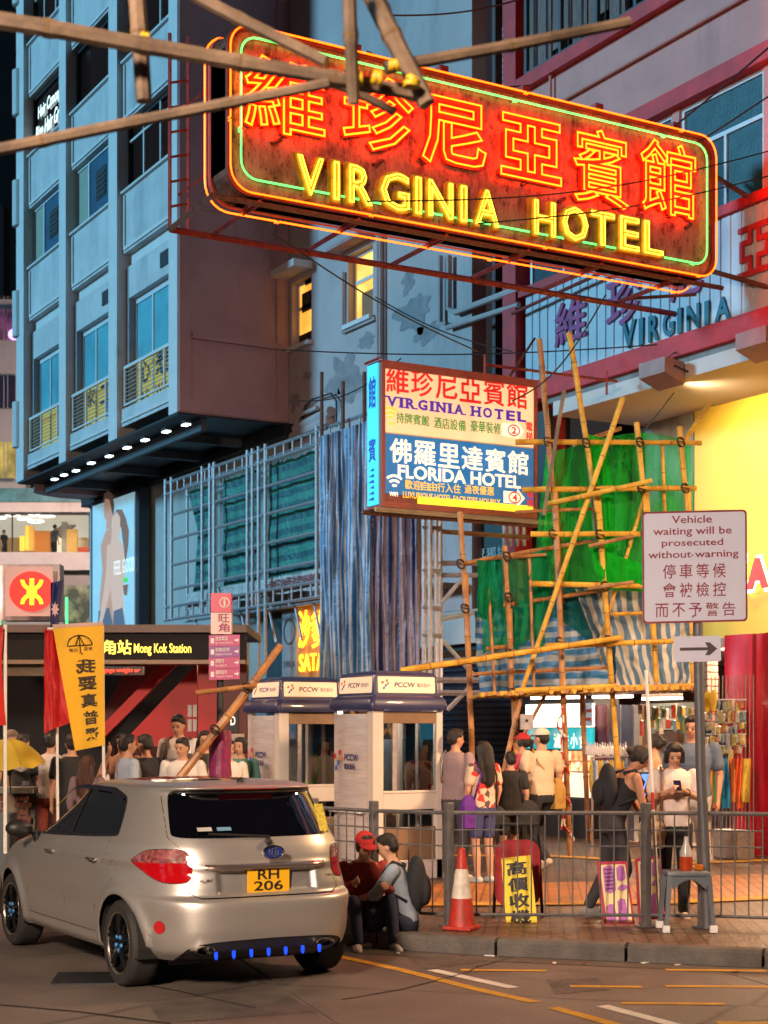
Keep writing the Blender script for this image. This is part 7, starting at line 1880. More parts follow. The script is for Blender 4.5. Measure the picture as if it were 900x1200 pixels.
# ------------------------------------------------------------------ signs on posts
sp = thing('warning_sign', 'white warning sign on grey post reading Vehicle waiting will be prosecuted', 'road sign', at(830, 1088, 13.85)); sp.location.z = PZ
DW = 13.8
m = MB(); m.tube([at(829, 1088, 13.85), at(826, 1000, 13.85), at(821, 900, 13.85), at(818, 740, 13.85), at(816, 640, 13.87)], .043, 10); m.build('post', pm('post_grey', (.13, .13, .14), .5, metal=.3, dirt=.3), sp, smooth=True)
cn_ = [at(753, 731, DW), at(876, 728, DW), at(873, 597, DW), at(752, 600, DW)]
ux = (cn_[1] - cn_[0]).normalized(); uy = (cn_[3] - cn_[0]).normalized(); WW = (cn_[1] - cn_[0]).length; HH = (cn_[3] - cn_[0]).length
Mw = frame(cn_[0], ux, uy)
Mw = Matrix.Translation(Vector((0, 0, 0))) @ Mw
m = MB(); m.prism(rrect(0, WW, 0, HH, .035), -.004, .004, Mw); pl_ = m.build('plate', pm('sign_white_enamel', (.60, .60, .74), .35, var=.06, scale=2, dirt=.12, bump=.02), sp)
m = MB(); m.grid([[Mw @ Vector((x, y, .0055)) for x, y in rrect(0 + e, WW - e, 0 + e, HH - e, .035 - e * .5)] for e in (.0, .016)], True); m.build('border', pm('maroon_sign_paint', (.24, .03, .05), .45, bump=0), pl_)
MAR = pm('maroon_sign_paint', (.24, .03, .05), .45, bump=0); sx = WW / 123.; sy = HH / 131.
def wline(s, x0, x1, y0, y1, cj=False, b=.012):
    tm = MB(); (put_chars if cj else put_text)(tm, s, Mw, (x0 - 753) * sx, (x1 - 753) * sx, (731 - y1) * sy, (731 - y0) * sy, **(dict(gap=.22, z=.005, bold=b) if cj else dict(z=.005, bold=b))); tm.build('lettering', MAR, pl_)
wline('Vehicle', 788, 835, 605.5, 614.5); wline('waiting will be', 766, 858, 619, 630.5); wline('prosecuted', 776, 848, 633, 643.5); wline('without warning', 760, 866, 646.5, 657.5)
wline('停車等候', 775, 853, 662, 679, True, .006); wline('會被檢控', 775, 853, 684, 701, True, .006); wline('而不予警告', 766, 864, 708, 724, True, .006)
m = MB(); m.ball(Mw @ Vector((WW / 2 - .02, HH / 2 + .1, .006)), .010, 8, 5); m.ball(Mw @ Vector((WW / 2 - .02, .05, .006)), .010, 8, 5); m.build('bolt', GREYMETAL, pl_, smooth=True)
c2 = [at(790, 776, DW), at(845, 775, DW), at(844, 745, DW), at(789.5, 746, DW)]
M2 = frame(c2[0], c2[1] - c2[0], c2[3] - c2[0]); w2 = (c2[1] - c2[0]).length; h2 = (c2[3] - c2[0]).length
m = MB(); m.prism(rrect(0, w2, 0, h2, .02), -.004, .004, M2); ap = m.build('arrow_plate', MATS['sign_white_enamel'], sp)
m = MB(); m.prism([(.05, h2 * .44), (w2 * .72, h2 * .44), (w2 * .66, h2 * .25), (w2 * .76, h2 * .25), (w2 * .92, h2 * .5), (w2 * .76, h2 * .75), (w2 * .66, h2 * .75), (w2 * .72, h2 * .56), (.05, h2 * .56)], .004, .006, M2); m.build('arrow', pm('arrow_grey', (.07, .05, .06), .5, bump=0), ap)
# thin striped pole beside the women
tp = thing('striped_pole', 'thin white and red striped pole leaning on the railing between the two women', 'pole', at(769, 1062, 14.5)); tp.location.z = PZ
PA, PB = at(757, 785, 14.3), at(772, 1072, 14.3)
for k in range(14):
    MB().tube([PA.lerp(PB, k / 14), PA.lerp(PB, (k + 1) / 14)], .016, 7).build('pole_section', (WHITE, WHITE, WHITE, WHITE, WHITE, WHITE, WHITE, pm('red_stripe', (.5, .04, .03), .5, bump=0))[k % 8 if k < 12 else 0], tp)

ip = thing('direction_sign', 'pink station direction sign with four arrows on a dark post', 'direction sign', at(258, 915, 17)); ip.location.z = PZ
DI = 17.0
MB().tube([at(258, 1020, DI), at(258, 696, DI)], .04, 8).build('post', DARK, ip, smooth=True)
PK = pm('pink_sign', (.42, .02, .16), .4, var=.1, bump=.02); PKL = pm('pink_white_sign', (.70, .52, .50), .4, var=.06, bump=.02)
def sbox(x0, x1, y0, y1, D, d, name, mat, par): return fbox(x0, x1, y0, y1, D, d, name, mat, par)
ib = sbox(247, 271, 718, 743, DI - .06, .12, 'name_box', PKL, ip); it = sbox(247, 271, 695, 717.5, DI - .06, .12, 'info_box', pm('info_red', (.55, .02, .10), .4, bump=0), ip)
Mi_ = frame(FW * (DI - .065), RT, (0, 0, 1)); li = lambda x: lat(x, DI - .065); hi = lambda y: hgt(y, DI - .065)
tm = MB(); put_chars(tm, '旺角', Mi_, li(256), li(269), hi(741), hi(718.5), .1, True, z=.002, bold=.01); tm.build('lettering', pm('dark_pink_print', (.35, .02, .10), .5, bump=0), ib)
tm = MB(); tm.grid([[Mi_ @ Vector((li(263) + r * math.cos(q), hi(706) + r * math.sin(q), .003)) for q in [2 * PI * k / 20 for k in range(20)]] for r in (.055, .045)], True); put_text(tm, 'i', Mi_, li(262), li(264.4), hi(710), hi(702), .003, .03); tm.build('info_mark', WHITE, it)
M3 = frame(at(245, 797, DI - .08), at(281, 796, DI - .08) - at(245, 797, DI - .08), (0, 0, 1)); 
for k in range(4):
    w = .325; z0 = (3 - k) * .118; p_ = MB().prism([(0, z0), (w, z0), (w, z0 + .115), (0, z0 + .115)], 0, .02, M3).build('sign_blade', (PK, pm('violet_sign', (.22, .03, .26), .4, bump=.02), PK, PK)[k], ip)
    tm = MB(); put_text(tm, ('西洋菜街', '奶路臣街', '朗豪坊', '通菜街市')[k], M3, .07, (.20, .22, .16, .19)[k], z0 + .058, z0 + .10, .021, .01); put_text(tm, ('Sai Yeung Choi St', 'Nelson Street', 'Bus Station', 'Tung Choi Street')[k], M3, .07, (.25, .24, .19, .25)[k], z0 + .022, z0 + .045, .021, .0)
    tm.prism([(.27, z0 + .05), (.30, z0 + .05), (.295, z0 + .03), (.315, z0 + .058), (.295, z0 + .086), (.30, z0 + .066), (.27, z0 + .066)], .021, .023, M3); tm.prism(rrect(.02, .055, z0 + .03, z0 + .085, .008, 2), .021, .023, M3)
    tm.build('lettering', WHITE, p_)
# magenta wrap at the foot of the post
m = MB(); rows = []
for j in range(14):
    y = 856 + j * 4.6; rr = []
    for i in range(25):
        q = 2 * PI * i / 24; c = at(258, y, 16.6); rad = .115 + .012 * noise.noise(Vector((math.cos(q) * 2, math.sin(q) * 2, y * .05)))
        rr.append(c + RT * rad * math.cos(q) + FW * rad * math.sin(q))
    rows.append(rr)
m.grid(rows); rows2 = rows
wr = tag(m.build('wrapped_bollard', pm('magenta_wrap', (.22, .015, .09), .35, var=.5, scale=14, bump=.3), smooth='all'), 'magenta plastic wrap round the post behind the car', 'wrapping')
# leaning bamboo in front of the station
lb = thing('leaning_bamboo', 'slanting bamboo pole tied to a short cross pole beside the direction sign', 'bamboo pole', at(205, 905, 16.4))
pole(lb, at(200, 925, 16.2), at(329, 756, 16.6), .042, BAMB); pole(lb, at(229, 812, 16.3), at(301, 803, 16.4), .026, BAMB); tie(lb, at(290, 806, 16.4), .055); tie(lb, at(252, 855, 16.3), .05)

# ------------------------------------------------------------------ banners, flags, umbrella
def flag(name, label, cat, quad, D, mat, amp=.03, fold=2, seed=0, nu=24, nv=30, thick=None, group=None):
    return cloth(name, label, cat, quad, D, mat, nu, nv, amp, fold, seed, droop=.6, group=group)
yb_t = thing('yellow_banner', 'yellow upright banner with umbrella mark and mirrored Chinese slogan on white pole', 'banner', at(122, 940, 17.0)); yb_t.location.z = PZ
MB().tube([at(122.5, 1000, 17), at(120, 733, 17)], .018, 8).build('pole', WHITE, yb_t, smooth=True); MB().tube([at(56, 737, 17), at(120, 733, 17)], .013, 6).build('top_bar', WHITE, yb_t, smooth=True)
m = MB(); Q = [(62, 736), (121, 733), (123, 873), (88, 880)]
def bn(u, v, off=0.):
    x = (Q[0][0] * (1 - u) + Q[1][0] * u) * (1 - v) + (Q[3][0] * (1 - u) + Q[2][0] * u) * v; y = (Q[0][1] * (1 - u) + Q[1][1] * u) * (1 - v) + (Q[3][1] * (1 - u) + Q[2][1] * u) * v
    return at(x, y, 16.97 - .05 * math.sin(v * 4 + u * 3) * (1 - u) - off)
m.grid([[bn(i / 12, j / 24) for i in range(13)] for j in range(25)]); bcl = m.build('cloth', pm('yellow_banner_cloth', (.80, .44, .012), .7, var=.08, scale=2, bump=.05), yb_t, smooth='all')
m = MB(); m.grid([[bn(i / 12, j * .03 - .03, .004) for i in range(13)] for j in range(2)]); m.build('hem', pm('pink_hem', (.6, .42, .36), .7), bcl)
BI = pm('banner_ink', (.05, .03, .01), .7, bump=0)
def banner_text(s, u0, u1, v0, v1, b=.03):
    me = glyphs(s, b, 3); xs = [q.co.x for q in me.vertices]; ys = [q.co.y for q in me.vertices]
    vs = [bn(u1 - (q.co.x - min(xs)) / (max(xs) - min(xs)) * (u1 - u0), v1 - (q.co.y - min(ys)) / (max(ys) - min(ys)) * (v1 - v0), .006) for q in me.vertices]
    m = MB(); m.add(vs, [tuple(p.vertices) for p in me.polygons]); m.build('lettering', BI, bcl)
for i, ch in enumerate('我要真普選'): banner_text(ch, .36 + i * .01, .82, .27 + i * .142, .385 + i * .142)
m = MB()
def bl2(pts, w=.012):
    for a, b in zip(pts[:-1], pts[1:]):
        pa, pb = bn(a[0], a[1], .008), bn(b[0], b[1], .008); m.tube([pa, pb], w * .5, 4)
dome = [(.5 + .26 * math.cos(q), .155 - .085 * math.sin(q)) for q in [PI * k / 10 for k in range(11)]]
bl2(dome); bl2([dome[0], dome[-1]])
for k in (3, 5, 7): bl2([(.5, .07), (.5 + .26 * (5 - k) / 5 * .9, .155)])
bl2([(.5, .155), (.5, .215), (.54, .225)]); m.build('umbrella_mark', BI, bcl)
banner_text('我要', .26, .44, .175, .205, .0); banner_text('普選', .58, .76, .17, .20, .0)
flag('red_flag', 'red flag hanging left of the yellow banner', 'flag', ((52, 736), (66, 740), (84, 846), (50, 860)), 17.15, pm('red_flag_cloth', (.55, .012, .012), .6, var=.12, bump=.05), .06, 3, 2)
flag('red_flag', 'red flag edge at the left border of the picture', 'flag', ((-20, 733), (4, 735), (4, 850), (-20, 850)), 16.6, pm('red_flag_cloth', (.55, .012, .012), .6), .04, 2, 4, nu=10)
tag(MB().tube([at(6, 1000, 16.65), at(6, 732, 16.65)], .02, 8).build('flag_pole', WHITE, smooth=True), 'white flag pole at the left picture edge', 'flag pole')
tag(MB().tube([at(68, 1000, 17.3), at(66, 735, 17.3)], .016, 8).build('flag_pole', WHITE, smooth=True), 'white pole carrying the red and blue flags beside the yellow banner', 'flag pole')
nf = thing('blue_flag', 'dark blue flag with pale sun folded above the red flag', 'flag', at(65, 735, 17.1))
m = MB(); m.grid([[at(59 + 10 * u + 5 * (1 - v) * u, 683 + 52 * v - 3 * u, 17.1 + .04 * math.sin(u * 6 + v * 2)) for u in [i / 10 for i in range(11)]] for v in [j / 14 for j in range(15)]]); bf = m.build('cloth', pm('navy_flag', (.012, .015, .10), .6, var=.1), nf, smooth='all')
m = MB(); ps = []
for k in range(16):
    r_ = 9.5 if k % 2 == 0 else 5; q = 2 * PI * k / 16; ps.append(at(64.5 + r_ * .52 * math.cos(q), 714 + r_ * math.sin(q), 17.03))
m.add(ps, [tuple(reversed(range(16)))]); m.build('sun', pm('pale_pink_sun', (.62, .40, .42), .6, bump=0), bf)

um = thing('yellow_umbrella', 'open yellow umbrella held low at the left edge', 'umbrella', at(14, 900, 18.0))
UC = at(8, 866, 18.0); rows = []
for j in range(7):
    v = j / 6; rr = []
    for i in range(33):
        q = 2 * PI * i / 32; sc = 1 - .05 * abs(math.sin(q * 4)) * v
        rr.append(UC + Vector((.42 * v * sc * math.cos(q), .42 * v * sc * math.sin(q), -.30 * v * v + .02 * math.cos(q * 8) * v)))
    rows.append(rr)
TL = Matrix.Translation(UC) @ Matrix.Rotation(.10, 4, RT) @ Matrix.Rotation(-.05, 4, FW) @ Matrix.Translation(-UC)
m = MB(); m.grid([[TL @ p for p in r] for r in rows]); m.build('canopy', pm('yellow_umbrella_cloth', (.60, .42, .03), .6, var=.1, bump=.03), um, smooth='all')
m = MB(); m.tube([TL @ (UC + Vector((0, 0, .05))), TL @ (UC - Vector((0, 0, .62)))], .010, 6); m.build('shaft', DARK, um)
for k in range(8):
    q = 2 * PI * k / 8; MB().tube([TL @ (UC + Vector((.42 * v * math.cos(q), .42 * v * math.sin(q), -.30 * v * v - .006))) for v in (0, .35, .7, 1)], .005, 4).build('rib', DARK, um)

# ------------------------------------------------------------------ street clutter at the railing
cone = thing('traffic_cone', 'worn red and white traffic cone standing by the railing post', 'traffic cone', on_z(541, 1089, PZ))
RC = pm('cone_red', (.42, .03, .02), .5, var=.3, scale=14, dirt=.5, dirtc=(.1, .05, .04)); WC = pm('cone_white', (.62, .56, .50), .5, var=.3, scale=12, dirt=.5, dirtc=(.3, .05, .03))
MB().bbox(-.13, .13, -.13, .13, 0, .035, .01, Matrix.Rotation(.6, 4, 'Z')).build('foot', RC, cone, local=True)
m = MB(); m.lathe([(.118, .03), (.114, .05), (.088, .27)], (0, 0, 0), 20); m.build('lower_cone', RC, cone, smooth=True, local=True)
m = MB(); m.lathe([(.0885, .27), (.053, .52)], (0, 0, 0), 20); m.build('white_sleeve', WC, cone, smooth=True, local=True)
m = MB(); m.lathe([(.053, .52), (.036, .64), (.032, .69), (.02, .70), (.001, .70)], (0, 0, 0), 20); m.build('tip', RC, cone, smooth=True, local=True)
ysb = thing('yellow_board', 'yellow cardboard sign with Chinese characters 高價收機 behind the railing', 'board sign', at(610, 1086, 14.25)); ysb.location.z = PZ
DB = 14.3; cc = [at(594, 1090, DB), at(630, 1086, DB), at(620, 1004, DB + .1), at(587, 1006, DB + .1)]
My_ = frame(cc[0], cc[1] - cc[0], cc[3] - cc[0]); wB = (cc[1] - cc[0]).length; hB = (cc[3] - cc[0]).length
m = MB(); m.prism([(0, 0), (wB, 0), (wB * .98, hB), (0.0, hB)], -.006, .006, My_); yy_ = m.build('board', pm('yellow_card', (.80, .62, .03), .6, var=.06, bump=.03), ysb)
tm = MB(); put_chars(tm, '高價收機', My_, .04, wB - .05, .03, hB - .03, .12, True, z=.008, bold=.03); tm.build('lettering', BLACK, yy_)
m = MB(); m.prism([(-.02, -.03), (wB + .02, -.03), (wB + .02, .0), (-.02, .0)], -.02, .02, My_); m.build('lower_edge', pm('yellow_card', (.8, .62, .03), .6), ysb)
rr_ = tag(MB().prism(rrect(lat(580, 14.7), lat(633, 14.7), hgt(1062, 14.7), hgt(984, 14.7), .12, 6), -.01, .01, frame(FW * 14.7, RT, (0, 0, 1))).build('red_board', pm('dark_red_board', (.34, .012, .02), .5, var=.1)), 'dark red rounded board standing behind the yellow one', 'board sign')
m = MB()
for (x0, y0, x1, y1) in ((584, 965, 578, 1085), (630, 965, 636, 1085), (584, 966, 630, 966)): m.tube([at(x0, y0, 14.75), at(x1, y1, 14.75)], .016, 6)
o = thing('folding_stand', 'dark folding stand holding the red board', 'stand', at(606, 1085, 14.75)); m.build('frame', DARK, o)
def placard(cs, D0, D1, label, seed):
    t = thing('placard', label, 'placard', at(cs[0][0], cs[0][1], D0), 0, 'pink and cream placards'); t.location.z = PZ
    P = [at(cs[0][0], cs[0][1], D0), at(cs[1][0], cs[1][1], D0), at(cs[2][0], cs[2][1], D1), at(cs[3][0], cs[3][1], D1)]
    M = frame(P[0], P[1] - P[0], P[3] - P[0]); w = (P[1] - P[0]).length; h = (P[3] - P[0]).length
    MB().prism([(0, 0), (w, 0), (w, h), (0, h)], -.008, .004, M).build('board', pm('crimson_edge', (.40, .015, .06), .5, bump=0), t)
    f = MB().prism([(.025, .025), (w - .02, .025), (w - .02, h - .03), (.025, h - .03)], .0045, .007, M).build('print', pm('cream_print', (.72, .62, .34), .6, var=.05, bump=0), t)
    rg_ = random.Random(seed); tm = MB()
    for (a0, a1, b0, b1) in ((.12, .42, .06, .32), (.5, .8, .05, .40), (.16, .52, .52, .93), (.58, .9, .55, .62), (.60, .88, .70, .92)):
        pts = [(a0, b0), ((a0 + a1) / 2, b0 - .02), (a1, b0 + .02), (a1 + .02, (b0 + b1) / 2), (a1 - .02, b1), ((a0 + a1) / 2, b1 + .02), (a0 + .02, b1 - .03)]
        tm.prism([(min(max(x, .06), .94) * w, min(max(y, .05), .94) * h) for x, y in pts], .0075, .009, M)
    tm.build('violet_print', pm('violet_print', (.42, .13, .48), .6, var=.2, scale=30, bump=0), f)
    tm = MB()
    for k in range(6): tm.prism([(w * .2, h * (.56 + k * .06)), (w * .48, h * (.565 + k * .06)), (w * .48, h * (.585 + k * .06)), (w * .2, h * (.58 + k * .06))], .0095, .0105, M)
    tm.build('text_line', pm('dark_violet_print', (.12, .02, .14), .6, bump=0), f)
    return t
placard(((708, 1085), (744, 1084), (740, 1004), (699, 1010)), 14.2, 14.35, 'larger pink and cream placard leaning behind the railing', 1)
placard(((748, 1080), (779, 1076), (762, 1004), (744, 1006)), 14.35, 14.45, 'narrow pink and cream placard right behind the railing post', 2)
placard(((711, 1094), (752, 1090), (752, 1086), (710, 1088)), 14.18, 14.2, 'lower edge of a third placard lying under the larger one', 3)
# plastic stool with a bottle and a drink
stl = thing('plastic_stool', 'blue grey plastic stool behind the railing carrying a drink', 'stool', on_z(804, 1090, PZ), THETA)
SM_ = pm('blue_grey_plastic', (.13, .15, .18), .4, var=.15, bump=.03)
MB().bbox(-.185, .185, -.16, .16, .47, .51, .015).build('seat', SM_, stl, smooth=True, local=True)
for sx_ in (-1, 1):
    for sy_ in (-1, 1):
        m = MB(); t_ = [(sx_ * .165, sy_ * .14, .475), (sx_ * .20, sy_ * .17, .0)]
        m.tube([Vector(p) for p in t_], [.030, .024], 4); m.build('leg', SM_, stl, local=True)
        MB().bbox(sx_ * .20 - .03, sx_ * .20 + .03, sy_ * .17 - .03, sy_ * .17 + .03, -.0, .06, .005).build('foot', WHITE, stl, local=True)
for sy_ in (-1, 1):
    m = MB(); poly = [(-.17, .47)] + [(-.14 + .28 * k / 10, .36 + .085 * math.sin(PI * k / 10)) for k in range(11)] + [(.17, .47)]
    m.prism(poly, -.008, .008, frame((0, sy_ * .152, 0), (1, 0, 0), (0, 0, 1))); m.build('apron', SM_, stl, local=True)
sz = PZ + .512
sp0 = Vector((stl.location.x, stl.location.y, 0))
bt = thing('drink_bottle', 'clear bottle of red drink on the plastic stool', 'bottle', (sp0.x, sp0.y, sz))
m = MB(); m.lathe([(.001, 0), (.05, 0), (.055, .02), (.055, .12)], (0, 0, 0), 14); m.build('drink', pm('red_drink', (.42, .05, .01), .2, bump=0), bt, smooth=True, local=True)
m = MB(); m.lathe([(.055, .12), (.055, .16), (.02, .24), (.018, .29), (.001, .29)], (0, 0, 0), 14); m.build('neck', pm('milky_plastic', (.45, .42, .42), .2, bump=0), bt, smooth=True, local=True)
bt2 = thing('snack_pack', 'small orange packet on the right side of the stool', 'packet', (sp0.x + RT.x * .11, sp0.y + RT.y * .11, sz)); MB().bbox(-.04, .04, -.02, .02, 0, .05, .01).build('pack', pm('orange_pack', (.5, .15, .01), .5, bump=0), bt2, local=True)
# glowing blue advertising lamp behind the railing
bg_ = thing('blue_lit_display', 'small glowing blue display between the two women', 'display', at(757, 990, 15.6)); bg_.location.z = PZ
fbox(751, 764, 905, 992, 15.6, .12, 'case', DARK, bg_); 
for (a, b, c, d, s) in ((752, 763, 907, 925, 1.4), (753, 761, 930, 936, 2.2), (752, 763, 940, 948, 1.4), (752, 763, 956, 980, 2.0)): fbox(a, b, c, d, 15.59, .01, 'screen', em('blue_screen_%d' % int(s * 10), (.08, .25, 1), s), bg_)
# junction box on the scaffold leg, small grey
jb = thing('junction_box', 'grey metal junction box fixed to the scaffold legs', 'junction box', at(618, 848, 20.9)); fbox(610, 625, 837, 855, 20.95, .12, 'case', GREYMETAL, jb); fbox(616, 619, 843, 846, 20.94, .01, 'knob', DARK, jb)
# ------------------------------------------------------------------ people
# local space: facing +Y, right-hand side +X, standing 1.70 m
SKIN = pm('skin', (.52, .28, .18), .5, var=.08, scale=6, bump=.03); SKIN2 = pm('skin_tan', (.42, .20, .12), .5, var=.08, scale=6, bump=.03)
HAIRM = pm('black_hair', (.014, .010, .009), .4, var=.4, scale=30, bump=.5, stretch=(3, 3, .5)); HAIRB = pm('brown_hair', (.07, .025, .014), .4, var=.4, scale=30, bump=.5, stretch=(3, 3, .5))
EYE = pm('eye_dark', (.02, .012, .01), .2, bump=0); LIP = pm('lip', (.36, .10, .08), .5, bump=0); BROW = pm('brow', (.03, .02, .015), .8, bump=0)
def fabric(n, c, **k): return pm(n, c, .85, var=k.get('var', .10), scale=k.get('scale', 4), bump=.45, bscale=14)
PENDING = []
def vol(name, m, mat, parent, voxel, smooth_n=4):
    o = m.build(name, mat, parent, smooth='all', local=True)
    md = o.modifiers.new('r', 'REMESH'); md.mode = 'VOXEL'; md.voxel_size = voxel; md.use_smooth_shade = True
    s = o.modifiers.new('s', 'SMOOTH'); s.iterations = smooth_n; s.factor = .5
    PENDING.append(o); return o
def limb(m, pts, rs, seg=10):
    P = [Vector(p) for p in pts]
    out = []; ro = []
    for i in range(len(P) - 1):
        n = 4
        for k in range(n): 
            t = k / n; out.append(P[i].lerp(P[i + 1], t)); ro.append(rs[i] * (1 - t) + rs[i + 1] * t)
    out.append(P[-1]); ro.append(rs[-1])
    for i in range(len(P) - 1):
        m.tube([P[i], P[i + 1]], [rs[i], rs[i + 1]], seg)
    for p, r in zip(P, rs): m.ball(p, r * .995, seg, 6)
def rings(m, rs, M, seg=18):      # rs: (z, x, y, rx, ry) closed stack
    rows = []
    for z, cx, cy, rx, ry in rs:
        rows.append([M @ Vector((cx + rx * math.copysign(abs(math.cos(q)) ** .8, math.cos(q)), cy + ry * math.copysign(abs(math.sin(q)) ** .8, math.sin(q)), z)) for q in [2 * PI * k / seg for k in range(seg)]])
    b = len(m.v); m.grid(rows, True); n = len(rows) * seg
    m.add([p for p in rows[0]], [tuple(reversed(range(seg)))]); m.add([p for p in rows[-1]], [tuple(range(seg))])
def hand(m, w, d, up, s=1., curl=.5, side=1):
    d = Vector(d).normalized(); up = Vector(up); lat_ = d.cross(up).normalized() * side; nrm = lat_.cross(d).normalized() * side
    w = Vector(w)
    limb(m, [w, w + d * .035 * s, w + d * .075 * s], [.024 * s, .030 * s, .031 * s], 8)
    for k in (-1, 0, 1): m.ball(w + d * .07 * s + lat_ * .020 * k * s, .017 * s, 8, 5)
    for k, (ln, o) in enumerate(((.064, -.030), (.074, -.010), (.070, .010), (.054, .029))):
        b = w + d * .085 * s + lat_ * o * s; c = curl * (.8 + .1 * k)
        p1 = b + (d * math.cos(c * .6) + nrm * math.sin(c * .6)) * ln * .5 * s; p2 = p1 + (d * math.cos(c * 1.5) + nrm * math.sin(c * 1.5)) * ln * .5 * s
        limb(m, [b, p1, p2], [.0095 * s, .0088 * s, .0075 * s], 6)
    b = w + d * .03 * s - lat_ * .024 * s; p1 = b + (d * .7 - lat_ * .7 + nrm * .2) * .038 * s; limb(m, [b, p1, p1 + (d * .9 - lat_ * .25 + nrm * .3) * .03 * s], [.012 * s, .0105 * s, .009 * s], 6)
def person(label, px_, D, phi, H=1.70, foot=None, P=None, top='white', topc=(.6, .6, .6), botc=(.02, .02, .025), hair='short', hairm=None, skin=None, sleeves='short', legs='long', face=False, group=None, z=None, shoec=(.5, .5, .5), slim=1.0, voxel=.014, extra=None, hide=()):
    P = P or {}; skin = skin or SKIN; hairm = hairm or HAIRM
    s = H / 1.70; base = at(px_, 900, D); base.z = PZ if z is None else z
    t = thing('person', label, 'person', base, THETA - R_(phi), group)
    t.scale = (s, s, s)
    if P.get('seat') is not None: pz = P['seat']
    else: pz = .92
    lean = P.get('lean', 0.); roll = P.get('roll', 0.); twist = P.get('twist', 0.)
    hip = Vector((P.get('hipx', 0), P.get('hipy', 0), pz))
    TM = Matrix.Translation(hip) @ Matrix.Rotation(-lean, 4, 'X') @ Matrix.Rotation(roll, 4, 'Y') @ Matrix.Rotation(twist, 4, 'Z') @ Matrix.Translation((0, 0, -.92))
    U = lambda v: TM @ Vector(v)
    g = slim
    b = MB()
    torso = [(.86, 0, 0, .13 * g, .09), (.92, 0, -.005, .155 * g, .105), (1.0, 0, 0, .145 * g, .10), (1.08, 0, .005, .128 * g, .092), (1.20, 0, .01, .142 * g, .105), (1.30, 0, .005, .155 * g, .105), (1.37, 0, -.005, .165 * g, .088), (1.42, 0, -.01, .13 * g, .065), (1.455, 0, -.012, .06, .055)]
    rings(b, torso, TM)
    hd = P.get('head', (0, 0)); nod, turn = hd[0], hd[1]; hroll = P.get('hroll', 0)
    HM = TM @ Matrix.Translation((0, -.005, 1.46)) @ Matrix.Rotation(-turn, 4, 'Z') @ Matrix.Rotation(-nod, 4, 'X') @ Matrix.Rotation(hroll, 4, 'Y') @ Matrix.Translation((0, 0, -1.46))
    limb(b, [U((0, -.015, 1.40)), HM @ Vector((0, -.002, 1.52))], [.056 * g, .050 * g])
    b.ball((0, -.008, 1.612), (.074, .092, .088), 14, 10, HM); b.ball((0, .012, 1.562), (.062, .076, .072), 12, 8, HM); b.ball((0, .045, 1.525), (.036, .036, .028), 10, 6, HM)
    b.ball((0, .096, 1.572), (.013, .016, .022), 8, 6, HM); b.ball((.075, -.008, 1.58), (.010, .020, .030), 6, 5, HM); b.ball((-.075, -.008, 1.58), (.010, .020, .030), 6, 5, HM)
    sh = {}; arms = {}
    for sd, nm in ((1, 'R'), (-1, 'L')):
        S = U((sd * .185 * g, -.008, 1.385)); 
        e, w = P.get('arm' + nm, ((sd * .05, -.02, -.27), (sd * .04, .06, -.51)))
        E_, W_ = S + Vector(e), S + Vector(w)
        arms[nm] = (S, E_, W_); limb(b, [S, E_, W_], [.047 * g, .038 * g, .026])
        hd_ = P.get('hand' + nm); d = (W_ - E_).normalized() if hd_ is None else Vector(hd_)
        if nm not in hide: hand(b, W_, d, (1, 0, 0) if abs(d.x) < .8 else (0, 0, 1), 1., P.get('curl', .5), -sd)
    feet = {}
    for sd, nm in ((1, 'R'), (-1, 'L')):
        Hp = hip + Vector((sd * .088, 0, -.03))
        k, a = P.get('leg' + nm, ((sd * .012, .02, -.42), (sd * .01, -.02, -.83)))
        K_, A_ = Hp + Vector(k), Hp + Vector(a)
        feet[nm] = (Hp, K_, A_); limb(b, [Hp, K_, A_], [.084 * g, .054, .038]); limb(b, [K_ + (A_ - K_) * .12, K_ + (A_ - K_) * .35 + Vector((0, -.012, 0)), A_], [.052, .053, .036])
        fd = Vector(P.get('foot' + nm, (sd * .15, 1, -.0))).normalized()
        limb(b, [A_ + Vector((0, 0, -.03)) - fd * .03, A_ + fd * .12 + Vector((0, 0, -.055))], [.036, .026])
        sm = MB(); limb(sm, [A_ + Vector((0, 0, -.035)) - fd * .04, A_ + fd * .07 + Vector((0, 0, -.042)), A_ + fd * .15 + Vector((0, 0, -.052))], [.043, .042, .032], 10)
        vol('shoe', sm, fabric('shoe_%02d' % int(shoec[0] * 50), shoec), t, .012, 2)
    vol('body', b, skin, t, voxel)
    # top
    mt = fabric('top_' + top, topc); c = MB(); inf = .016
    zt = 1.43 if sleeves != 'none' else 1.40
    rings(c, [(.88, 0, 0, .165 * g + .0, .118), (.95, 0, 0, .165 * g, .122), (1.04, 0, .0, .150 * g + .006, .112), (1.12, 0, .0, .145 * g + .004, .112), (1.22, 0, .01, .155 * g + .004, .120), (1.31, 0, .004, .168 * g, .118), (1.375, 0, -.006, .172 * g, .100), (1.425, 0, -.012, .12 * g, .072), (1.445, 0, -.012, .085, .062)] if sleeves != 'none' else
          [(.90, 0, 0, .158 * g, .112), (1.04, 0, .0, .148 * g, .108), (1.12, 0, .0, .140 * g, .104), (1.22, 0, .01, .150 * g, .116), (1.30, 0, .004, .150 * g, .112), (1.34, 0, -.004, .12 * g, .098)], TM)
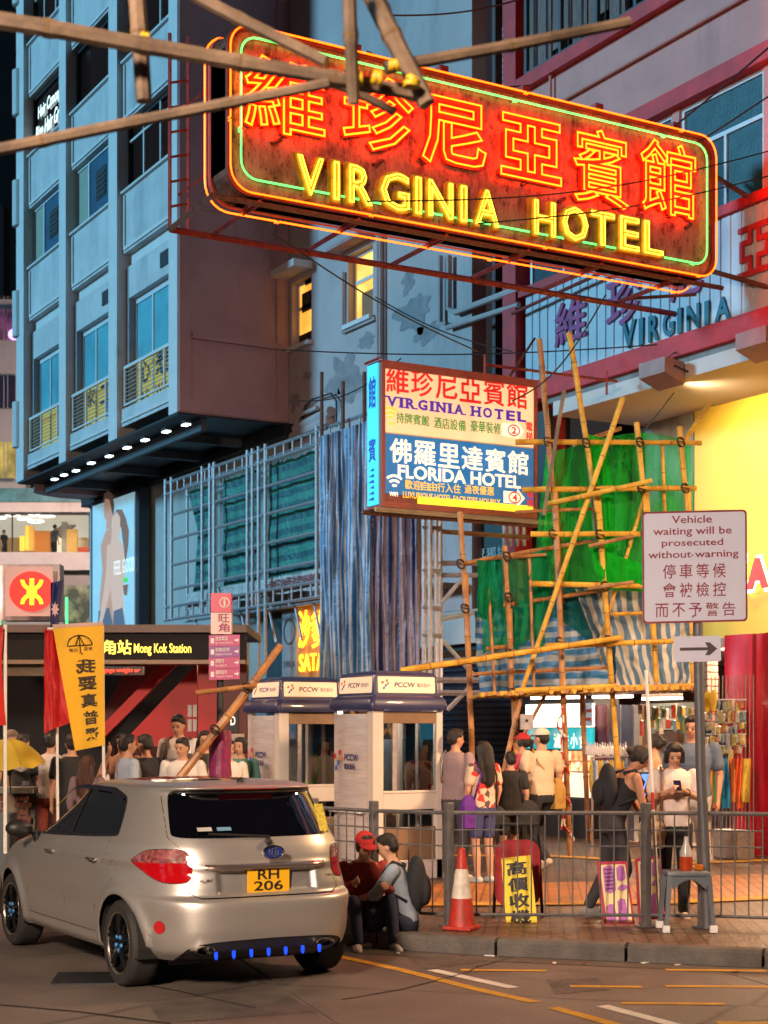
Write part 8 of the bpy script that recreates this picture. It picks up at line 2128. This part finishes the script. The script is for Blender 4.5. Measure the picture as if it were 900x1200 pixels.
    if sleeves == 'none':
        for sd in (1, -1): limb(c, [U((sd * .09, .06, 1.30)), U((sd * .10, -.01, 1.425)), U((sd * .08, -.08, 1.30))], [.022, .014, .03], 8)
    else:
        for nm in 'RL':
            S, E_, W_ = arms[nm]
            if sleeves == 'short': limb(c, [S, S.lerp(E_, .62)], [.064 * g, .064 * g])
            elif sleeves == 'half': limb(c, [S, E_, E_.lerp(W_, .15)], [.064 * g, .058, .055])
            else: limb(c, [S, E_, E_.lerp(W_, .92)], [.064 * g, .054, .042])
    vol('shirt', c, mt, t, .013, 3)
    c = MB(); mb2 = fabric('bottom_%02d_%02d' % (int(botc[0] * 99), int(botc[2] * 99)), botc)
    PM = Matrix.Translation(hip + Vector((0, 0, -.92)))
    rings(c, [(.80, 0, 0, .14 * g, .105), (.86, 0, 0, .162 * g, .118), (.92, 0, -.004, .164 * g, .116), (.99, 0, 0, .152 * g, .108)], PM if P.get('seat') is None else PM)
    for nm in 'RL':
        Hp, K_, A_ = feet[nm]
        if legs == 'long': limb(c, [Hp, K_, K_.lerp(A_, .93)], [.098 * g, .070, .056])
        elif legs == 'crop': limb(c, [Hp, K_, K_.lerp(A_, .55)], [.098 * g, .072, .064])
        else: limb(c, [Hp, Hp.lerp(K_, .72)], [.100 * g, .085])
    vol('skirt' if legs == 'skirt' else 'trousers', c, mb2, t, .014, 3)
    # hair
    h = MB(); 
    h.ball((0, -.022, 1.632), (.083, .094, .084), 14, 10, HM); h.ball((0, -.05, 1.59), (.078, .066, .075), 12, 8, HM)
    if hair == 'short': h.ball((0, .03, 1.68), (.062, .05, .032), 10, 6, HM)
    if hair in ('long', 'bob', 'pony', 'tied'):
        h.ball((0, .02, 1.675), (.070, .062, .040), 10, 6, HM)
        for sd in (1, -1): h.ball((sd * .070, .01, 1.60), (.020, .045, .07), 8, 6, HM)
    if hair == 'long':
        limb(h, [HM @ Vector((0, -.07, 1.60)), U((0, -.105, 1.42)), U((0, -.12, 1.20))], [.080, .085, .055]); 
        for sd in (1, -1): limb(h, [HM @ Vector((sd * .065, -.03, 1.58)), U((sd * .085, -.07, 1.40)), U((sd * .07, -.10, 1.22))], [.035, .045, .030])
    if hair == 'bob':
        for sd in (1, -1): limb(h, [HM @ Vector((sd * .072, .0, 1.62)), HM @ Vector((sd * .078, .005, 1.52))], [.028, .026])
        h.ball((0, -.055, 1.55), (.080, .05, .06), 10, 6, HM)
    if hair in ('pony', 'tied'): h.ball((0, -.125, 1.60), (.036, .045, .040), 8, 6, HM)
    if hair == 'pony': limb(h, [HM @ Vector((0, -.12, 1.60)), U((0, -.16, 1.45))], [.03, .02])
    if hair != 'none': vol('hair', h, hairm, t, .012, 2)
    if face:
        for sd in (1, -1):
            m = MB(); m.ball((sd * .030, .080, 1.590), (.0135, .008, .0065), 8, 6, HM); m.build('eye', EYE, t, smooth='all', local=True)
            m = MB(); m.tube([HM @ Vector((sd * .014, .084, 1.610)), HM @ Vector((sd * .030, .084, 1.614)), HM @ Vector((sd * .046, .074, 1.609))], .0035, 5); m.build('eyebrow', BROW, t, local=True)
        m = MB(); m.ball((0, .079, 1.540), (.021, .007, .006), 8, 6, HM); m.build('mouth', LIP, t, smooth='all', local=True)
    if extra: extra(t, U, HM, arms, feet)
    return t
def cap_fn(mat, back=False):
    def f(t, U, HM, arms, feet):
        m = MB(); rows = []
        for i in range(8):
            a = PI / 2 * i / 7; rows.append([HM @ Vector((.092 * math.cos(a) * math.cos(q), -.015 + .108 * math.cos(a) * math.sin(q), 1.635 + .090 * math.sin(a))) for q in [2 * PI * k / 18 for k in range(18)]])
        m.grid(rows, True); c = m.build('cap', mat, t, smooth='all', local=True)
        m = MB(); rows = []
        for r in (0, 1):
            rows.append([HM @ Vector((.088 * math.sin(q) * (1 - .1 * r), .06 + .035 * math.cos(q) + r * .085 * math.cos(q * .8), 1.640 - .012 * r)) for q in [-1.2 + 2.4 * k / 10 for k in range(11)]])
        m.grid(rows); m.grid([[p + Vector((0, 0, -.006)) for p in r] for r in rows]); m.build('cap_peak', mat, c, smooth='all', local=True)
    return f
def backpack(mat, sz=1.0):
    def f(t, U, HM, arms, feet):
        m = MB(); m.ball((0, 0, 0), (.15 * sz, .085 * sz, .23 * sz), 14, 10, Matrix.Translation(U((0, -.17, 1.20)))); m.ball((0, 0, 0), (.12 * sz, .05, .12 * sz), 12, 8, Matrix.Translation(U((0, -.24, 1.12))))
        p = vol('backpack', m, mat, t, .014, 3)
        for sd in (1, -1): MB().tube([U((sd * .10, -.12, 1.38)), U((sd * .11, -.02, 1.455)), U((sd * .12, .10, 1.38)), U((sd * .14, .10, 1.22)), U((sd * .15, -.05, 1.08))], .016, 6).build('strap', mat, t, smooth='all', local=True)
    return f
def shoulder_bag(mat, side, z=.95, sz=(.12, .05, .15), y=0., strap=True, sx=.22, cross=False):
    def f(t, U, HM, arms, feet):
        m = MB(); m.ball((0, 0, 0), sz, 12, 8, Matrix.Translation(U((side * sx, y, z)))); m.box(side * sx - sz[0] * .8, side * sx + sz[0] * .8, y - sz[1] * .7, y + sz[1] * .7, z - sz[2], z + sz[2] * .4, U_M(U)); vol('bag', m, mat, t, .014, 3)
        if strap: MB().tube([U((side * sx * .8, y - .04, z + sz[2] * .6)), U(((-1 if cross else 1) * side * .12, -.115, 1.30)), U(((-1 if cross else 1) * side * .13, -.02, 1.46)), U(((-1 if cross else 1) * side * .10, .11, 1.32)), U((side * sx * .8, y + .05, z + sz[2] * .6))], .012, 5).build('bag_strap', mat, t, smooth='all', local=True)
    return f
def U_M(U):
    o = U((0, 0, 0)); return Matrix((((U((1, 0, 0)) - o).x, (U((0, 1, 0)) - o).x, (U((0, 0, 1)) - o).x, o.x), ((U((1, 0, 0)) - o).y, (U((0, 1, 0)) - o).y, (U((0, 0, 1)) - o).y, o.y), ((U((1, 0, 0)) - o).z, (U((0, 1, 0)) - o).z, (U((0, 0, 1)) - o).z, o.z), (0, 0, 0, 1)))
def both(*fs):
    def f(*a):
        for g in fs: g(*a)
    return f
NAVYB = fabric('navy_black', (.015, .016, .022)); PURPB = fabric('purple_bag', (.10, .02, .26)); CANV = fabric('canvas_bag', (.50, .36, .22)); TAN = fabric('mustard_bag', (.42, .24, .06)); REDF = fabric('red_fabric', (.42, .02, .02)); WHF = fabric('off_white_cap', (.66, .60, .50))
# --- behind the car, left to right
person('person in white shirt and brown red trousers seen from behind beside the umbrella', 60, 19.5, 5, 1.68, top='offwhite', topc=(.62, .54, .50), botc=(.20, .035, .02), sleeves='long', P=dict(armL=((-.20, .05, -.12), (-.42, .14, -.06))), hair='short')
person('person in dark clothes standing left of the white shirt under the umbrella', 28, 20.2, 20, 1.66, top='black', topc=(.02, .02, .024), botc=(.02, .02, .02), hair='short')
person('person with cap in the dark crowd at the far left', 12, 21.0, 300, 1.70, top='darkgrey', topc=(.05, .05, .05), hair='none', extra=cap_fn(pm('grey_brown_cap', (.16, .12, .08), .8)))
person('woman with long brown hair seen from behind in front of the yellow banner', 103, 17.0, 20, 1.44, top='mauvegrey', topc=(.20, .13, .14), botc=(.03, .03, .03), hair='long', hairm=HAIRB, sleeves='long')
person('person in dark shirt half hidden behind the yellow banner', 84, 18.6, 340, 1.66, top='black', topc=(.02, .02, .024), hair='short')
person('woman in pale orange top with hand to her face near the glass barrier', 143, 19.6, 190, 1.66, top='peach', topc=(.45, .25, .17), sleeves='half', hair='long', face=True, P=dict(armR=((.06, .10, -.22), (-.08, .20, .08)), handR=(-.2, -.1, 1)))
person('man in light blue shirt facing right behind the car roof', 151, 17.4, 60, 1.66, top='lightblue', topc=(.32, .38, .48), hair='short', face=True)
person('man in black tee with black hair facing left beside the blue shirt', 171, 17.9, 300, 1.66, top='black', topc=(.02, .02, .024), hair='short', face=True, P=dict(head=(.2, 0), armR=((.06, .08, -.25), (.0, .25, -.28))))
person('man in white tee with grey backpack walking before the red station wall', 210, 20.0, 195, 1.90, top='white', topc=(.66, .63, .60), hair='short', face=True, P=dict(head=(.3, 0), armL=((-.05, .05, -.25), (.05, .2, -.1))), extra=backpack(fabric('brown_grey_pack', (.12, .09, .07))))
person('man in white V-neck tee in the middle behind the car', 214, 18.0, 185, 1.62, top='white', topc=(.66, .63, .60), hair='short', face=True, slim=1.1, P=dict(head=(.15, .3)))
person('person with long black hair behind the slanting bamboo pole', 240, 18.8, 170, 1.70, top='darkgrey', topc=(.05, .05, .05), hair='long', face=True)
person('person in plain white tee right of the magenta wrapped post', 268, 18.2, 150, 1.60, top='white', topc=(.66, .63, .60), hair='short', face=True)
person('person in teal and red print clothes partly hidden by the far phone booth', 281, 19.2, 200, 1.62, top='tealprint', topc=(.08, .22, .20), hair='bob', face=True)
# --- around the booths and scaffold
person('woman with long dark hair and cream jacket seen through the near phone booth', 503, 19.8, 320, 1.60, top='cream', topc=(.55, .46, .36), sleeves='long', hair='long', extra=shoulder_bag(fabric('lime_bag', (.25, .55, .03)), -1, .95, (.14, .06, .16)))
person('man in grey violet tee with short black hair right of the near booth', 534, 18.6, 35, 1.72, top='greyviolet', topc=(.30, .22, .24), botc=(.05, .05, .06), hair='short', P=dict(head=(.1, .5)), extra=shoulder_bag(fabric('grey_bag', (.35, .33, .3)), -1, .98))
FLOR = pm('floral_cloth', (.60, .46, .38), .85, var=.1, bump=.3)
def floral():
    m = MATS['floral_cloth']; N = m.node_tree.nodes; L = m.node_tree.links; b = N['Principled BSDF']
    tc = N.new('ShaderNodeTexCoord'); v = N.new('ShaderNodeTexVoronoi'); v.inputs['Scale'].default_value = 14; L.new(tc.outputs['Object'], v.inputs[0])
    r = N.new('ShaderNodeValToRGB'); r.color_ramp.interpolation = 'CONSTANT'; e = r.color_ramp.elements; e[0].color = (.60, .46, .36, 1); e[1].position = .62; e[1].color = (.55, .03, .03, 1); x = e.new(.8); x.color = (.10, .06, .07, 1)
    sp = N.new('ShaderNodeSeparateXYZ'); L.new(v.outputs['Color'], sp.inputs[0]); L.new(sp.outputs[0], r.inputs[0]); L.new(r.outputs[0], b.inputs['Base Color'])
floral(); MATS['top_floral'] = FLOR
person('woman in red and cream floral blouse with long dark hair and purple bag', 566, 18.2, 325, 1.58, top='floral', botc=(.04, .05, .16), legs='short', hair='long', shoec=(.5, .45, .4), P=dict(armL=((-.04, .02, -.27), (-.03, .12, -.48))), extra=both(shoulder_bag(PURPB, -1, .86, (.13, .08, .21)), shoulder_bag(NAVYB, 1, .80, (.13, .06, .12))))
person('person in red cap and dark pink top behind the man with the white cap', 611, 20.8, 285, 1.66, top='darkpink', topc=(.42, .05, .10), botc=(.02, .02, .02), sleeves='half', hair='pony', face=True, P=dict(armL=((-.02, .18, -.22), (.0, .40, -.20))), extra=cap_fn(REDF))
person('woman in dark green skirt walking away behind the red board', 598, 19.3, 350, 1.45, top='black', topc=(.02, .02, .024), botc=(.03, .03, .03), legs='short', hair='short', P=dict(legR=((.02, .15, -.40), (.02, .05, -.80))), extra=shoulder_bag(fabric('black_tote', (.02, .02, .022)), 1, .86, (.2, .08, .18)))
person('man in off white cap and cream tee with mustard shoulder bag walking', 634, 19.9, 332, 1.72, top='creamtee', topc=(.66, .50, .36), botc=(.018, .018, .022), shoec=(.62, .46, .34), hair='short', slim=1.12, voxel=.012,
       P=dict(head=(.05, -.4), hipx=0, legR=((.03, .26, -.36), (.03, .14, -.80)), legL=((-.02, .02, -.42), (-.02, -.30, -.76)), footL=(-.1, 1, -.5), armL=((-.06, .0, -.26), (-.05, .12, -.48)), armR=((.08, .03, -.26), (.10, .12, -.48))), extra=both(cap_fn(WHF), shoulder_bag(TAN, 1, .92, (.10, .11, .20), y=-.03, cross=True)))
person('person in white sleeveless top at the stall behind the phone woman', 766, 19.0, 290, 1.66, top='white', topc=(.66, .63, .60), hair='tied', sleeves='none', face=True)
person('man in slate blue short-sleeved shirt behind the sign post', 812, 17.4, 196, 1.86, top='slateblue', topc=(.08, .11, .17), botc=(.32, .30, .30), hair='short', face=True, slim=1.12, skin=SKIN2, P=dict(head=(.15, .2)))
def with_phone(t, U, HM, arms, feet):
    w = (arms['R'][2] + arms['L'][2]) / 2 + Vector((0, .09, .03))
    M = Matrix.Translation(w) @ Matrix.Rotation(.9, 4, 'X'); MB().bbox(-.036, .036, -.005, .005, -.01, .13, .004, M).build('phone', pm('dark_phone', (.015, .012, .04), .2), t, local=True)
    MB().tube([arms['L'][2].lerp(arms['L'][1], .05) + Vector((.0, 0, 0)) + Vector((.03 * math.cos(q), .0, .03 * math.sin(q))) for q in [2 * PI * k / 12 for k in range(12)]], .010, 5, closed=True).build('watch', BLACK, t, local=True)
person('woman in pinkish white tee looking down at a phone in her hands', 790, 14.75, 184, 1.60, top='whitepink', topc=(.72, .60, .56), botc=(.015, .015, .018), shoec=(.62, .52, .46), hair='bob', face=True, voxel=.0095,
       P=dict(head=(.42, 0), curl=.9, armR=((.07, .06, -.24), (-.10, .26, -.16)), armL=((-.07, .06, -.24), (.10, .26, -.16)), handR=(-.55, .6, .3), handL=(.55, .6, .3), legR=((.01, .0, -.43), (.0, -.02, -.84)), legL=((-.01, .03, -.43), (-.0, -.0, -.84))), extra=both(with_phone, shoulder_bag(CANV, 1, .84, (.15, .05, .17), y=.08)))
person('woman in black tank top bending over the railing with her black backpack', 733, 14.75, 78, 1.62, top='blacktank', topc=(.012, .012, .015), botc=(.045, .042, .05), shoec=(.3, .3, .3), sleeves='none', hair='tied', face=True, voxel=.0105, skin=SKIN2,
       P=dict(lean=.42, hipy=-.14, head=(.15, 0), armR=((.02, .06, -.27), (.02, .16, -.50)), armL=((-.02, .12, -.26), (-.02, .26, -.46)), legR=((.02, .10, -.42), (.02, -.05, -.83)), legL=((-.02, .0, -.43), (-.03, -.20, -.80))), extra=backpack(NAVYB, 1.05))
# --- two people sitting on the kerb
kz = .0
person('person in red cap and red brown jacket sitting on the kerb beside the car', 424, 14.0, 168, 1.62, top='redbrown', topc=(.30, .035, .02), botc=(.03, .04, .08), shoec=(.55, .48, .45), sleeves='long', hair='pony', face=True, voxel=.010, z=kz,
       P=dict(seat=.24, lean=.18, head=(.15, -.1), legR=((.06, .38, .20), (.05, .50, -.15)), legL=((-.10, .36, .21), (-.10, .52, -.15)), armR=((.05, .16, -.22), (-.02, .36, -.12)), armL=((-.05, .16, -.22), (.04, .36, -.16))), extra=cap_fn(REDF))
person('person in pale blue grey shirt with black backpack sitting on the kerb facing left', 476, 13.85, 272, 1.62, top='palebluegrey', topc=(.30, .36, .44), botc=(.02, .028, .055), shoec=(.62, .54, .50), sleeves='half', legs='crop', hair='short', face=True, voxel=.010, z=kz,
       P=dict(seat=.24, lean=.26, head=(.05, .1), legR=((.08, .36, .22), (.05, .46, -.15)), legL=((-.10, .32, .10), (-.12, .22, -.15)), armR=((.02, .16, -.22), (-.02, .36, -.24)), armL=((-.04, .16, -.22), (.0, .34, -.26)), curl=.8), extra=backpack(NAVYB, 1.15))
# --- far glazed floor
person('shop worker in dark waistcoat standing behind the far lit windows', 63, 73, 40, 1.70, z=hgt(650, 70) , top='slateblue', topc=(.08, .11, .17), hair='short', voxel=.02, P=dict(lean=.12))
person('person in black sitting behind the glass at the left of the far floor', 5, 73, 120, 1.45, z=hgt(650, 70), top='black', topc=(.02, .02, .024), hair='short', voxel=.02)
# make every remeshed volume final
bpy.context.view_layer.update()
dg = bpy.context.evaluated_depsgraph_get()
new = {}
for o in PENDING:
    ev = o.evaluated_get(dg); me = bpy.data.meshes.new_from_object(ev)
    new[o] = me
for o, me in new.items():
    mats = [m for m in o.data.materials]
    o.modifiers.clear(); me.name = o.name
    if not len(me.materials):
        for m in mats: me.materials.append(m)
    o.data = me; me.polygons.foreach_set('use_smooth', [True] * len(me.polygons))
